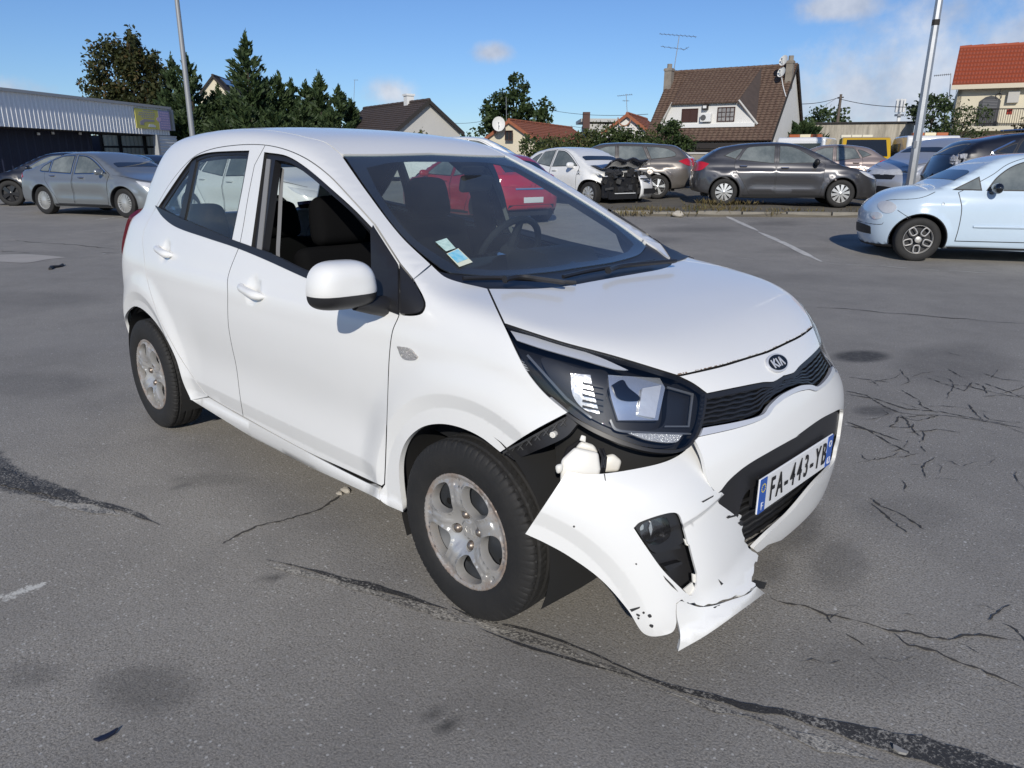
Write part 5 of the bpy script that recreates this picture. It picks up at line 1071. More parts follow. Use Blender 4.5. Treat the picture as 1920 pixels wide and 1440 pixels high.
def make_hero_wheels(car,G):
    rub=rubber()
    m=mat('silver_wheel_cover',(.50,.49,.47),rough=.34,metal=.55); nt=m.node_tree; N=nt.nodes; L=nt.links; b=N['Principled BSDF']
    tc=N.new('ShaderNodeTexCoord'); ln=N.new('ShaderNodeVectorMath'); ln.operation='LENGTH'; L.new(tc.outputs['Object'],ln.inputs[0])
    nz=N.new('ShaderNodeTexNoise'); nz.inputs['Scale'].default_value=14; nz.inputs['Detail'].default_value=8; nz.inputs['Roughness'].default_value=.7; L.new(tc.outputs['Object'],nz.inputs['Vector'])
    ad=N.new('ShaderNodeMath'); ad.operation='MULTIPLY_ADD'; L.new(nz.outputs['Fac'],ad.inputs[0]); ad.inputs[1].default_value=.16; L.new(ln.outputs['Value'],ad.inputs[2])
    mr=N.new('ShaderNodeMapRange'); mr.inputs['From Min'].default_value=.248; mr.inputs['From Max'].default_value=.285; mr.inputs['To Max'].default_value=.8; L.new(ad.outputs[0],mr.inputs['Value'])
    mx=N.new('ShaderNodeMix'); mx.data_type='RGBA'; L.new(mr.outputs[0],mx.inputs[0]); mx.inputs[6].default_value=(.52,.51,.49,1); mx.inputs[7].default_value=(.20,.135,.095,1); L.new(mx.outputs[2],b.inputs['Base Color'])
    iv=N.new('ShaderNodeMath'); iv.operation='MULTIPLY_ADD'; L.new(mr.outputs[0],iv.inputs[0]); iv.inputs[1].default_value=-.6; iv.inputs[2].default_value=.55; L.new(iv.outputs[0],b.inputs['Metallic'])
    steel=mat('dark_steel_wheel',(.045,.05,.058),rough=.5,metal=.3); nutm=mat('rusty_nut',(.30,.27,.24),rough=.4,metal=.8,var=.7,vscale=80,vcol=(.16,.09,.05)); hole=mat('deep_black',(.003,.003,.003),rough=.9)
    V,F=tyre_mesh()
    def build(c,sgn,rot,steer=0):
        w=empty('wheel'); w.parent=car; w.location=(c[0],sgn*c[1],c[2]); w.rotation_euler=(0,0,(0 if sgn<0 else math.pi)+steer)
        return w
    w0=build((0,.703,.288),-1,0)
    ty=mesh_obj('tyre',V,F,rub,w0); ty.data.set_sharp_from_angle(angle=R(35))
    let=MB()
    def face(rot,parent):
        holes=[]
        for k in range(5):
            a0=65+72*k+rot
            holes.append(polar([(.076,-9),(.076,9),(.100,21),(.140,24),(.160,18),(.166,0),(.160,-18),(.140,-24),(.100,-21)],a0))
        def hf(x,z):
            r=np.hypot(x,z); th=np.degrees(np.arctan2(z,x))
            k=((th-65-rot)/72+.5)%1*72-36 # angle from opening centre
            h=.083-.030*ss(.10,.03,r)*1. - .010*ss(.12,.185,r)
            h=h+.007*ss(.168,.180,r)*ss(.1885,.183,r)
            dx=np.abs(36-np.abs(k))*math.pi/180*r   # distance from the spoke's middle
            h=h-.0035*ss(.140,.146,r)*ss(.172,.168,r)*ss(.013,.009,dx)+.002*ss(.05,.07,r)*(1-ss(.14,.15,r))*ss(.012,.004,dx)
            P_=np.stack([np.ravel(x),np.ravel(z)],1); dd=np.full(len(P_),1.)
            for H_ in holes: dd=np.minimum(dd,segdist(P_,H_[::2]))
            h=h+(.0028*ss(.0075,.0045,dd)).reshape(np.shape(r))+.006*ss(.031,.028,r)
            return h
        nh=[]
        for k in range(4):
            a=R(12+90*k+rot*.0); nh.append(circle(.0165,18,(.050*math.cos(a),.050*math.sin(a))))
        f=disc_panel('wheel_cover',m,[circle(.1895,90)]+holes+nh,hf,.028,parent,grid=.0075)
        for k in range(4):
            a=R(12+90*k); c=(.050*math.cos(a),-.052,.050*math.sin(a))
            MB().lathe([(.0155,.012),(.0145,-.004),(.012,-.012),(.006,-.0165),(0,-.018)],'y',c,12).build('wheel_nut',nutm,parent,smooth=True,angle=50)
        e=MB()
        def stroke(a,b,w=.0028):
            a=np.array(a);b=np.array(b);d=(b-a)/np.linalg.norm(b-a);n=np.array([-d[1],d[0]])*w/2
            return [tuple(a-n),tuple(b-n),tuple(b+n),tuple(a+n)]
        for s_ in (stroke((-.017,-.009),(-.017,.009)),stroke((-.015,.0),(-.006,.009)),stroke((-.014,.001),(-.005,-.009)),stroke((-.001,-.009),(-.001,.009)),stroke((.005,-.009),(.011,.009)),stroke((.011,.009),(.017,-.009))):
            e.prism(s_,.0575,.0605,((0,0,0),(1,0,0),(0,0,1),(0,-1,0)))
        e.build('cap_lettering',m,parent)
        return f
    face(0,w0)
    sb=MB(); sb.lathe([(.180,.0),(.184,-.03),(.178,-.055),(.168,-.04),(.150,-.022),(.115,-.020),(.085,-.036),(.02,-.040)],'y',(0,0,0),48); sb.build('steel_rim',steel,w0,smooth=True)
    for k in range(20):
        if k%4==3: continue
        a=2*math.pi*k/20; MB().lathe([(.0115,-.0225),(0.,-.0232)],'y',(.134*math.cos(a),0,.134*math.sin(a)),12).build('vent_hole',hole,w0)
    MB().lathe([(.12,.02),(.12,-.01),(.03,-.012)],'y',(0,.03,0),24).build('brake_disc',steel,w0,smooth=True)
    for c,sgn,rot,tw in (((-2.4,.705,.288),-1,0,22),((0,.703,.288),1,0,40),((-2.4,.705,.288),1,0,60)):
        w=build(c,sgn,rot); w.rotation_mode='XYZ'
        for ch in kids(w0):
            d=ch.copy(); COL.objects.link(d); d.parent=w; d.rotation_euler=(0,R(tw),0)
# ================================================================== parked cars
def rim_mesh(style,r,m,dark,parent):
    """wheel face in the x-z plane looking to -y, origin at wheel centre"""
    mb=MB()
    mb.lathe([(r,.02),(r*1.0,-.012),(r*.965,-.016),(r*.93,-.004),(r*.92,.03)],'y',(0,0,0),40)
    def spoke(a,w0,w1,r0,r1,y0=-.020,y1=-.008,th=.03):
        ca,sa=math.cos(a),math.sin(a); P=lambda rr,w,y:(rr*ca-w*sa,y,rr*sa+w*ca)
        V=[P(r0,-w0,y0),P(r0,w0,y0),P(r1,w1,y1),P(r1,-w1,y1)]; V+=[(v[0],v[1]+th,v[2]) for v in V]
        mb.add(V,[(0,1,2,3),(0,4,5,1),(1,5,6,2),(2,6,7,3),(3,7,4,0)])
    n,w0,w1,twin=dict(ten=(10,.012,.036,0),multi=(20,.008,.013,0),five=(5,.03,.05,0),twin=(5,.012,.018,1),oval=(5,.0,.0,2),six=(6,.035,.03,0))[style]; f=r/.2
    for k in range(n):
        a=2*math.pi*(k+.25)/n
        if twin==1:
            for s in (-1,1): spoke(a+s*.12,w0*f,w1*f,r*.16,r*.94)
        elif twin==2: # racetrack-shaped loops
            ca,sa=math.cos(a),math.sin(a); pts=[]
            for t in np.linspace(0,2*math.pi,25):
                u=r*.66+r*.27*math.copysign(abs(math.cos(t))**.6,math.cos(t)); v=r*.20*math.copysign(abs(math.sin(t))**.6,math.sin(t)); pts.append((u*ca-v*sa,-.010,u*sa+v*ca))
            mb.tube(pts,r*.045,6,cap=False)
        else: spoke(a,w0*f,w1*f,r*.14,r*.95)
    mb.lathe([(r*.22,.0),(r*.22,-.018),(r*.16,-.026),(0,-.027)],'y',(0,0,0),20)
    o=mb.build('rim',m,parent,smooth=True,angle=40)
    MB().lathe([(r*.95,.03),(r*.9,.045),(0,.05)],'y',(0,0,0),28).build('brake_drum',dark,parent)
    return o
WPROTO={}
def wheel(car,c,sgn,Rt,w,style,m,rot=0.):
    root=empty('wheel'); root.parent=car; root.location=c; root.rotation_euler=(0,R(rot)*0,0 if sgn<0 else math.pi)
    key=(style,Rt,m.name)
    if key not in WPROTO:
        V,F=tyre_mesh(Rt,w,Rt*.66,72,False); t=mesh_obj('tyre',V,F,rubber(),root); rim_mesh(style,Rt*.665,m,MATS['rim_dark'],root)
        for ch in kids(root):
            if ch.name.startswith('rim') or ch.name.startswith('brake'): ch.location=(0,-w/2+.028,0)
        WPROTO[key]=[(ch.data,ch.name.split('.')[0],tuple(ch.location)) for ch in kids(root)]
        return root
    for d,n,l in WPROTO[key]:
        o=bpy.data.objects.new(n,d); COL.objects.link(o); o.parent=root; o.location=l; 
        if n=='rim': o.rotation_euler=(0,R(rot),0)
    return root
def body_shell(G,spec,paint,car):
    """skin of the car body: rays fan out from an inner spine, wheel openings left out"""
    wb=spec['wb']; xa,xb,zc=-wb-.15,.15,spec.get('zc',.62); nx,nt,nc=64,72,13
    th=np.linspace(0,2*math.pi,nt,endpoint=False); O_=[];D_=[]
    for k in range(nc): # rear cap
        ph=math.pi/2*(1-(k+.15)/nc); 
        for t in th: O_.append((xa,0,zc)); D_.append((-math.sin(ph),math.cos(ph)*math.cos(t),math.cos(ph)*math.sin(t)))
    for x in np.linspace(xa,xb,nx):
        for t in th: O_.append((x,0,zc)); D_.append((0,math.cos(t),math.sin(t)))
    for k in range(nc):
        ph=math.pi/2*((k+.85)/nc)
        for t in th: O_.append((xb,0,zc)); D_.append((math.sin(ph),math.cos(ph)*math.cos(t),math.cos(ph)*math.sin(t)))
    O_=np.array(O_);D_=np.array(D_)
    # march from outside towards the spine
    far=3.2; P=cast(G,O_+D_*far,-D_,tmax=far,n=110); N=grad(G,P); rows=2*nc+nx
    i=np.arange(rows*nt).reshape(rows,nt); F=np.stack([i[:-1],i[1:],np.roll(i,-1,1)[1:],np.roll(i,-1,1)[:-1]],-1).reshape(-1,4)
    c=P[F].mean(1); keep=np.ones(len(F),bool)
    for wx in (0,-wb):
        ins=((np.hypot(P[:,0]-wx,P[:,2]-spec['Rt'])<spec['Rt']+.05)&(np.abs(P[:,1])>.45)); keep&=~ins[F].all(1)
    r0=spec['Rt']+.05
    for wx in (0,-wb): # round the opening off: push straddling corners out to the rim of the arch
        used=np.unique(F[keep].ravel()); q=P[used]; d=np.hypot(q[:,0]-wx,q[:,2]-spec['Rt']); k=used[(d<r0)&(np.abs(q[:,1])>.45)&(q[:,2]>.12)]
        if len(k):
            v=P[k]; dd=np.stack([v[:,0]-wx,v[:,2]-spec['Rt']],1); dd/=np.linalg.norm(dd,axis=1,keepdims=True)
            low=v[:,2]<spec['Rt']; P[k,0]=np.where(low,wx+np.sign(v[:,0]-wx)*np.sqrt(np.maximum(r0**2-(v[:,2]-spec['Rt'])**2,.01)),wx+dd[:,0]*r0); P[k,2]=np.where(low,v[:,2],spec['Rt']+dd[:,1]*r0)
            sg=np.sign(v[:,1]); P[k]=cast(G,np.stack([P[k,0],sg*1.8,P[k,2]],1),np.stack([sg*0,-sg,sg*0],1),tmax=2.)
    F=F[keep]; F=[tuple(f) for f in F]+[tuple(i[0])[::1],tuple(i[-1])[::-1]]
    me=mesh_obj('body',P,F,paint,car,None); 
    bm=bmesh.new(); bm.from_mesh(me.data); bmesh.ops.recalc_face_normals(bm,faces=bm.faces); bm.to_mesh(me.data); bm.free()
    me.data.polygons.foreach_set('use_smooth',[True]*len(me.data.polygons)); me.data.normals_split_custom_set_from_vertices([tuple(n) for n in N]); return me
def make_car(name,label,spec,loc,heading,paint,lod=2,group='parked cars',cat='car',skip=(),scale=1.,style=None,rimm=None):
    """one parked car; spec in metres, x forward from the front axle, left side +y"""
    car=empty(name,loc,heading,label,cat,group); car.scale=(scale,)*3
    G=spec['G']; wb,Rt,hw=spec['wb'],spec['Rt'],spec['hw']; blk=MATS['car_black']; gl=spec.get('glass') or MATS['car_glass']
    body_shell(G,spec,paint,car)
    def sd(pts,step=.05,closed=True):
        p=curve(pts,step,closed); return cast(G,np.stack([p[:,0],np.full(len(p),-1.9),p[:,1]],1),np.tile([0,1.,0],(len(p),1)),tmax=3.4)
    sdir=(0,.92,-.39)
    for pts in spec['doors']:
        o=sd(pts); ring=panel('door_seam',blk,G,o,sdir,off=-.003,grid=.5,parent=car,inset=-.005,thick=.01,mirror=True,holes=[o])
        d=panel('door',paint,G,o,sdir,off=-.004,grid=.09,parent=car,inset=.004,thick=.006,mirror=True)
    for nm,pts in spec['windows']:
        p=sd(pts); 
        if spec.get('chrome'): panel('window_trim',MATS['car_chrome'],G,p,sdir,off=-.0055,grid=.15,parent=car,inset=-.022,thick=.008,mirror=True)
        panel('window_frame',blk,G,p,sdir,off=-.0068,grid=.15,parent=car,inset=-.004,thick=.008,mirror=True)
        panel(nm,gl,G,p,sdir,off=-.009,grid=.12,parent=car,inset=.012,thick=.006,mirror=True)
    def fr(pts,d,step=.06): # (y,z) outline seen along d from in front or behind, anchored at x0
        p=curve(pts,step,True); dd=np.array(d,float)/np.linalg.norm(d); x0=spec['wsx'] if dd[0]<0 else spec['rwx']
        return cast(G,np.stack([np.full(len(p),x0),p[:,0],p[:,1]],1)-dd*1.6,np.tile(dd,(len(p),1)),tmax=4.5)
    if 'windscreen' not in skip: panel('windscreen',MATS['car_glass_dark'],G,fr(spec['windscreen'],(-.6,0,-.8)),(-.6,0,-.8),off=-.006,grid=.12,parent=car,thick=.006,inset=0)
    panel('rear_window',MATS['car_glass_dark'],G,fr(spec['rear_window'],(1,0,-.25)),(1,0,-.25),off=-.006,grid=.12,parent=car,thick=.006,inset=0)
    if 'headlight' not in skip:
        for pts in spec['headlights']: panel('headlight',MATS['car_lamp'],G,sd(pts,.04),(-.75,.66,0),off=-.006,grid=.06,parent=car,thick=.01,mirror=True,inset=0)
    for pts in spec['tails']: panel('tail_lamp',MATS['car_red'],G,sd(pts,.04),(.75,.66,0),off=-.007,grid=.06,parent=car,thick=.01,mirror=True,inset=0)
    if 'grille' not in skip:
        for pts in spec['grilles']:
            p=curve(pts,.05,True); o=cast(G,np.stack([np.full(len(p),1.6),p[:,0],p[:,1]],1),np.tile([-1.,0,0],(len(p),1)),tmax=3.); panel('grille',blk,G,o,'front',off=-.005,grid=.1,parent=car,thick=.006,inset=0)
    for pts in spec.get('bonnet_seam',[]):
        p=sd(pts,.05,False); q=mirror2=p.copy()
        for s in (1,-1):
            pp=p.copy(); pp[:,1]*=s; MB().tube([tuple(v) for v in pp],.004,4).build('bonnet_seam',blk,car)
    o=sd(spec['sill'],.08); panel('sill',spec.get('sillmat') or blk,G,o,'side',off=-.003,grid=.15,parent=car,thick=.006,mirror=True,inset=0)
    p=curve(spec['rear_plate'],.1,True); o=cast(G,np.stack([np.full(len(p),-wb-2.2),p[:,0],p[:,1]],1),np.tile([1.,0,0],(len(p),1)),tmax=3.); panel('rear_plate',MATS['plate_white_plain'],G,o,'rear',off=-.008,grid=.2,parent=car,thick=.008,inset=0)
    for (x,z) in spec['handles']:
        a,b=sd([(x-.09,z),(x+.09,z)],.3,False)[[0,-1]]
        for s in (1,-1): MB().tube([(a[0],s*a[1],a[2]),(a[0]+.02,s*(a[1]-.035),a[2]),(b[0]-.02,s*(b[1]-.035),b[2]),(b[0],s*b[1],b[2])],[.012,.016,.016,.012],6).build('door_handle',spec.get('handle_mat') or paint,car,smooth=True)
    mx,mz=spec['mirror']; a=sd([(mx,mz),(mx+.01,mz)],.3,False)[0]
    for s in (-1,1):
        c=np.array([mx-.02,s*(abs(a[1])+.13),mz+.045]); n_,m_=14,8; V=[];F=[]
        for j in range(m_+1):
            ph=math.pi*j/m_
            for i in range(n_):
                t=2*math.pi*i/n_; sp=math.sin(ph)**.7; V.append(c+np.array([.06*sp*math.cos(t),.115*math.copysign(abs(math.cos(ph))**.7,math.cos(ph)),.075*sp*math.sin(t)]))
        F=[(j*n_+i,j*n_+(i+1)%n_,(j+1)*n_+(i+1)%n_,(j+1)*n_+i) for j in range(m_) for i in range(n_)]
        mb=MB().add(V,F); mb.tube([tuple(c+np.array([0,-s*.08,-.05])),(a[0],s*abs(a[1]),a[2]-.01)],[.03,.04],6); mb.build('door_mirror',spec.get('mirror_mat') or paint,car,smooth=True,angle=70)
    for wx in (0,-wb):
        for s in (-1,1):
            wheel(car,(wx,s*(hw-.115),Rt),s,Rt,.21,style or spec['style'],rimm or MATS['rim_silver'],rot=RNG.uniform(0,70))
            g=sd([(wx+(Rt+.055)*math.cos(t),Rt+(Rt+.055)*math.sin(t)) for t in np.linspace(R(-20),R(200),26)],.06,False); g[:,1]*=-s
            P=[]; 
            rows=[[ (wx+(q[0]-wx)*f,q[1]+e*s,Rt+(q[2]-Rt)*f) for q in g] for f,e in ((1.012,.006),(.975,.003),(.97,-.14),(.97,-.35))] if s>0 else [[(wx+(q[0]-wx)*f,q[1]+e*s,Rt+(q[2]-Rt)*f) for q in g] for f,e in ((1.012,.006),(.975,.003),(.97,-.14),(.97,-.35))]
            MB().sheet(rows).build('wheel_arch',blk,car,smooth=True)
    MB().span((-wb-.5,-hw*.6,Rt*.62),(.45,hw*.6,Rt*.9)).build('underbody',blk,car)
    for f in spec.get('extras',[]): f(car,G,sd)
    return car
def std_spec(wb=2.685,fo=.93,ro=.81,H=1.50,hw=.90,Rt=.32,kind='hatch',style='ten',chrome=False):
    s=dict(wb=wb,hw=hw,Rt=Rt,style=style,chrome=chrome); k=H/1.50; w=hw
    X=lambda x:x*wb/2.685
    tb=-wb-ro # tail
    plan=tab((tb-.1,w-.16),(tb+.15,w-.07),(-wb,w-.012),(-wb*.5,w),(-.3,w-.004),(.2,w-.02),(fo*.6,w-.10),(fo,w-.20),(fo+.2,w-.3))
    sz=tab((.1,-.06),(.2,-.035),(.3,-.012),(.5,0),(.7,0),(.82,-.012),(.92,-.045),(1.02,-.085),(1.2,-.15))
    base=dict(plan=plan,sidez=sz,
        hood=tab((fo+.05,.66*k),(fo-.12,.74*k),(fo-.35,.83*k),(.25,.92*k),(-.05,.975*k),(-.4,1.0*k),(-1.2,1.02*k),(-2.4,1.06*k),(tb,1.08*k)),
        front=tab((.1,fo-.08),(.25,fo-.02),(.45,fo),(.6,fo-.02),(.75,fo-.10),(.9,fo-.25)),
        fplan=lambda q:-.16*q**2-.42*q**4,
        rear=tab((.2,tb+.12),(.35,tb+.03),(.5,tb),(.65,tb+.01),(.85,tb+.05),(1.05,tb+.10),(1.2,tb+.2)),
        rplan=lambda q:-.06*q**2-.24*q**4,
        zb=tab((tb,.34),(-wb,.22),(-.3,.21),(fo,.19)),
        gh=tab((.8,w-.04),(.95,w-.065),(1.1*k,w-.115),(1.3*k,w-.21),(1.5*k,w-.30)),
        ghplan=tab((tb,-.16),(tb+.5,-.06),(-wb+.4,-.02),(-wb*.5,0),(-.5,-.015),(.2,-.05)),gubot=.8)
    if kind in('hatch','suv'):
        base.update(roof=tab((-.5,1.36*k),(-.9,1.445*k),(-1.4,1.495*k),(-1.9,1.49*k),(X(-2.4),1.45*k),(X(-2.8),1.385*k),(tb,1.25*k)),
          wind=tab((.9*k,.22),(1.0*k,-.05),(1.2*k,-.46),(1.4*k,-.92),(1.55*k,-1.35)),rwin=tab((.9*k,tb+.06),(1.05*k,tb+.14),(1.2*k,tb+.34),(1.38*k,tb+.62),(1.5*k,tb+.85)))
        s['windows']=[('front_window',[(-.50,1.015*k,1),(-.86,1.24*k),(-1.16,1.375*k),(-1.46,1.405*k,1),(-1.47,.99*k,1)]),('rear_window_side',[(-1.57,.99*k,1),(-1.56,1.41*k,1),(X(-2.05),1.385*k),(X(-2.22),1.345*k),(X(-2.40),1.07*k,1)]),('quarter_window',[(X(-2.47),1.09*k,1),(X(-2.31),1.325*k),(X(-2.5),1.29*k),(X(-2.74),1.17*k,1)])]
        s['doors']=[[(-.40,.98*k,1),(-.44,.70),(-.45,.40),(-.48,.28,1),(-1.50,.28,1),(-1.50,.70),(-1.51,1.43*k,1),(-1.20,1.41*k),(-.86,1.28*k),(-.46,1.02*k,1)],[(-1.53,.28,1),(-1.53,.7),(-1.54,1.43*k,1),(X(-2.05),1.41*k),(X(-2.27),1.34*k),(X(-2.47),1.05*k),(X(-2.46),.85),(X(-2.30),.62),(X(-2.16),.40),(X(-2.10),.28,1)]]
        s['rear_window']=[(-.55,1.07*k,1),(.55,1.07*k,1),(.47,1.34*k),(-.47,1.34*k)]
        s['tails']=[[(tb+.02,.80*k,1),(tb+.02,1.02*k,1),(tb+.24,1.03*k),(tb+.42,.985*k,1),(tb+.25,.84*k)]]
    elif kind=='wagon':
        base.update(roof=tab((-.5,1.36*k),(-.9,1.44*k),(-1.4,1.485*k),(-2.1,1.485*k),(-2.8,1.455*k),(tb+.3,1.40*k),(tb,1.36*k)),
          wind=tab((.9*k,.22),(1.0*k,-.05),(1.2*k,-.46),(1.4*k,-.92),(1.55*k,-1.35)),rwin=tab((.9*k,tb+.07),(1.05*k,tb+.12),(1.2*k,tb+.24),(1.38*k,tb+.44),(1.5*k,tb+.60)))
        s['windows']=[('front_window',[(-.50,1.01*k,1),(-.88,1.24*k),(-1.18,1.365*k),(-1.46,1.39*k,1),(-1.47,.99*k,1)]),('rear_window_side',[(-1.56,.99*k,1),(-1.55,1.395*k,1),(-2.2,1.385*k,1),(-2.36,1.03*k,1)]),('quarter_window',[(-2.44,1.04*k,1),(-2.29,1.38*k,1),(-2.80,1.34*k),(-3.08,1.23*k),(-3.10,1.13*k)])]
        s['doors']=[[(-.40,.98*k,1),(-.44,.70),(-.45,.40),(-.48,.28,1),(-1.50,.28,1),(-1.50,.70),(-1.51,1.42*k,1),(-1.20,1.40*k),(-.88,1.28*k),(-.46,1.02*k,1)],[(-1.53,.28,1),(-1.53,.7),(-1.53,1.42*k,1),(-2.23,1.41*k,1),(-2.42,1.0*k),(-2.40,.85),(-2.28,.62),(-2.16,.40),(-2.10,.28,1)]]
        s['rear_window']=[(-.56,1.08*k,1),(.56,1.08*k,1),(.50,1.33*k),(-.50,1.33*k)]
        s['tails']=[[(tb+.02,.86*k,1),(tb+.04,1.06*k,1),(tb+.25,1.08*k),(tb+.50,1.00*k,1),(tb+.28,.90*k)]]
    elif kind=='liftback':
        base.update(roof=tab((-.5,1.34*k),(-.95,1.43*k),(-1.5,1.492*k),(-2.0,1.48*k),(-2.5,1.40*k),(-3.0,1.25*k),(tb+.3,1.10*k),(tb,1.0*k)),
          wind=tab((.9*k,.18),(1.0*k,-.08),(1.2*k,-.52),(1.4*k,-1.02),(1.55*k,-1.45)),rwin=tab((.9*k,tb+.02),(1.05*k,tb+.22),(1.2*k,tb+.72),(1.38*k,tb+1.3),(1.5*k,tb+1.75)))
        s['windows']=[('front_window',[(-.55,1.0*k,1),(-.95,1.24*k),(-1.25,1.36*k),(-1.55,1.39*k,1),(-1.56,.985*k,1)]),('rear_window_side',[(-1.70,.985*k,1),(-1.69,1.39*k,1),(-2.1,1.37*k),(-2.42,1.28*k,1),(-2.44,1.01*k,1)]),('quarter_window',[(-2.50,1.015*k,1),(-2.49,1.25*k,1),(-2.75,1.12*k),(-2.80,1.04*k)])]
        s['doors']=[[(-.42,.97*k,1),(-.46,.70),(-.47,.40),(-.50,.28,1),(-1.60,.28,1),(-1.60,.70),(-1.62,1.42*k,1),(-1.28,1.40*k),(-.94,1.29*k),(-.50,1.02*k,1)],[(-1.64,.28,1),(-1.64,.7),(-1.65,1.42*k,1),(-2.1,1.40*k),(-2.45,1.29*k),(-2.62,1.0*k),(-2.58,.85),(-2.42,.66),(-2.26,.44),(-2.2,.28,1)]]
        s['rear_window']=[(-.58,1.10*k,1),(.58,1.10*k,1),(.5,1.36*k),(-.5,1.36*k)]
        s['tails']=[[(tb+.02,.76*k,1),(tb+.02,.95*k,1),(tb+.20,.98*k),(tb+.34,.90*k,1),(tb+.16,.80*k)]]
    def extra(x,q,z,wb=wb,Rt=Rt,k=k):
        o=0
        for cx in (0,-wb): r=np.hypot(x-cx,z-Rt); o=o+.020*(1-ss(Rt+.09,Rt+.17,r))*ss(.12,.25,z)
        m=ss(-wb+.45,-wb+.75,x)*(1-ss(-.75,-.45,x)); o=o-.022*m*np.exp(-((z-.52)/.13)**2)
        o=o+.012*(1-ss(.80*k+.02*(-x)/2,.845*k+.02*(-x)/2,z))*ss(-wb-.5,-wb-.2,x)*(1-ss(-.3,.2,x))-.012*(1-np.clip((z-.30)/.05,0,1))*m
        return o
    base['extra']=extra
    s['windscreen']=[(-.60,1.02*k,1),(.60,1.02*k,1),(.52,1.38*k),(.0,1.415*k),(-.52,1.38*k)]
    s['headlights']=[[(fo-.05,.64*k,1),(fo-.12,.72*k),(fo-.34,.80*k),(fo-.58,.845*k,1),(fo-.42,.74*k),(fo-.20,.66*k)]]
    s['grilles']=[[(-.36,.60,1),(.36,.60,1),(.40,.70),(-.40,.70)],[(-.45,.26,1),(.45,.26,1),(.38,.40),(-.38,.40)]]
    s['sill']=[(-.45,.22,1),(-wb+.45,.22,1),(-wb+.42,.27,1),(-.42,.27,1)]
    s['rear_plate']=[(-.26,.58,1),(.26,.58,1),(.26,.70,1),(-.26,.70,1)] 
    s['bonnet_seam']=[[(fo-.36,.825*k),(.25,.895*k),(-.05,.94*k),(-.34,.965*k)]]
    s['handles']=[(-1.32,.90*k),(X(-2.28),.93*k)]; s['mirror']=(-.60,.99*k); s['wsx']=-.5; s['rwx']=tb+.3
    s['base']=base; s['G']=Body(**base); s['fo']=fo; s['ro']=ro; s['k']=k; return s
def car_materials():
    mat('car_black',(.014,.014,.015),rough=.55); mat('car_glass',(.10,.115,.11),rough=.05,spec=1.0,var=.8,vscale=2.2,vcol=(.26,.28,.26)); mat('car_glass_dark',(.020,.024,.030),rough=.04,spec=1.); mat('car_chrome',(.72,.72,.74),rough=.15,metal=1)
    mat('car_lamp',(.68,.69,.70),rough=.12,metal=.15,coat=1,var=.35,vscale=9,vcol=(.30,.30,.31)); mat('car_red',(.42,.012,.02),rough=.12,coat=1); mat('plate_white_plain',(.68,.69,.68),rough=.4); mat('rim_silver',(.62,.62,.60),rough=.3,metal=.6); mat('rim_dark',(.02,.02,.022),rough=.6); mat('rim_black',(.015,.015,.017),rough=.25,coat=.3)
def cpaint(n,c,metal=.0,rough=.3,coat=.8): return mat(n,c,rough=rough,metal=metal,coat=coat,var=.12,vscale=1.5)
def spot(px,w,local,heading,lift=0.,zfun=ground_z):
    """car origin so that its local ground point lies under photo point px at depth w"""
    p=atdepth(px,w); c,s=math.cos(heading),math.sin(heading); x=p[0]-(local[0]*c-local[1]*s); y=p[1]-(local[0]*s+local[1]*c); return (x,y,float(zfun(p[0],p[1]))+lift)
def ang(right,away): # heading from components along the photographer's right and away
    v=CL*right+CH*away; return math.atan2(v[1],v[0])
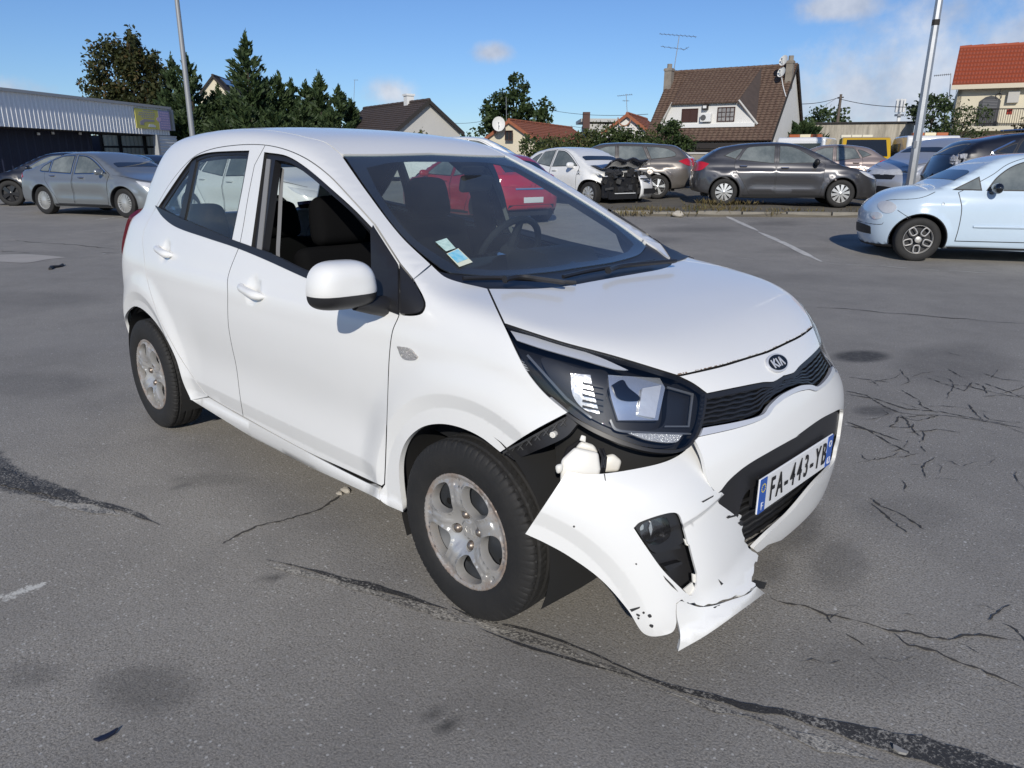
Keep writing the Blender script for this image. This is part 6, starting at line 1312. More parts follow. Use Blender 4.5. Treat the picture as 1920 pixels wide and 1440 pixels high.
def make_parked():
    car_materials(); DG=math.degrees
    # dark grey hatchback on the verge, facing right
    s=std_spec(); hd=ang(1,-.20); c=cpaint('dark_grey_metallic',(.075,.074,.078),metal=.5)
    s['handle_mat']=MATS['car_chrome']; s['mirror_mat']=MATS['car_black']
    make_car('parked_car','dark grey five-door hatchback parked side-on beyond the weedy kerb','' or s,spot((1355,387),18.1,(-2.685,-.9),hd,zfun=verge_z),hd,c)
    # brown estate facing left
    s=std_spec(wb=2.648,fo=.90,ro=1.02,H=1.49,hw=.91,Rt=.32,kind='wagon',style='twin'); hd=ang(-1,.10); c=cpaint('brown_metallic',(.160,.145,.130),metal=.5)
    make_car('parked_car','brown metallic estate car with red tail lamps behind the wrecked white car',s,spot((1231,382),20.3,(-2.648,.91),hd,zfun=verge_z),hd,c)
    # silver liftback at left
    s=std_spec(wb=2.737,fo=.95,ro=1.02,H=1.50,hw=.925,Rt=.335,kind='liftback',style='multi',chrome=True); hd=ang(1,-.42); c=cpaint('silver_blue_metallic',(.265,.285,.295),metal=.55); s['handle_mat']=MATS['car_chrome']
    make_car('parked_car','silver grey saloon with chrome window line parked at left',s,spot((86,403),18.3,(-2.737,-.925),hd),hd,c)
    # black estate behind it, facing left
    s=std_spec(wb=2.87,fo=.95,ro=1.05,H=1.52,hw=.93,Rt=.355,kind='wagon',style='five',chrome=True); hd=ang(-1,-.12); c=cpaint('black_paint',(.010,.010,.013),coat=1)
    make_car('parked_car','black estate car with chrome window line and black wheels behind the silver saloon',s,spot((22,380),21.2,(0,.93),hd),hd,c,rimm=MATS['rim_black'])
    # dark car right of the saloon, mostly hidden
    s=std_spec(wb=2.6,fo=.85,ro=.75,H=1.46,hw=.88); hd=ang(.55,-.8); c=cpaint('dark_blue_paint',(.016,.020,.034),coat=1)
    make_car('parked_car','dark blue car half hidden between silver saloon and white hatchback',s,spot((300,372),25.5,(0,0),hd),hd,c)
    # white car seen through the side windows
    s=std_spec(wb=2.54,fo=.82,ro=.75,H=1.47,hw=.88,Rt=.31); hd=ang(.84,-.54); wp=cpaint('white_solid_paint',(.78,.78,.76))
    make_car('parked_car','white car seen through the side windows of the damaged hatchback',s,spot((581,430),13.3,(.60,-.70),hd),hd,wp)
    # red hatch seen through the windscreen
    s=std_spec(wb=2.589,fo=.85,ro=.63,H=1.45,hw=.87,Rt=.315,style='twin'); hd=ang(-.64,.77); c=cpaint('red_paint',(.36,.018,.026))
    def redx(car,G,sd):
        tb=-s['wb']-s['ro']; p=curve([(-.45,.72,1),(.45,.72,1),(.45,.75,1),(-.45,.75,1)],.1,True); o=cast(G,np.stack([np.full(len(p),tb-.8),p[:,0],p[:,1]],1),np.tile([1.,0,0],(len(p),1)),tmax=3.); panel('tailgate_chrome',MATS['car_chrome'],G,o,'rear',off=-.012,grid=.2,parent=car,thick=.01,inset=0)
        p=curve([(-.62,.30,1),(.62,.30,1),(.60,.42,1),(-.60,.42,1)],.1,True); o=cast(G,np.stack([np.full(len(p),tb-.8),p[:,0],p[:,1]],1),np.tile([1.,0,0],(len(p),1)),tmax=3.); panel('bumper_insert',MATS['car_black'],G,o,'rear',off=-.008,grid=.2,parent=car,thick=.01,inset=0)
    s['extras']=[redx]; s['rear_plate']=[(-.26,.46,1),(.26,.46,1),(.26,.57,1),(-.26,.57,1)]
    make_car('parked_car','red hatchback seen through the windscreen with its tail towards the viewer',s,spot((905,425),14.3,(-2.589,.87),hd),hd,c,scale=.96)
    # small white tail between estate and grey hatch
    s=std_spec(wb=2.5,fo=.8,ro=.7,H=1.46,hw=.86); hd=ang(-1,.25)
    make_car('parked_car','white car glimpsed between the brown estate and the dark grey hatchback',s,spot((1262,368),25.,(-2.5,.86),hd,zfun=verge_z),hd,wp)
    # white car whose roof shows over the damaged car's roof
    s=std_spec(wb=2.7,fo=.9,ro=.9,H=1.66,hw=.9,kind='wagon'); hd=ang(1,-.1)
    make_car('parked_car','white car whose roof shows just above the damaged car',s,spot((800,372),21.5,(-2.7,-.9),hd,lift=.12),hd,wp)
    # mauve hatch, tail to the right
    s=std_spec(wb=2.54,fo=.82,ro=.70,H=1.48,hw=.87,Rt=.31); hd=ang(-1,.30); c=cpaint('mauve_metallic',(.30,.245,.225),metal=.4)
    def mauve(car,G,sd):
        tb=-s['wb']-s['ro']; o=sd([(tb+.10,.80,1),(tb+.38,.80,1),(tb+.34,.92,1),(tb+.12,.95,1)],.05); panel('lamp_stripe',MATS['plate_white_plain'],G,o,(.75,.66,0),off=-.012,grid=.1,parent=car,thick=.01,inset=0,mirror=True)
    s['extras']=[mauve]
    make_car('parked_car','mauve hatchback with striped tail lamp behind the dark grey hatchback',s,spot((1622,366),23.2,(-2.54,.87),hd,zfun=verge_z),hd,c)
    # silver crossover, nose towards the left
    s=std_spec(wb=2.555,fo=.88,ro=.82,H=1.66,hw=.90,Rt=.335,kind='suv'); hd=ang(-.93,-.36); c=cpaint('pale_silver',(.46,.48,.52),metal=.4); s['sillmat']=MATS['car_black']
    make_car('parked_car','pale silver crossover nose with clear headlamp behind the galvanised post',s,spot((1742,388),19.0,(0,.90),hd,zfun=verge_z),hd,c)
    # black SUV with smashed tail lamp, facing right
    s=std_spec(wb=2.77,fo=.92,ro=.95,H=1.72,hw=.93,Rt=.36,kind='suv'); hd=ang(1,-.10); c=MATS['black_paint']; 
    def suvx(car,G,sd):
        tb=-s['wb']-s['ro']; k=s['k']; a=sd([(-2.45,1.33*k),(-2.66,1.24*k),(-2.90,1.13*k),(-2.86,1.09*k),(-2.5,1.05*k),(-1.6,1.0*k)],.05,False)
        for sg in (1,-1):
            q=a.copy(); q[:,1]=(q[:,1]-.012)*sg; MB().tube([tuple(v) for v in q],[.012]+[.030]*(len(q)-2)+[.012],6).build('chrome_line',MATS['car_chrome'],car,smooth=True)
            r=sd([(-.9,1.47*k),(-1.6,1.505*k),(-2.4,1.475*k)],.1,False); r[:,1]=(np.abs(r[:,1])-.06)*-sg*-1; r[:,2]+=.05; MB().tube([tuple(v) for v in r],.022,6).build('roof_rail',MATS['car_chrome'],car,smooth=True)
        br=MB()
        for i in range(26): p=np.array([tb+.12+RNG.uniform(-.06,.22),-(s['hw']-.14)+RNG.uniform(-.08,.04),.98*k+RNG.uniform(-.16,.10)]); br.box(p,RNG.uniform(.03,.11,3),np.array(Matrix.Rotation(RNG.uniform(0,3),3,Vector(RNG.normal(size=3)))))
        o=br.build('smashed_lamp',mat('broken_lamp',(.55,.55,.57),rough=.25,metal=.3,var=.9,vscale=22,vcol=(.03,.03,.035)),car); o['kind']='stuff'
    s['extras']=[suvx]; s['tails']=[]
    s['windows']=[w for w in s['windows'] if w[0]!='quarter_window']+[('quarter_window',[(-2.50,1.10*s['k'],1),(-2.40,1.28*s['k']),(-2.62,1.22*s['k']),(-2.80,1.13*s['k'])])]
    s['glass']=MATS['car_glass_dark']
    make_car('parked_car','black off-roader with chrome window line and smashed tail lamp',s,spot((1858,400),15.2,(-2.77,-.93),hd,zfun=verge_z,lift=.02),hd,c)
    # pale blue city car at right
    make_fiat()
    make_wreck(wp)
    # vans behind: yellow, and two white tow trucks with striped beacon bars
    make_van('yellow_van','yellow van top with pale beacon bar behind the mauve hatchback',(1615,300),27.5,(.72,.44,.010),1.74,[(.62,.60,.50)]*3,-.25,ang(-.35,-.95))
    make_van('tow_truck','white tow truck cab with orange and cream beacon bar right of the galvanised post',(1730,300),25.5,(.76,.76,.75),1.76,[(.36,.10,.03),(.70,.62,.42),(.36,.10,.03)],.0,ang(.25,.97),'white trucks with striped bars')
    make_van('tow_truck','white tow truck top with striped beacon bar right behind the dark grey hatchback',(1510,300),26.5,(.76,.76,.75),1.70,[(.36,.10,.03),(.70,.62,.42),(.36,.10,.03)],.0,ang(.55,.85),'white trucks with striped bars')
def make_van(name,label,px,w,col,H,bar,dx,hd,group=None):
    p=atdepth(px,w); z=float(verge_z(p[0],p[1])); v=empty(name,(p[0],p[1],z),hd,label,'van' if 'van' in name else 'tow truck',group); m=cpaint(name+'_paint',col); gl=MATS['car_glass']; blk=MATS['car_black']
    # local x forward; the tail faces the viewer when heading away
    prof=[(-1.0,.35),(1.9,.35),(2.0,.95),(1.75,1.05),(1.05,H-.06),(.8,H),(-.9,H),(-1.0,H-.08)]; hw=.80
    o=MB().prism(prof,-hw,hw,((0,0,0),(1,0,0),(0,0,1),(0,1,0))).build('body',m,v); bevel(o,.05,3); o.data.polygons.foreach_set('use_smooth',[True]*len(o.data.polygons)); o.data.set_sharp_from_angle(angle=R(50))
    for s in (-1,1): MB().box((.35,s*(hw+.004),H*.72),(1.0,.02,H*.28)).build('side_window',gl,v)
    MB().box((-1.005,0,H*.73),(.02,hw*1.62,H*.30)).build('rear_window',MATS['car_glass_dark'],v); f=MB(); quad(f,(1.76,-hw*.86,1.08),(1.76,hw*.86,1.08),(1.10,hw*.80,H-.10),(1.10,-hw*.80,H-.10),.01); f.build('windscreen',MATS['car_glass_dark'],v)
    MB().box((-1.02,.70,.9),(.03,.14,.3)).build('tail_lamp',MATS['car_red'],v); MB().box((-1.02,-.70,.9),(.03,.14,.3)).build('tail_lamp',MATS['car_red'],v)
    for s in (-1,1):
        MB().box((1.25,s*(hw+.12),1.12),(.08,.16,.22)).build('door_mirror',blk,v)
        for x in (1.25,-.55): wheel(v,(x,s*(hw-.10),.32),s,.32,.2,'five',MATS['rim_silver'])
    n=len(bar)
    for i,c in enumerate(bar):
        nm='bar_%d'%(int(c[0]*100)); mm=MATS.get(nm) or mat(nm,c,rough=.4); o=MB().box((-.35,(i-(n-1)/2)*(1.1/n)+dx,H+.055),(.26,1.1/n-.01,.11)).build('beacon_bar',mm,v); bevel(o,.02)
    return v
def make_fiat():
    wb,hw,Rt=2.30,.813,.305; fo,ro=.62,.62; tb=-wb-ro; c=cpaint('pale_blue_paint',(.52,.63,.73),rough=.25)
    base=dict(plan=tab((tb-.1,.66),(tb+.15,.74),(-wb,.80),(-1.2,.813),(-.3,.808),(.15,.78),(.4,.70),(.62,.60),(.8,.5)),
      sidez=tab((.1,-.07),(.2,-.04),(.32,-.012),(.5,0),(.66,0),(.78,-.008),(.88,-.030),(.97,-.06),(1.2,-.12)),
      hood=tab((.68,.74),(.58,.82),(.42,.905),(.2,.975),(-.05,1.025),(-.3,1.045),(-1.2,1.02),(-2.4,1.02),(tb,1.0)),hcrown=.06,hcrown4=.10,
      front=tab((.1,.50),(.2,.56),(.32,.60),(.45,.618),(.6,.612),(.72,.58),(.85,.47)),fplan=lambda q:-.28*q**2-.55*q**4,
      rear=tab((.2,tb+.1),(.4,tb),(.6,tb+.02),(.9,tb+.08),(1.1,tb+.16)),rplan=lambda q:-.12*q**2-.3*q**4,zb=tab((tb,.3),(-wb,.20),(-.3,.19),(.3,.18),(.62,.17)),extra=lambda x,q,z: sum(.016*(1-ss(.37,.44,np.hypot(x-cx,z-.305)))*ss(.12,.25,z) for cx in (0,-2.3))+.012*(1-ss(.80,.85,z)),
      roof=tab((-.5,1.28),(-.8,1.39),(-1.1,1.462),(-1.4,1.49),(-1.7,1.485),(-2.1,1.43),(-2.5,1.29),(tb,1.06)),
      gh=tab((.8,.78),(.95,.745),(1.1,.70),(1.3,.61),(1.5,.50)),ghplan=tab((tb,-.16),(-2.4,-.05),(-1.5,0),(-.5,-.01),(.2,-.05)),
      wind=tab((.9,-.02),(1.03,-.22),(1.2,-.53),(1.4,-.90),(1.5,-1.12)),rwin=tab((.9,tb+.08),(1.05,tb+.18),(1.2,tb+.34),(1.4,tb+.68),(1.5,tb+.95)),gubot=.8,kside=.14,kfront=.2)
    s=dict(wb=wb,hw=hw,Rt=Rt,style='oval',G=Body(**base),base=base,windows=[('door_window',[(-.78,.985,1),(-.90,1.16),(-1.10,1.31),(-1.35,1.385),(-1.68,1.38,1),(-1.72,.985,1)]),('vent_window',[(-.36,.99,1),(-.68,1.165,1),(-.72,.985,1)])],
      doors=[[(-.43,.955,1),(-.48,.75),(-.485,.50),(-.47,.30,1),(-1.74,.30,1),(-1.78,.7),(-1.75,1.42,1),(-1.35,1.43),(-1.05,1.34),(-.84,1.19),(-.50,.99,1)]],
      rear_window=[(-.5,1.05,1),(.5,1.05,1),(.42,1.3),(-.42,1.3)],windscreen=[(-.60,.985,1),(.60,.985,1),(.50,1.37),(0,1.41),(-.50,1.37)],
      headlights=[[(.50,.735),(.46,.80),(.37,.815),(.31,.745),(.36,.665),(.45,.66)],[(.565,.60),(.555,.645),(.50,.66),(.455,.62),(.48,.57),(.53,.555)]],tails=[[(tb+.05,.72),(tb+.05,.95),(tb+.16,.95),(tb+.18,.75)]],
      grilles=[[(-.42,.34,1),(.42,.34,1),(.40,.45),(-.40,.45)]],sill=[(-.40,.19,1),(-wb+.42,.19,1),(-wb+.40,.215,1),(-.38,.215,1)],rear_plate=[(-.26,.55,1),(.26,.55,1),(.26,.66,1),(-.26,.66,1)],
      handles=[(-1.5,.88)],mirror=(-.84,.975),wsx=-.5,rwx=tb+.3,k=1.,fo=fo,ro=ro,bonnet_seam=[[(.44,.80),(.36,.835),(.10,.865),(-.02,.90),(-.14,.96)],[(.30,.70),(.20,.63),(.14,.60)],[(.63,.49),(.52,.485),(.45,.495),(.44,.52)]],mirror_mat=mat('gloss_black_mirror',(.008,.008,.009),rough=.06,coat=1),chrome=False)
    def extra(car,G,sd):
        a=sd([(-.66,.505),(-1.3,.505),(-1.62,.505)],.1,False)
        for sg in (1,-1):
            q=a.copy(); q[:,1]=(q[:,1]-.010)*sg; MB().tube([tuple(v) for v in q],[.016]+[.020]*(len(q)-2)+[.016],8).build('side_moulding',c,car,smooth=True)
            q=sd([(-.24,.80),(-.23,.80)],.3,False)[0]; q[1]=(q[1]-.004)*sg; MB().lathe([(.022,0),(.015,-.012),(0,-.014)],'y',tuple(q),10).build('side_repeater',MATS['car_lamp'],car)
        o=sd([(.58,.17,1),(.60,.20,1),(.30,.215,1),(.28,.18,1)],.05); panel('front_skirt',MATS['car_black'],G,o,(-.6,.8,0),off=-.004,grid=.1,parent=car,thick=.01,mirror=True,inset=0)
    s['extras']=[extra]; s['sillmat']=MATS['car_black']
    hd=ang(-1,.20); make_car('parked_car','pale blue rounded city car with oval spoke wheels at right',s,spot((1715,494),10.5,(0,hw),hd),hd,c,style='oval',rimm=mat('rim_worn',(.60,.58,.54),rough=.35,metal=.5))
def make_wreck(wp):
    """white car with a stove-in front, black bonnet buckled up"""
    s=std_spec(wb=2.46,fo=.80,ro=.70,H=1.47,hw=.86,Rt=.31); hd=ang(.60,-.80); k=s['k']
    G=s['G']; front0=s['base']['front']; b=dict(s['base']); b['front']=lambda z: front0(z)-.42*ss(.10,.16,z); b['hood']=tab((.7,.70),(.4,.78),(.2,.83),(0,.90),(-.4,.98),(-1.2,1.0),(-2.4,1.04),(-3.2,1.06)); s['G']=Body(**b); s['base']=b
    s['grilles']=[]; s['bonnet_seam']=[]
    def damage(car,G,sd):
        bk=mat('dented_black_bonnet',(.028,.032,.045),rough=.22,coat=.8); rows=[]
        for i in range(13):
            x=-.36+i*.078; row=[]
            for j in range(13):
                y=-.66+j*.11; z=1.03-.02*i/12+.085*math.sin(i*.62)*(i/12)+.03*math.sin(j*1.3+i*.4)*(i/12)-.05*(y/.7)**2+.10*(i/12)**3; row.append((x,y,z))
            rows.append(row)
        o=MB().sheet(rows).build('buckled_bonnet',bk,car,smooth=True,angle=70); md=o.modifiers.new('t','SOLIDIFY'); md.thickness=.02
        jb=MB(); 
        for i in range(70): p=np.array([.56+RNG.uniform(-.14,.10),RNG.uniform(-.74,.74),RNG.uniform(.26,.86)]); jb.box(p,RNG.uniform(.05,.26,3)*[.6,1,.6],np.array(Matrix.Rotation(RNG.uniform(0,1.2),3,Vector(RNG.normal(size=3)))))
        o=jb.build('crushed_engine_parts',mat('engine_clutter',(.02,.02,.021),rough=.5,var=.6,vscale=12,vcol=(.06,.06,.06)),car); o['kind']='stuff'
        hl=MB().box((.42,-.52,.70),(.16,.34,.14),np.array(Matrix.Rotation(.4,3,'Z'))).build('broken_headlight',MATS['car_lamp'],car); bevel(hl,.03)
        # loose bumper standing proud of the front
        rows=[]
        for z,dx in ((.22,-.04),(.34,.02),(.50,.03),(.62,-.01),(.78,-.10)):
            rows.append([(.80+dx-.30*abs(y)**2.2,y,z) for y in np.linspace(.22,.84,10)])
        o=MB().sheet(rows).build('loose_bumper',wp,car,smooth=True); md=o.modifiers.new('t','SOLIDIFY'); md.thickness=.03
        for z0 in (.70,.64): MB().box((.74,.40,z0),(.04,.34,.035),np.array(Matrix.Rotation(-.1,3,'Z'))).build('chrome_bar',MATS['car_chrome'],car)
        MB().box((.80,.52,.40),(.03,.4,.13)).build('bumper_grille',MATS['car_black'],car)
        MB().box((.50,-.22,.50),(.22,1.05,.50)).build('radiator_pack',MATS['car_black'],car); MB().box((.70,-.30,.30),(.10,.9,.16)).build('hanging_crossmember',MATS['car_black'],car); MB().box((.77,-.3,.36),(.02,.7,.02)).build('torn_strip',MATS['plate_white_plain'],car)
        ch=MB()
        for dz in (0,.07): ch.add([(-.40,-.875,.78+dz),(-.34,-.875,.84+dz),(-.28,-.875,.78+dz),(-.34,-.875,.81+dz)],[(0,1,2,3)])
        ch.build('chevron_dent',MATS['car_black'],car)
    s['extras']=[damage]
    make_car('wrecked_car','white wrecked car with crushed front and buckled black bonnet',s,spot((1100,396),18.6,(0,-.86),hd,lift=.0),hd,wp,skip=('headlight','grille'))
# ================================================================== the damaged white hatchback
def make_hero():
    def extra(x,q,z):
        o=0
        for cx,ra,am in ((0.,.345,.016),(-2.4,.345,.020)):
            r=np.hypot(x-cx,(z-.30))
            o=o+(am*(1-ss(ra+.07,ra+.19,r))-.0115*(1-np.clip((r-ra-.030)/.044,0,1)))*ss(.12,.25,z)
        m=ss(-2.05,-1.75,x)*(1-ss(-.55,-.25,x))
        o=o-.018*m*np.exp(-((z-.50)/.13)**2)
        m2=ss(-2.05,-1.85,x)*(1-ss(-.46,-.40,x)); o=o-.015*m2*(1-np.clip((z-.315)/.062,0,1))+.013*ss(-2.1,-1.95,x)*(1-ss(-.35,-.25,x))*(1-np.clip((z-.262)/.022,0,1))
        # shoulder crease and handle cups
        o=o+.004*ss(-2.3,-2.0,x)*(1-ss(-.6,-.2,x))*(1-ss(.855+.03*(-x)/2,.885+.03*(-x)/2,z))
        for hx,hz in ((-1.205,.872),(-2.105,.945)): o=o-.020*np.exp(-(((x-hx)/.042)**2+((z-hz)/.040)**2)**2)
        return o
    G=Body(
     plan=tab((-3.0,.68),(-2.8,.735),(-2.4,.775),(-2.0,.787),(-1.2,.792),(-.4,.786),(0,.772),(.2,.748),(.4,.71),(.6,.66),(.8,.60)),
     sidez=tab((.1,-.05),(.2,-.030),(.27,-.010),(.35,-.004),(.5,0),(.65,0),(.78,-.004),(.86,-.016),(.93,-.04),(1.0,-.068),(1.1,-.10),(1.3,-.16)),
     extra=extra,
     hood=tab((.8,.67),(.64,.765),(.53,.822),(.4,.880),(.25,.922),(.1,.950),(-.1,.978),(-.25,.992),(-.5,1.0),(-1.,1.02),(-2.,1.08),(-2.9,1.10)),
     hcrown=.010,hcrown4=.04,
     fplan2=True,
     front=tab((.1,.60),(.2,.645),(.3,.665),(.45,.672),(.55,.667),(.65,.640),(.72,.612),(.79,.585),(.9,.52),(1.,.40)),
     fplan=lambda q:-.20*q**2-.62*q**4,
     rear=tab((.2,-2.80),(.3,-2.87),(.45,-2.915),(.6,-2.915),(.75,-2.90),(.9,-2.905),(1.05,-2.885),(1.2,-2.80)),
     rplan=lambda q:-.05*q**2-.26*q**4,
     zb=tab((-3,.30),(-2.6,.24),(-2,.212),(-.3,.205),(.3,.17),(.7,.15)),
     roof=tab((-.6,1.275),(-.8,1.345),(-1.0,1.403),(-1.2,1.452),(-1.5,1.492),(-1.8,1.506),(-2.1,1.502),(-2.4,1.48),(-2.7,1.435),(-2.95,1.375)),
     rcrown=.045,rcrown4=.18,
     gh=tab((.8,.765),(.95,.732),(1.05,.704),(1.2,.662),(1.35,.61),(1.5,.55)),
     ghplan=tab((-3.,-.14),(-2.7,-.075),(-2.4,-.035),(-2.0,-.008),(-1.5,0),(-1.,-.004),(-.5,-.008),(-.2,-.012),(0,-.03)),
     wind=tab((.9,-.02),(.97,-.17),(1.1,-.44),(1.25,-.74),(1.39,-1.03),(1.5,-1.27)),
     rwin=tab((.9,-2.86),(1.0,-2.845),(1.2,-2.76),(1.35,-2.64),(1.5,-2.5)))
    paint=mat('white_car_paint',(.79,.79,.77),rough=.32,coat=.6,coatr=.08,var=.10,vscale=3.5,vcol=(.70,.69,.65))
    gapm=mat('panel_gap_shade',(.02,.02,.02),rough=.9)  # white folded edges coloured dark for the shade inside the gaps
    blk=mat('black_plastic',(.018,.018,.02),rough=.42); gloss=mat('gloss_black',(.008,.008,.01),rough=.08,coat=.5)
    dark=mat('dark_interior_fabric',(.006,.006,.0065),rough=.9,spec=.08); dash=mat('dashboard_plastic',(.014,.015,.017),rough=.7,spec=.25)
    trimg=mat('grey_pillar_trim',(.22,.22,.22),rough=.7); chrome=mat('chrome',(.82,.82,.84),rough=.07,metal=1)
    satin=mat('satin_silver',(.68,.69,.72),rough=.32,metal=.35); under=mat('underbody_black',(.012,.012,.012),rough=.9)
    gws=glass('windscreen_glass',(.80,.88,.86),base=.06,veil=.05); gsd=glass('side_window_glass',(.74,.80,.78),base=.05,veil=.035); gcl=glass('clear_lens',(.93,.94,.95),base=.05)
    red=mat('red_lamp_lens',(.085,.003,.010),rough=.12,coat=1); white_pl=mat('white_plastic',(.72,.70,.64),rough=.4)
    car=empty('damaged_car',(0,0,0),0,'white five-door hatchback in front with its torn front bumper corner hanging off','car')
    P=lambda pts,off=0.,step=7.,closed=False,raw=False: PX(G,pts,off,step,closed,raw)
    def sd_(pts):
        p=np.array(pts,float); return cast(G,np.stack([p[:,0],np.full(len(p),-1.6),p[:,1]],1),np.tile([0,1.,0],(len(p),1)))
    def cat_(*a): return np.concatenate(a)
    def chop(A,n=1): return A[:-n]
    # ---------- shared edge lines (traced in photo pixels, then laid on the body)
    DRIP=P([(292,389),(318,345),(350,306),(376,287),(419,275),(484,271),(531,279),(575,298),(616,328),(653,366),(703,421)])
    k=int(np.argmin(np.abs(DRIP[:,0]+1.395))); DR_R,DR_F=DRIP[:k+1],DRIP[k:]
    BG=P([(449,461),(428,517),(427,551),(428,606),(434,645),(443,687),(450,742),(456,781)]); BG=cat_([DRIP[k]],P([(477,310),(466,365),(456,425)]),BG)
    RDR=P([(391,744),(373,723),(337,669),(318,635),(300,600),(287,564),(277,528),(270,480),(269,436),(292,389)])
    FDF=P([(750,494,1),(750,560),(749,588),(736,621),(730,669),(727,742),(725,802),(723,862),(721,908)])
    FDB=P([(716,912),(660,886),(588,853),(520,817),(456,781)])
    RDB=P([(456,781),(420,761),(391,744)])
    # points that follow the creases, so that the mesh turns exactly there
    def arcpts(cx,ra=.345): return [(cx+r*math.cos(t),.30+r*math.sin(t)) for r in (ra+.027,ra+.032,ra+.071,ra+.077) for t in np.arange(R(-25),R(205),.014/r)]
    FA=sd_(arcpts(0.)); FR=sd_(arcpts(-2.4)); FL=sd_([(x,z) for z in (.311,.319,.373,.381) for x in np.arange(-2.05,-.40,.02)])
    FALL=np.concatenate([FA,FR,FL])
    # ---------- doors
    WR=P([(297,388,1),(330,339),(352,308),(365,295),(390,287),(430,284),(467,283,1),(452,365),(434,453,1),(388,435),(337,412),(314,401)],closed=True)
    WF=P([(496,286,1),(537,293),(575,316),(622,356),(662,392),(697,428,1),(698,500),(692,560,1),(569,511),(512,483),(471,466,1)],closed=True)
    rear_out=cat_(chop(DR_R),chop(BG),chop(RDB),chop(RDR))
    front_out=cat_(chop(DR_F),P([(703,421),(750,494)])[:-1],FDF,chop(FDB),chop(BG[::-1]))
    side=(0,.86,-.5)
    rd,rdl=panel('rear_door',paint,G,rear_out,side,grid=.026,holes=[WR],parent=car,mirror=True,feat=FALL,thick=.02,fm=gapm)
    fd,fdl=panel('front_door',paint,G,front_out,side,grid=.026,holes=[WF],parent=car,mirror=True,feat=FALL,thick=.02,fm=gapm)
    # ---------- body side: A-pillar, roof rail, C-pillar, rear quarter
    WSE=P([(809,496),(752,441),(689,359),(640,289)])
    DIT=P([(640,289),(610,267),(572,257)])
    yr=DIT[-1][1]
    xs=np.linspace(DIT[-1][0]-.06,-2.56,30); RED=cast(G,np.stack([xs,np.full(30,yr)+.03*ss(-1.2,-1.7,xs)*0,np.full(30,2.)],1),np.tile([0,0,-1.],(30,1)))
    def sd(pts): # side-view points (x,z) laid on the right flank
        p=np.array(pts,float); return cast(G,np.stack([p[:,0],np.full(len(p),-1.6),p[:,1]],1),np.tile([0,1.,0],(len(p),1)))
    back=sd(curve([(-2.47,1.385),(-2.56,1.29),(-2.66,1.17),(-2.75,1.06),(-2.80,.95),(-2.825,.8),(-2.84,.6),(-2.83,.45),(-2.78,.30),(-2.74,.26,1)],.04,False))
    ARR=P([(240,655),(233,620),(236,591),(252,575),(273,585),(301,618),(328,669),(343,717),(358,751)])
    low=sd([(-2.72,.27)])
    bs_out=cat_(chop(WSE),chop(DIT),RED,back,chop(ARR),P([(358,751)]),chop(RDR),chop(DRIP),P([(703,421),(750,494)])[:-1],P([(750,494),(775,524)]))
    panel('body_side',paint,G,bs_out,side,grid=.03,parent=car,mirror=True,feat=FALL)
    panel('sill',paint,G,P([(355,748,1),(391,744.5,1),(456,782),(588,853.5),(709,914.5,1),(714,940,1),(693,928),(512,842)],closed=True),'side',grid=.03,parent=car,mirror=True)
    fen=cat_(P([(775,524),(809,496)])[:-1],P([(809,496),(840,521),(915,541)])[:-1],P([(915,541),(945,607)])[:-1],P([(945,607),(985,690),(1020,735),(1066,774)])[:-1],P([(1066,774),(1000,809),(938,849)])[:-1],
        P([(938,849),(900,820),(860,802),(823,796),(790,803),(763,827),(750,863),(750,907),(757,962)])[:-1],P([(757,962),(714,940),(710,916)])[:-1],FDF[::-1][:-4],P([(750,590),(775,591),(792,586),(797,568),(775,524)])[:-1])
    panel('fender',paint,G,fen,(-.15,.86,-.45),grid=.022,parent=car,mirror=True,feat=FA,thick=.02)
    def mir_(a): a=a.copy(); a[:,1]*=-1; return a
    # ---------- roof
    RF=P([(640,289),(720,289),(812,287)]); RF[-1,1]=0
    half=cat_(RF[::-1][:-1],chop(DIT),RED); rear=cast(G,np.stack([np.full(8,-2.58),np.linspace(yr,0,8),np.full(8,2.)],1),np.tile([0,0,-1.],(8,1)))
    half=cat_(half[:-1],rear)
    def sym(h): # half outline with first and last point on the centre line -> full
        m=h[1:-1][::-1].copy(); m[:,1]*=-1; h=h.copy(); h[0,1]=h[-1,1]=0; return cat_(h,m)
    panel('roof',paint,G,sym(half),'top',grid=.06,parent=car,inset=.0025)
    panel('headliner',dash,G,sym(half),'top',grid=.09,parent=car,off=.035,thick=0)
    # ---------- bonnet
    HR=P([(1112,527),(1060,536),(1000,541),(915,541)]); HS=P([(915,541),(945,607)]); HT=P([(945,607),(1050,641),(1150,668),(1270,705)]); HF=P([(1270,705),(1350,687),(1400,672),(1436,661)])
    panel('bonnet',paint,G,sym(cat_(chop(HR),chop(HS),chop(HT),HF)),'top',grid=.035,parent=car,inset=.003,fm=gapm)
    rust=bpy.data.materials.new('rusted_edge'); rust.use_nodes=True; nt=rust.node_tree; b=nt.nodes['Principled BSDF']; b.inputs['Roughness'].default_value=.7
    tc=nt.nodes.new('ShaderNodeTexCoord'); nz=nt.nodes.new('ShaderNodeTexNoise'); nz.inputs['Scale'].default_value=75; nz.inputs['Detail'].default_value=6; nt.links.new(tc.outputs['Object'],nz.inputs['Vector'])
    cr=nt.nodes.new('ShaderNodeValToRGB'); cr.color_ramp.elements[0].position=.50; cr.color_ramp.elements[0].color=(.77,.77,.75,1); cr.color_ramp.elements[1].position=.56; cr.color_ramp.elements[1].color=(.20,.13,.085,1); nt.links.new(nz.outputs['Fac'],cr.inputs[0]); nt.links.new(cr.outputs[0],b.inputs['Base Color'])
    pass
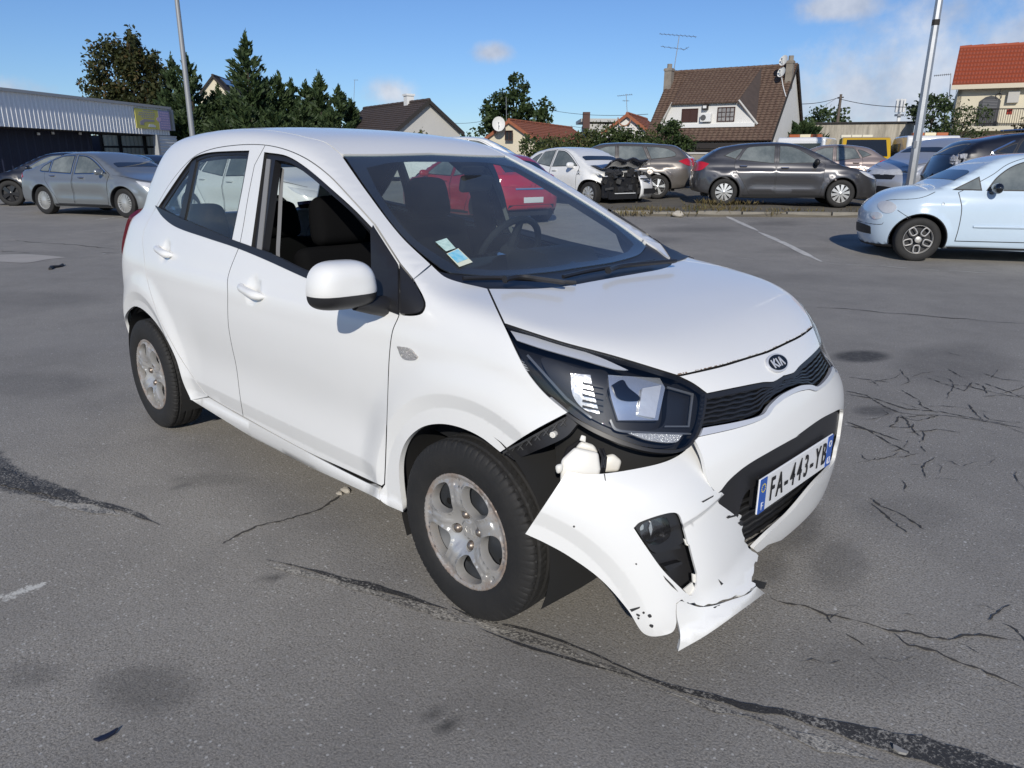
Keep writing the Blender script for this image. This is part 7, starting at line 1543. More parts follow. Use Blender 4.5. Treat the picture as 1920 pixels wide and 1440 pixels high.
    panel('rusted_edge',rust,G,sym(cat_(HF[::-1][:0],P([(1436,656),(1400,667),(1350,682),(1268,701)])[:-1],P([(1268,701),(1273,704)])[:-1],HF)),'top',grid=.04,parent=car,inset=.004,off=-.0007,thick=0)
    # ---------- nose panel with emblem, grille, bumper
    GT=P([(1326,739),(1385,727),(1432,718),(1451,717),(1462,711),(1473,704)]); GB=P([(1479,731),(1464,739),(1455,746),(1440,761),(1429,776),(1387,789),(1316,802)]); CB=P([(1481,741),(1468,749),(1462,754),(1451,763),(1436,782),(1387,801),(1309,819)])
    fdir=(-1,0.,-.35)
    panel('nose_panel',paint,G,sym(cat_(HF[::-1][:-1],P([(1270,705),(1300,720),(1326,739)])[:-1],GT)),fdir,grid=.03,parent=car,inset=.003,fm=gapm)
    gm=bpy.data.materials.new('grille_mesh'); gm.use_nodes=True; nt=gm.node_tree; b=nt.nodes['Principled BSDF']; b.inputs['Roughness'].default_value=.45
    def cell_mat(m,sx,sz):
        nt=m.node_tree; N=nt.nodes; L=nt.links; b=N['Principled BSDF']
        tc=N.new('ShaderNodeTexCoord'); mp=N.new('ShaderNodeMapping'); mp.inputs['Scale'].default_value=(0,sx,sz); L.new(tc.outputs['Object'],mp.inputs[0])
        v=N.new('ShaderNodeTexVoronoi'); v.feature='DISTANCE_TO_EDGE'; v.inputs['Scale'].default_value=1; v.inputs['Randomness'].default_value=.6; L.new(mp.outputs[0],v.inputs['Vector'])
        cr=N.new('ShaderNodeMapRange'); cr.inputs['From Min'].default_value=.06; cr.inputs['From Max'].default_value=.14; cr.inputs['To Min'].default_value=1; cr.inputs['To Max'].default_value=0; L.new(v.outputs['Distance'],cr.inputs['Value'])
        mx=N.new('ShaderNodeMix'); mx.data_type='RGBA'; mx.inputs[6].default_value=(.003,.003,.003,1); mx.inputs[7].default_value=(.015,.015,.016,1); L.new(cr.outputs[0],mx.inputs[0]); L.new(mx.outputs[2],b.inputs['Base Color'])
        bp=N.new('ShaderNodeBump'); bp.inputs['Strength'].default_value=.9; bp.inputs['Distance'].default_value=.012; L.new(cr.outputs[0],bp.inputs['Height']); L.new(bp.outputs[0],b.inputs['Normal'])
    b.inputs['Base Color'].default_value=(.005,.005,.005,1)
    gr=panel('grille',gm,G,sym(cat_(GT[::-1],P([(1326,739),(1322,770),(1316,802)])[1:-1],GB[::-1])),fdir,grid=.03,parent=car,off=.018,thick=0)
    ring=sym(cat_(GT[::-1],P([(1326,739),(1322,770),(1316,802)])[1:-1],GB[::-1]))
    GT2=P([(1330,748),(1387,736),(1434,726),(1453,725),(1464,718),(1475,711)])
    panel('grille_frame',blk,G,sym(cat_(GT[::-1][:-1],P([(1326,739),(1330,748)]),GT2[1:])),fdir,grid=.03,parent=car,inset=.0,off=.004)
    panel('chrome_trim',satin,G,sym(cat_(GB[:-1],P([(1316,802),(1309,819)])[:-1],CB[::-1])),fdir,grid=.03,parent=car,inset=.001,off=-.004)
    def slats(A,B,n,off,r,par,nm):
        A=A[np.argsort(-np.abs(A[:,1]))]; B=B[np.argsort(-np.abs(B[:,1]))]; k=46
        def rs(C): u=np.linspace(0,1,len(C)); t=np.linspace(0,1,k); return np.stack([np.interp(t,u,C[:,i]) for i in range(3)],1)
        A,B=rs(A),rs(B)
        for j in range(n):
            t=(j+.6)/(n+.2); C=A*(1-t)+B*t; C=np.concatenate([C,(C*[1,-1,1])[::-1][1:]]); z=np.arange(len(C)); C[:,2]+=.0030*np.abs((z/3.5+j*.5)%2-1)-.0015; C[:,0]-=off
            MB().tube([tuple(c) for c in C],r,5).build(nm,slm,par,smooth=True)
    slm=mat('slat_plastic',(.020,.020,.021),rough=.38)
    slats(GT,GB,7,.013,.0042,car,'grille_slat')
    # far-side headlight edge, arch and lip
    def mir(a): a=a.copy(); a[:,1]*=-1; return a
    HLB=P([(1309,819),(1286,840),(1250,846),(1190,836),(1120,808),(1066,776)])
    tip=P([(1066,776),(938,851)])
    arch=sd(curve([(.31,.52),(.345,.42),(.352,.33),(.35,.24),(.36,.20,1)],.04,False))
    lipz=lambda q:.165
    qs=np.linspace(.66,.0,14); lip=cast(G,np.stack([np.full(14,1.3),qs,np.full(14,.205)],1),np.tile([-1.,0,0],(14,1)))
    opf=P([(1487,823),(1537,787),(1571,769,1),(1581,768),(1583,790),(1570,840),(1563,867),(1527,907),(1480,963),(1440,1000)])
    opf[0,1]=max(opf[0,1],0); 
    near_top=P([(1487,823),(1444,847),(1399,874),(1368,900),(1352,920)])
    tear=P([(1345,926,1),(1332,912),(1325,893),(1318,860),(1309,838),(1303,826,1),(1309,819,1)],raw=False)
    out=cat_(tear,chop(CB[::-1],1)[1:],mir(CB)[:-1],mir(HLB)[:-1],mir(tip)[:-1],mir(arch),lip,P([(1440,1022),(1420,1036),(1412,1028)]),opf[::-1],near_top[1:])
    panel('bumper',paint,G,out,(-1,-.15,-.25),grid=.024,parent=car,inset=.001,thick=.012)
    # lower intake
    nl=mir(opf); nl=nl[np.argsort(-np.arange(len(nl)))]
    intake=cat_(opf[:-1],nl[:-1])
    lg=bpy.data.materials.new('intake_mesh'); lg.use_nodes=True; lg.node_tree.nodes['Principled BSDF'].inputs['Roughness'].default_value=.5; lg.node_tree.nodes['Principled BSDF'].inputs['Base Color'].default_value=(.005,.005,.005,1)
    panel('lower_intake',lg,G,intake,fdir,grid=.04,parent=car,off=.035,thick=0,inset=-.06)
    lo_=opf[(opf[:,2]<.47)]; t_=opf[opf[:,2]>=.47]
    ta=np.array([[.655,y,.44] for y in np.linspace(.50,0,20)]); tb=np.array([[.62,y,.215] for y in np.linspace(.36,0,20)])
    def onG(C,o_): return cast(G,np.stack([np.full(len(C),1.4),C[:,1],C[:,2]],1),np.tile([-1.,0,0],(len(C),1)),off=o_)
    slats(onG(ta,.028),onG(tb,.028),9,.0,.0050,car,'intake_slat')
    MB().span((.30,-.46,.20),(.50,.46,.56)).build('bumper_beam',under,car)
    band=P([(1352,920),(1368,900),(1399,874),(1444,847),(1487,823),(1537,787),(1571,769),(1583,775),(1578,812),(1500,868),(1445,902),(1408,925),(1395,962),(1388,1000),(1375,985),(1358,950)],closed=True)
    panel('intake_surround',blk,G,band,fdir,grid=.04,parent=car,off=.012,thick=.02)
    # ---------- number plate
    pl=empty('number_plate'); pl.parent=car; pl.location=(.668,0,.452); pl.rotation_euler=(0,0,0)
    MB().box((-.014,0,0),(.022,.46,.10)).build('plate_holder',blk,car,loc=(.655,0,.452))
    pw=mat('plate_white',(.78,.79,.80),rough=.25,coat=.5); pb=mat('plate_blue',(.01,.09,.42),rough=.25,coat=.5); pk=mat('plate_black',(.01,.01,.012),rough=.4)
    bevel(MB().box((0,0,0),(.006,.52,.11)).build('plate_blank',pw,pl),.004,2)
    MB().box((.0035,-.238,0),(.003,.040,.106)).build('blue_band',pb,pl); MB().box((.0035,.238,0),(.003,.040,.106)).build('blue_band',pb,pl)
    def text(s,size,y,z,m,name,sx=1.,parent=pl,x=.0055,bold=.0):
        cu=bpy.data.curves.new(name,'FONT'); cu.body=s; cu.size=size; cu.align_x='CENTER'; cu.align_y='CENTER'; cu.extrude=.0006; cu.offset=bold
        to=bpy.data.objects.new(name,cu); COL.objects.link(to)
        dg=bpy.context.evaluated_depsgraph_get(); me=bpy.data.meshes.new_from_object(to.evaluated_get(dg)); bpy.data.objects.remove(to)
        o=bpy.data.objects.new(name,me); COL.objects.link(o); me.materials.clear(); me.materials.append(m); o.parent=parent
        o.matrix_local=Matrix.Translation((x,y,z))@Matrix(((0,0,1,0),(1,0,0,0),(0,1,0,0),(0,0,0,1)))@Matrix.Diagonal((sx,1,1,1))
        return o
    # plate characters run from the car's right to its left
    for ch,y in zip('FA-443-YB',(-.178,-.128,-.084,-.040,.008,.056,.100,.144,.194)):
        text(ch,.104,y,-.001,pk,'character',.62 if ch!='-' else .8,bold=.0012)
    text('F',.034,-.238,-.034,pw,'country_letter',.9); text('63',.034,.238,-.034,pw,'region_number',.8)
    st=MB()
    yel=mat('plate_yellow',(.75,.62,.03),rough=.4)
    for a in range(12):
        t=a*math.pi/6; st.prism([(.0022*math.cos(u*math.pi*2/5),.0022*math.sin(u*math.pi*2/5)) for u in range(5)],0,.0006,((.0052,-.238+.012*math.sin(t),.024+.012*math.cos(t)),(0,1,0),(0,0,1),(1,0,0)))
    st.build('star_ring',yel,pl)
    MB().lathe([(.012,.0),(.012,.0006),(.007,.0006),(.007,0)],'x',(.0052,.238,.026),16).build('region_badge',pw,pl)
    # ---------- emblem
    emb=mat('emblem_silver',(.66,.67,.69),rough=.3,metal=.25); em=empty('emblem'); em.parent=car
    ep=P([(1466,677),(1466.2,677)],raw=True)[0]; en=grad(G,ep[None])[0]; z3=en; x3=np.cross([0,0,1.],z3); x3/=np.linalg.norm(x3); y3=np.cross(z3,x3)
    em.matrix_local=Matrix(((x3[0],y3[0],z3[0],ep[0]),(x3[1],y3[1],z3[1],0),(x3[2],y3[2],z3[2],ep[2]),(0,0,0,1)))
    def oval(rx,ry,n=40): return [(rx*math.cos(2*math.pi*i/n),ry*math.sin(2*math.pi*i/n)) for i in range(n)]
    bevel(MB().prism(oval(.062,.031),-.004,.006).build('emblem_ring',emb,em),.002,2)
    MB().prism(oval(.056,.0255),.004,.0068).build('emblem_field',mat('emblem_black',(.006,.006,.007),rough=.35,spec=.3),em)
    def stroke(a,b,w=.006):
        a=np.array(a);b=np.array(b);d=(b-a)/np.linalg.norm(b-a);n=np.array([-d[1],d[0]])*w/2
        return [tuple(a-n),tuple(b-n),tuple(b+n),tuple(a+n)]
    lt=MB()
    for s_ in (stroke((-.034,-.014),(-.034,.014)),stroke((-.031,.0),(-.013,.014)),stroke((-.029,.001),(-.011,-.014)),stroke((-.002,-.014),(-.002,.014)),stroke((.009,-.014),(.020,.014)),stroke((.020,.014),(.031,-.014))): lt.prism(s_,.006,.0082)
    lt.build('emblem_lettering',emb,em)
    # ---------- headlights
    HL=P([(945,607,1),(1050,641),(1150,668),(1270,705,1),(1300,720),(1324,737,1),(1319,775),(1306,815),(1286,838),(1250,844),(1190,834),(1120,806),(1066,775),(1020,735),(985,690)],closed=True)
    hd=(-.75,.62,-.25)
    lens,lensl=panel('headlight',gcl,G,HL,hd,grid=.03,parent=car,mirror=True,thick=.004,inset=.002)
    hb=mat('lamp_housing_black',(.010,.010,.011),rough=.5); refl=mat('lamp_reflector',(.78,.78,.78),rough=.25,metal=.5,bump=.25,bscale=38)
    glint=mat('lens_highlight',(.16,.165,.17),rough=.25,metal=.4)  # thin grey lines painted in for the highlights of the clear lens
    refl2=mat('lamp_reflector_smooth',(.70,.71,.72),rough=.16,metal=.75)
    cl2=mat('indicator_lens',(.55,.55,.55),rough=.15,metal=.3,bump=.8,bscale=160)
    def hp(name,m,pts,off,th=.0,grid=.03,par=None,raw=False):
        a=panel(name,m,G,P(pts,off=off,closed=True),hd,off=off,grid=grid,thick=th,inset=0)
        a.parent=lens; b_=mirror_obj(a,name,lensl); return a
    ho=panel('housing',hb,G,HL,hd,off=.075,grid=.04,thick=-.073,inset=-.004); ho.parent=lens; mirror_obj(ho,'housing',lensl)
    hp('chrome_strip',satin,[(957,620,1),(1050,645),(1125,670),(1178,694,1),(1150,691),(1087,673),(1015,653),(969,638,1)],.014,.004)
    hp('bezel',hb,[(1015,672),(1087,690),(1140,700),(1132,770),(1150,800),(1240,800),(1258,722),(1300,735),(1308,760),(1296,808),(1270,820),(1180,812),(1110,785),(1060,745)],.045,.02)
    hp('reflector',refl,[(1070,700,1),(1107,703,1),(1113,735),(1124,776,1),(1095,767),(1074,741)],.036,.02)
    hp('reflector',refl2,[(1140,703,1),(1237,709,1),(1247,727,1),(1234,788,1),(1159,788,1),(1145,741)],.034,.02)
    hp('reflector_wing',refl,[(1205,728,1),(1240,722,1),(1228,784,1),(1196,778,1)],.024,.008)
    hp('bulb_shade',gloss,[(1147,722,1),(1168,712),(1178,726),(1200,745),(1196,752),(1160,748)],.028,.004)
    hp('indicator',cl2,[(1177,812,1),(1280,815,1),(1268,829),(1219,826)],.012,.008)
    for i in range(5):
        y=716+i*11
        hp('fin',hb,[(1092,y,1),(1132,y+9,1),(1132,y+12,1),(1092,y+4,1)],.026,.006)
    for pts in ([(1251,724,1),(1301,738,1),(1293,801,1),(1245,801,1),(1247,798,1),(1290,798,1),(1297,741,1),(1252,728,1)],[(1146,786,1),(1156,803),(1190,808),(1296,812,1),(1296,815,1),(1188,812),(1152,806),(1143,788,1)],[(990,664,1),(1063,745,1),(1110,782,1),(1108,785,1),(1060,749,1),(987,667,1)]):
        hp('lens_highlight',glint,pts,.028,.004)
    seal=panel('headlight_seal',blk,G,P([(940,602,1),(1050,637),(1150,664),(1272,703,1),(1304,718),(1328,736,1),(1323,776),(1311,817),(1288,843),(1250,850),(1190,841),(1115,812),(1060,777),(1014,738),(980,692)],closed=True),hd,off=.004,thick=.02,holes=[HL],parent=car,inset=0,mirror=True)
    # ---------- glazing
    WB=P([(1092,500),(1030,509),(930,516),(846,511)]); 
    wsh=cat_(WB[:-1],P([(846,511),(822,499),(754,441),(692,360),(645,291)])[:-1],RF+np.array([.004,0,-.002]))
    ws=panel('windscreen',gws,G,sym(wsh),(-.55,0,-.83),grid=.06,parent=car,inset=.004,thick=.004,off=.003)
    fr_in=cat_(P([(1088,487),(1030,497),(935,503),(862,497)])[:-1],P([(862,497),(840,486),(772,438),(715,362),(690,313)])[:-1],P([(690,313),(740,303),(812,302)]))
    panel('windscreen_border',gloss,G,sym(wsh),(-.55,0,-.83),grid=.06,parent=car,off=.0065,thick=0,holes=[sym(fr_in)],inset=.004)
    cow=cat_(P([(1112,526),(1060,535),(1000,540),(915,540),(845,524),(815,503)])[:-1],P([(815,503),(846,509),(930,514),(1030,506),(1092,497)]))
    panel('cowl',blk,G,sym(cow),'top',grid=.05,parent=car,off=.008,thick=.01,inset=0)
    far=mir(P([(775,524),(809,496),(840,521),(880,533)]))
    RW1=P([(299,388,1),(331,341),(353,309),(356,306,1),(333,411,1),(314,402)],closed=True); RW2=P([(364,297,1),(390,288),(430,285),(466,284,1),(451,365),(433,452,1),(388,434),(341,414,1)],closed=True)
    for o_,nm in ((RW1,'quarter_glass'),(RW2,'rear_door_glass')):
        panel(nm,gsd,G,o_,side,grid=.06,parent=car,off=.012,thick=.004,mirror=True,inset=-.004)
    panel('window_divider',blk,G,P([(356,303,1),(366,296,1),(342,414,1),(333,411,1)],closed=True),side,off=.006,parent=car,mirror=True,thick=.02,inset=0)
    WRi=P([(303,388,1),(333,343),(355,312),(367,299),(391,291),(430,288),(461,288,1),(447,365),(430,446,1),(388,430),(337,407),(316,397)],closed=True)
    panel('window_seal',blk,G,WR,side,off=.009,thick=.012,grid=.06,holes=[WRi],parent=car,mirror=True,inset=0)
    WFi=P([(512,297,1),(540,303),(573,325),(618,363),(658,398),(690,430,1),(692,500),(686,552,1),(569,503),(514,477),(488,466,1)],closed=True)
    panel('window_seal',blk,G,WF,side,off=.009,thick=.03,grid=.06,holes=[WFi],parent=car,mirror=True,inset=0)
    panel('window_channel',trimg,G,P([(497,296,1),(504,297,1),(487,468,1),(478,466,1)],closed=True),side,off=.0065,thick=.01,parent=car,inset=0)
    BT=P([(292,386,1),(315,398),(338,409),(389,430),(435,449),(471,462),(513,478),(570,507),(640,536),(749,576,1),(749,591,1),(640,549),(566,518),(500,488),(444,465),(387,446),(331,426),(307,408)],closed=True)
    panel('belt_moulding',blk,G,BT,side,off=-.005,grid=.05,parent=car,mirror=True,thick=.01,inset=0)
    panel('mirror_sail',blk,G,P([(705,424,1),(750,495,1),(750,588,1),(700,568,1),(698,436,1)],closed=True),side,off=-.008,grid=.04,parent=car,mirror=True,thick=.02,inset=.001)
    panel('cowl_corner',blk,G,P([(1226,441,1),(1231,436,1),(1262,452),(1297,467),(1302,474),(1286,485),(1262,493,1),(1256,482),(1243,463)],closed=True),'top',off=-.004,grid=.04,parent=car,thick=.012,inset=0)
    panel('fender_sail',blk,G,P([(750.8,497,1),(775,525),(796,567),(791,584),(775,589),(750.8,589,1)],closed=True),side,off=-.003,grid=.04,parent=car,mirror=True,thick=.01,inset=.001)
    # ---------- side repeater, tail lamp
    rep=mat('repeater_lens',(.55,.53,.50),rough=.12,metal=.5,bump=.8,bscale=240)
    panel('side_repeater',rep,G,P([(747,649,1),(769,653),(785,669,1),(780,674),(757,671)],closed=True),'side',off=-.006,grid=.01,parent=car,mirror=True,thick=.008,inset=0)
    tl=sd(curve([(-2.74,1.115,1),(-2.80,1.10),(-2.86,1.06,1),(-2.885,.9),(-2.88,.77,1),(-2.84,.78),(-2.80,.90),(-2.775,1.0)],.03,True))
    panel('tail_lamp',red,G,tl,(.5,.86,0),off=-.014,grid=.03,parent=car,mirror=True,thick=.02,inset=0)
    # ---------- handles
    for hx,hz in ((-1.205,.872),(-2.105,.945)):
        pts=[]
        for t in np.linspace(-1,1,13):
            p=sd([(hx-.095*t+.0,hz+.012*t)])[0]; lift=.028*(1-abs(t)**4)
            pts.append((p[0],-.0,p[2],t,lift))
        ends=sd([(hx-.11,hz+.012),(hx+.11,hz-.012)]); 
        Pp=[]
        for (x_,_,z_,t,l) in pts:
            a=(t+1)/2; base=ends[1]*(1-a)+ends[0]*a
            Pp.append((x_,base[1]-l+.004,z_))
        h=MB().tube(Pp,[.006+.0095*(1-abs(t)**6)*(1.15-.25*t) for *_,t,l in pts],10).build('door_handle',paint,car,smooth=True,angle=60)
        mirror_obj(h)
    # ---------- door mirrors
    def door_mirror():
        c=np.array([-.420,-.890,1.006]); w=np.array([-.10,-1,0.02]); w/=np.linalg.norm(w); f=np.cross(w,[0,0,1.]); f=-f if f[0]<0 else f; up=np.array([0,0,1.])
        nT,nR=48,14; top=[];rows=[]
        for j in range(nR+1):
            ph=j/nR*math.pi/2; rr=math.cos(ph)**.55 if j<nR else 0.; d=math.sin(ph)**.9
            row=[]
            for i in range(nT):
                t=2*math.pi*i/nT; ct,st=math.cos(t),math.sin(t)
                X=.108*math.copysign(abs(ct)**.62,ct); Z=.070*math.copysign(abs(st)**.70,st)
                X*= (1-.10*(Z/.070)); 
                row.append(c+w*(X*rr)+up*(Z*rr+.004*d)+f*(d*.085-.02*0))
            rows.append(row)
        V=np.array(rows).reshape(-1,3); F=[(j*nT+i,j*nT+(i+1)%nT,(j+1)*nT+(i+1)%nT,(j+1)*nT+i) for j in range(nR) for i in range(nT)]
        def cut(V,upper):
            o=MB().add(V,F); bm=bmesh.new(); vs=[bm.verts.new(v) for v in o.v]
            for q in o.f:
                try: bm.faces.new([vs[k] for k in q])
                except ValueError: pass
            bmesh.ops.bisect_plane(bm,geom=bm.verts[:]+bm.edges[:]+bm.faces[:],plane_co=tuple(c+up*-.027),plane_no=(0,0,1) if upper else (0,0,-1),clear_inner=True)
            bm.verts.index_update(); r=([tuple(v.co) for v in bm.verts],[[v.index for v in f_.verts] for f_ in bm.faces]); bm.free(); return r
        tv,tf=cut(V,True); MB().add(tv,tf).build('mirror_cap',paint,car,smooth=True,angle=80)
        bv,bf=cut(c+(V-c)*.985-up*.010*(V[:,2:3]<c[2]),False); lowb=MB().add(bv,bf)
        lowb.tube([c+w*(-.03)+up*-.060+f*.035,c+w*(-.085)+up*-.072+f*.03,c+w*(-.135)+up*-.080+f*.02],[.022,.028,.034],10)
        lowb.build('mirror_base',blk,car,smooth=True,angle=50)
        MB().add([c+w*.094*math.cos(2*math.pi*i/24)*1.0+up*.062*math.sin(2*math.pi*i/24)-f*.002 for i in range(24)],[tuple(range(24))]).build('mirror_back',blk,car)
        MB().add([c+w*.082*math.cos(2*math.pi*i/24)+up*.052*math.sin(2*math.pi*i/24)-f*.005 for i in range(24)],[tuple(range(24))]).build('mirror_glass',MATS['chrome'],car)
    n0=set(COL.objects); door_mirror()
    # ---------- wipers
    def wiper(arm,blade):
        a=PX(G,arm,-.030,closed=False); b=PX(G,blade,-.012,closed=False)
        w=empty('wiper'); w.parent=car
        MB().tube(a,[.013]+[.009]*(len(a)-2)+[.006],6).build('wiper_arm',blk,w,smooth=True); MB().tube(b,.0075,6).build('wiper_blade',blk,w,smooth=True)
    wiper([(946,524),(975,519),(1010,523),(1060,530)],[(868,522),(930,521),(1000,524),(1080,530)])
    wiper([(1140,507),(1160,500),(1200,495),(1268,489)],[(1056,519),(1100,509),(1160,499),(1226,489)])
    # ---------- stickers inside the glass
    s1=mat('sticker_pale',(.62,.80,.72),rough=.6,var=.7,vscale=60,vcol=(.25,.45,.42)); s2=mat('sticker_blue',(.16,.55,.75),rough=.6,var=.8,vscale=40,vcol=(.55,.78,.82)); s3=mat('sticker_cream',(.75,.78,.62),rough=.6)
    panel('windscreen_sticker',s1,G,P([(816,454,1),(837,447,1),(854,466,1),(836,472,1)],closed=True),(-.55,0,-.83),off=-.002,thick=0,inset=0,parent=car)
    st=panel('windscreen_sticker',s3,G,P([(837,476,1),(859,466,1),(886,492,1),(861,501,1)],closed=True),(-.55,0,-.83),off=-.0015,thick=0,inset=0,parent=car)
    panel('sticker_print',s2,G,P([(839,477,1),(858,468,1),(877,486,1),(857,494,1)],closed=True),(-.55,0,-.83),off=-.003,thick=0,inset=0,parent=st)
    pk2=mat('sticker_ink',(.03,.05,.06),rough=.7)
    # ---------- tailgate
    tg=[]
    for z_ in (.55,.8,1.0): tg.append((z_,.60))
    rp=lambda pts: cast(G,np.stack([np.full(len(pts),-4.),[p[0] for p in pts],[p[1] for p in pts]],1),np.tile([1.,0,0],(len(pts),1)))
    rwin=rp(curve([(-.48,1.06,1),(.48,1.06,1),(.44,1.32),(.30,1.36),(-.30,1.36),(-.44,1.32)],.05,True))
    panel('tailgate',paint,G,rp(curve([(-.62,.62,1),(.62,.62,1),(.60,1.0),(.53,1.36),(.40,1.41),(-.40,1.41),(-.53,1.36),(-.60,1.0)],.05,True)),'rear',grid=.06,holes=[rwin],parent=car)
    panel('tailgate_window',gsd,G,rwin,'rear',grid=.1,parent=car,off=.006,thick=0)
    panel('rear_bumper',paint,G,rp(curve([(-.66,.60,1),(.66,.60,1),(.66,.32),(.5,.28),(-.5,.28),(-.66,.32)],.05,True)),'rear',grid=.06,parent=car)
    # ---------- cabin
    cab=empty('cabin'); cab.parent=car
    MB().box((-1.3,0,.25),(2.9,1.40,.06)).build('floor_pan',under,car)
    MB().span((-2.85,-.5,.22),(.45,.5,.26)).build('underbody',under,car)
    # inner faces of doors, pillars and quarters
    for nm,o_,hole in (('door_lining',front_out,WF),('door_lining',rear_out,WR)):
        panel(nm,dark,G,o_,side,off=.045,grid=.07,holes=[hole],parent=car,mirror=True,thick=-.03,inset=.0)
    panel('pillar_lining',dark,G,bs_out,side,off=.03,grid=.08,parent=car,mirror=True,thick=0,inset=-.01)
    panel('b_pillar_trim',trimg,G,P([(505,300,1),(512,304,1),(502,473,1),(495,470,1)],closed=True),side,off=.05,grid=.08,parent=car,mirror=True,thick=.0,inset=0)
    # dashboard
    prof=[(-.12,.93),(-.30,.955),(-.50,.945),(-.66,.925),(-.74,.88),(-.76,.80),(-.70,.66),(-.62,.55),(-.12,.5)]
    MB().prism(prof,-.66,.66,((0,0,0),(1,0,0),(0,0,1),(0,1,0))).build('dashboard',dash,cab,smooth=True,angle=35)
    MB().prism([(-.52,.93),(-.56,.99),(-.66,1.005),(-.76,.985),(-.80,.93),(-.76,.86)],.20,.52,((0,0,0),(1,0,0),(0,0,1),(0,1,0))).build('instrument_hood',dash,cab,smooth=True,angle=50)
    MB().prism([(-.70,.86),(-.72,.98),(-.76,.985),(-.78,.86)],-.13,.13,((0,0,0),(1,0,0),(0,0,1),(0,1,0))).build('centre_screen',gloss,cab)
    sw=MB()
    cW=np.array([-.93,.36,.94]); ax=np.array([-.90,0,.43]); ax/=np.linalg.norm(ax); e1=np.array([0,1.,0]); e2=np.cross(ax,e1)
    ring=[cW+.185*(math.cos(t)*e1+math.sin(t)*e2) for t in np.linspace(0,2*math.pi,41)]; sw.tube(ring,.016,8,cap=False)
    for t in (0,math.pi,-math.pi/2): sw.tube([cW,cW+.18*(math.cos(t)*e1+math.sin(t)*e2)],[.03,.014],6)
    sw.tube([cW+ax*.02,cW-ax*.25],[.055,.05],10); sw.build('steering_wheel',dash,cab,smooth=True)
    def seat(x,y,dz=0.):
        s=empty('seat'); s.parent=car
        W=.25
        def rbox(nm,c,sz,tilt,w=.05):
            Rm=Matrix.Rotation(tilt,3,'Y'); o=MB().box((0,0,0),sz,taper=.9).build(nm,dark,s); o.location=c; o.rotation_euler=(0,tilt,0); subsurf(bevel(o,w,3),2); o.data.polygons.foreach_set('use_smooth',[True]*len(o.data.polygons)); return o
        rbox('seat_cushion',(x+.18,y,.50+dz),(.52,2*W,.16),R(-6)); rbox('backrest',(x-.14,y,.80+dz),(.13,2*W*.96,.64),R(-16))
        hr=rbox('headrest',(x-.235,y,1.205+dz),(.12,.26,.21),R(-10),.06)
        for e in (-.06,.06): MB().tube([(x-.22,y+e,1.08+dz),(x-.235,y+e,1.16+dz)],.007,6).build('headrest_post',chrome,s)
    seat(-1.0,-.36,-.09); seat(-1.27,.36,-.03)
    for y in (-.42,0,.42): seat(-2.15,y,-.17)
    rm=MB().box((0,0,0),(.03,.22,.07)).build('interior_mirror',dash,cab); rm.location=tuple(PX(G,[(893,344),(894,344)],raw=True)[0]+rays([(893,344)])[0]*.10); rm.rotation_euler=(0,R(10),R(12)); bevel(rm,.02,3)
    MB().box((0,0,0),(.12,.13,.03),np.array(Matrix.Rotation(R(30),3,'Y'))).build('sensor_cover',dash,cab,loc=tuple(PX(G,[(872,306),(873,306)],raw=True)[0]+rays([(872,306)])[0]*.13))
    # ---------- wheels, wells
    make_hero_wheels(car,G)
    for x in (0,-2.4):
        for sgn in (-1,1):
            th=np.linspace(R(-25),R(205),24); rows=[]
            for y in (.40,.60,.765):
                rows.append([(x+(.345 if y<.7 else .333)*math.cos(t),sgn*y,.30+.345*math.sin(t)) for t in th])
            rows.insert(0,[(x+.01*math.cos(t),sgn*.40,.30+.01*math.sin(t)) for t in th])
            MB().sheet(rows).build('wheel_arch_liner',under,car,smooth=True)
    MB().span((.30,-.50,.30),(.44,.58,.66)).span((-.1,-.42,.28),(.3,.42,.84)).build('engine_bay',under,car)
    return car,G,P,paint,blk,gloss,gcl,under,white_pl,hb,dict(sd=sd,cat=cat_,mir=mir)
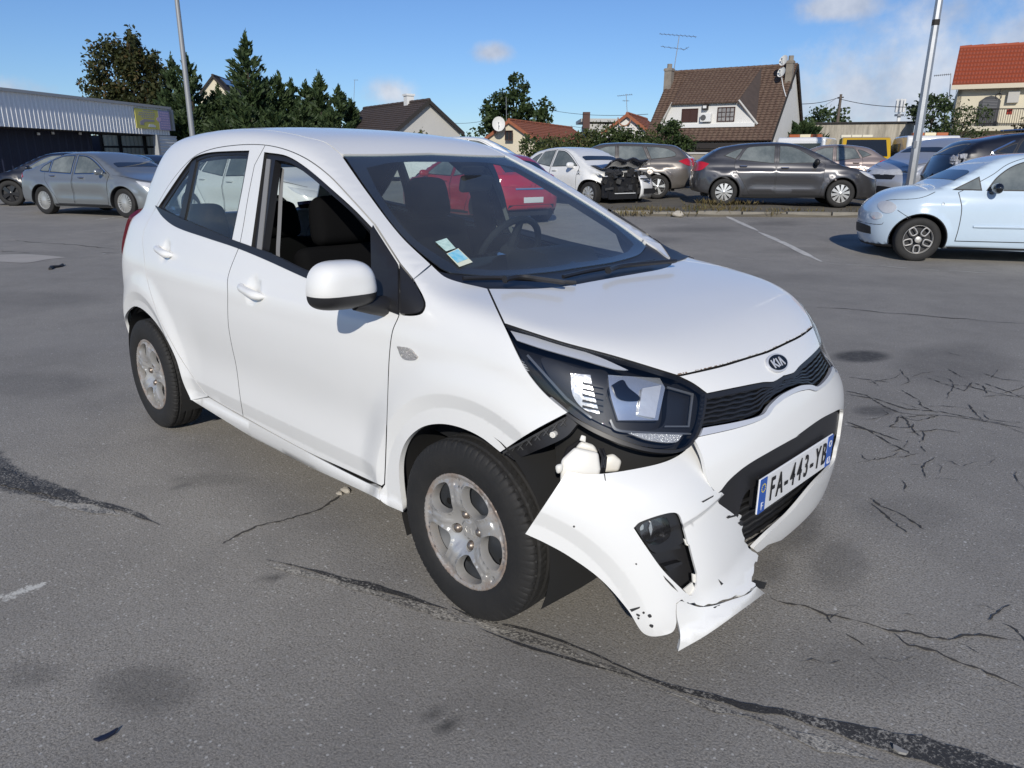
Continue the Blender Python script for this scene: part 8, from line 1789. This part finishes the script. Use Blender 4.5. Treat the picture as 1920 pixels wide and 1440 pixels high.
# ================================================================== the hanging bumper corner
def make_torn(ctx):
    car,G,P,paint,blk,gloss,gcl,under,white_pl,hb,fx=ctx
    c=np.array([.615,-.422,.518]); t=np.array([-.004,.041,-.006]); rv=np.array([.056331,-.35838513,.33609976])
    th=np.linalg.norm(rv); k=rv/th; K=np.array([[0,-k[2],k[1]],[k[2],0,-k[0]],[-k[1],k[0],0]]); Q=np.eye(3)+math.sin(th)*K+(1-math.cos(th))*K@K
    Gt=Body(**{**G.__dict__,'zb':lambda x:x*0-1.})
    def G0(p):
        x,z,q=p[...,0],p[...,2],np.sqrt(p[...,1]**2+1e-8); y=p[...,1]
        g=Gt(p)
        # fog-lamp recess ramp and lower spoiler step of this bumper corner
        g=g+.020*np.clip((.500-z)/.018,0,1)*ss(-.70,-.60,y)*ss(.20,.30,z)*ss(-.10,-.30,y)
        g=g-.018*ss(.235,.205,z)
        return g
    G2=lambda p: G0((p-c-t)@Q+c)
    P2=lambda pts,off=0.,step=5.: PX(G2,pts,off,step,True)
    TO=[(985,1001,1),(1063,884,1),(1093,889),(1133,888),(1193,879),(1247,866),(1280,849),(1300,828,1),(1312,832),(1318,860),(1325,893),(1332,911),(1338,920,1),(1353,923),(1370,930),(1378,934,1),(1381,952),(1384,962,1),(1362,968,1),(1390,966,1),(1386,976,1),(1392,983),(1393,1003),(1403,1027),(1422,1042,1),(1414,1058),(1411,1080),(1417,1098,1),(1402,1110,1),(1373,1120),(1343,1131),(1312,1135),(1290,1129),(1278,1124,1),(1268,1131,1),(1267,1150),(1268,1168),(1262,1184),(1245,1191),(1220,1193),(1203,1184),(1177,1143),(1127,1087),(1067,1043),(1022,1018)]
    FOG=[(1188,990,1),(1200,979),(1253,962),(1272,964),(1283,993),(1290,1020,1),(1293,1022,1),(1300,1050),(1307,1075,1),(1306,1098),(1297,1117),(1284,1110,1),(1243,1069),(1209,1022)]
    J=[]; tr_=[i for i,q in enumerate(TO) if q[:2] in ((1338,920),(1422,1042),(1417,1098),(1278,1124))]
    for i,q in enumerate(TO):
        J.append(q)
        if (tr_[0]<=i<tr_[1]) or (tr_[1]<=i<tr_[2]) or (tr_[2]<=i<tr_[3]):
            n_=TO[i+1]
            for k_ in (1,2,3): J.append((q[0]+(n_[0]-q[0])*k_/4+RNG.normal()*1.5,q[1]+(n_[1]-q[1])*k_/4+RNG.normal()*1.5,1))
    TO=J
    out=P2(TO); fog=P2(FOG)
    a0=np.array([(r*math.cos(t),.30+r*math.sin(t)) for r in (.372,.377,.416,.422) for t in np.arange(R(-60),R(80),.014/r)]); p0=cast(Gt,np.stack([a0[:,0],np.full(len(a0),-1.6),a0[:,1]],1),np.tile([0,1.,0],(len(a0),1))); b0=np.array([(y_,z_) for z_ in (.504,.498,.484,.478) for y_ in np.arange(-.70,-.28,.014)]); p1=cast(Gt,np.stack([np.full(len(b0),1.6),b0[:,0],b0[:,1]],1),np.tile([-1.,0,0],(len(b0),1))); fx2=(np.concatenate([p0,p1])-c)@Q.T+c+t
    d=(-.72,.62,-.1)
    pm=mat('chipped_white_paint',(.77,.77,.75),rough=.33,coat=.6,coatr=.08,var=.08,vscale=3.5,vcol=(.70,.69,.65))
    torn=panel('torn_bumper_corner',pm,G2,out,d,grid=.02,holes=[fog],parent=car,inset=0,thick=.007,feat=fx2)
    torn['label']='torn-off bumper corner hanging over the tyre with its fog lamp'
    sc=mat('scraped_plastic',(.03,.03,.032),rough=.8)
    LIP=[(1268,1133,1),(1276,1126),(1292,1131),(1312,1137),(1343,1133),(1374,1122),(1404,1111),(1418,1098,1),(1435,1112,1),(1393,1143),(1327,1190),(1270,1223,1),(1274,1207),(1274,1185),(1268,1155)]
    lp=panel('torn_bumper_lip',pm,G2,P2(LIP),d,grid=.02,parent=car,inset=.0015,thick=.012)
    # chips and cracks: small patches of bare plastic
    chips=[[(1180,1142,1),(1200,1137,1),(1199,1140,1),(1184,1147,1)],[(1214,1153),(1219,1151),(1222,1156),(1217,1158)],[(1219,1170),(1225,1172),(1223,1177),(1217,1173)],[(1193,1150),(1200,1153),(1198,1156),(1193,1153)],[(1204,1148),(1207,1146),(1209,1149),(1206,1151)],
           [(1195,1157),(1199,1158),(1198,1161),(1195,1160)],[(1243,1078,1),(1251,1086,1),(1261,1096,1),(1272,1110,1),(1259,1099,1),(1247,1086,1)],[(1315,940,1),(1338,928,1),(1337,931,1),(1318,942,1)],[(1361,969,1),(1384,963,1),(1385,966,1),(1364,972,1)],[(1383,980,1),(1391,974,1),(1392,986,1),(1388,985,1)],
           [(1337,1138,1),(1350,1133,1),(1349,1136,1),(1339,1141,1)],[(1346,1085,1),(1356,1094,1),(1352,1097,1)],[(1075,985),(1078,986),(1077,989),(1074,988)],[(1191,1056),(1194,1056),(1194,1059),(1191,1058)],[(1132,888,1),(1134,888,1),(1136,902,1),(1134,900,1)]]
    ch=[panel('paint_chip',sc,G2,P2(k,step=2.5),d,off=-.0012,grid=.01,parent=None,inset=0,thick=0) for k in chips]
    for o in ch: o.parent=torn
    # fog lamp pocket
    ins=panel('fog_pocket',blk,G2,fog,d,off=.045,grid=.03,parent=torn,inset=-.012,thick=-.044)
    panel('fog_surround',blk,G2,P2([(1192,991,1),(1204,982),(1253,966),(1270,968),(1280,994),(1286,1020,1),(1270,1030),(1230,1040),(1214,1023)],),d,off=.012,grid=.02,parent=torn,inset=0,thick=.03,holes=[P2([(1202,995),(1212,983),(1250,974),(1258,985),(1259,1012),(1235,1026),(1213,1020)])])
    lr=MATS['lamp_reflector_smooth']
    panel('fog_lamp',gcl,G2,P2([(1201,995),(1211,983),(1251,973),(1259,985),(1260,1013),(1235,1028),(1212,1022)]),d,off=.014,grid=.02,parent=torn,inset=0,thick=.003)
    panel('fog_reflector',mat('fog_bowl',(.16,.16,.17),rough=.2,metal=.9),G2,P2([(1201,995),(1211,983),(1251,973),(1259,985),(1260,1013),(1235,1028),(1212,1022)]),d,off=.034,grid=.015,parent=torn,inset=0,thick=-.015,disp=None)
    panel('fog_bulb',lr,G2,P2([(1204,995),(1210,989),(1211,998),(1205,1001)]),d,off=.022,grid=.01,parent=torn,inset=0,thick=.01)
    panel('fog_bulb',lr,G2,P2([(1222,998,1),(1226,984,1),(1229,1000,1),(1226,1015,1)]),d,off=.026,grid=.01,parent=torn,inset=0,thick=.006)
    for k in ([(1224,1038,1),(1282,1030,1),(1284,1036,1),(1238,1048,1)],[(1252,1072,1),(1284,1062,1),(1286,1066,1),(1260,1082,1)]):
        panel('fog_rib',blk,G2,P2(k),d,off=.022,grid=.02,parent=torn,inset=0,thick=.03)
    for k in ([(1284,1012,1),(1291,1017,1),(1293,1026,1),(1288,1024,1)],[(1300,1078,1),(1308,1080,1),(1307,1096,1),(1301,1094,1)],[(1284,1108,1),(1300,1094,1),(1305,1108,1),(1294,1122,1)]):
        panel('clip_tab',white_pl,G2,P2(k),d,off=.006,grid=.02,parent=torn,inset=0,thick=.004)
    panel('torn_bracket',blk,G2,P2([(1262,1128,1),(1280,1112,1),(1296,1120,1),(1278,1132,1),(1270,1160,1),(1266,1160,1)]),d,off=.006,grid=.02,parent=torn,inset=0,thick=.004)
    panel('splash_flap',under,G2,P2([(1405,1105,1),(1420,1092,1),(1443,1098,1),(1438,1110,1)]),d,off=.01,grid=.02,parent=torn,inset=0,thick=.004)
    # what the torn corner uncovers
    pk=P
    panel('fender_bracket',blk,G,pk([(940,850,1),(1066,777,1),(1083,797,1),(1060,822),(1000,850),(962,866,1)],closed=True),(-.5,.8,-.2),off=.012,grid=.03,parent=car,thick=.03)
    rb=MB()
    for i in range(7):
        q0=np.array([955+i*16,853-i*9.]); 
        for (u,v) in (((0,0),(10,-14)),((10,0),(0,-12))):
            A=PX(G,[tuple(q0+u),tuple(q0+v)],off=.006,raw=True); rb.tube(A,.0018,5)
    A=PX(G,[(944,849),(1000,818),(1060,784)],off=.004,raw=True); rb.tube(A,.003,5)
    rb.build('bracket_rib',mat('worn_black_plastic',(.06,.06,.06),rough=.6),car)
    bp=PX(G,[(1037,815),(1040,815)],off=.0,raw=True)[0]; n=np.array([.3,-.9,.1])
    MB().tube([bp-n*.02,bp+n*.004],.0085,8).tube([bp+n*.003,bp+n*.008],.005,6).build('bracket_bolt',white_pl,car)
    panel('headlight_underside',under,G,pk([(1050,800,1),(1066,776,1),(1120,808),(1190,838),(1250,846),(1290,842,1),(1300,866,1),(1200,905,1),(1060,905,1)],closed=True),(-.75,.62,-.25),off=.10,grid=.04,parent=car,thick=.02)
    tk=empty('washer_tank'); tk.parent=car
    def lump(pts,w0,dep,nm,m=white_pl):
        f=np.array([atdepth(p,w0) for p in pts]); back=np.array([atdepth(p,w0+dep) for p in pts])*.97+.03*atdepth(np.mean(pts,0),w0+dep)
        n=len(pts); o=mesh_obj(nm,np.concatenate([f,back]),[tuple(range(n)),tuple(range(2*n-1,n-1,-1))]+[(i,n+i,n+(i+1)%n,(i+1)%n) for i in range(n)],m,tk,smooth=False)
        bm=bmesh.new(); bm.from_mesh(o.data); bmesh.ops.recalc_face_normals(bm,faces=bm.faces); bm.to_mesh(o.data); bm.free()
        bevel(o,.008,3); o.data.polygons.foreach_set('use_smooth',[True]*len(o.data.polygons)); return o
    lump([(1052,862),(1078,838),(1122,848),(1126,880),(1120,910),(1050,910)],1.90,.12,'tank_body')
    lump([(1078,840),(1090,826),(1114,834),(1122,850)],1.94,.10,'tank_shoulder')
    lump([(1040,872),(1056,868),(1056,884),(1044,890)],1.89,.03,'tank_lug'); lump([(1086,826),(1090,815),(1099,818),(1098,830)],1.93,.006,'tank_lug')
    lump([(1128,856),(1150,850),(1166,864),(1160,884),(1128,886)],1.96,.08,'pump_cap')
    for off in (0,6): MB().tube([atdepth((1124+off,842),1.94),atdepth((1130+off,858),1.92),atdepth((1128+off,876),1.91),atdepth((1124+off,896),1.93)],.004,8).build('hose',blk,tk,smooth=True)
    hs=MB(); hs.tube([atdepth((1088,826),2.0),atdepth((1066,842),1.98),atdepth((1056,866),1.96)],.006,8)
    hs.build('hose',blk,tk,smooth=True)
make_ground()
make_setting()
make_parked()
ctx=make_hero(); make_torn(ctx)
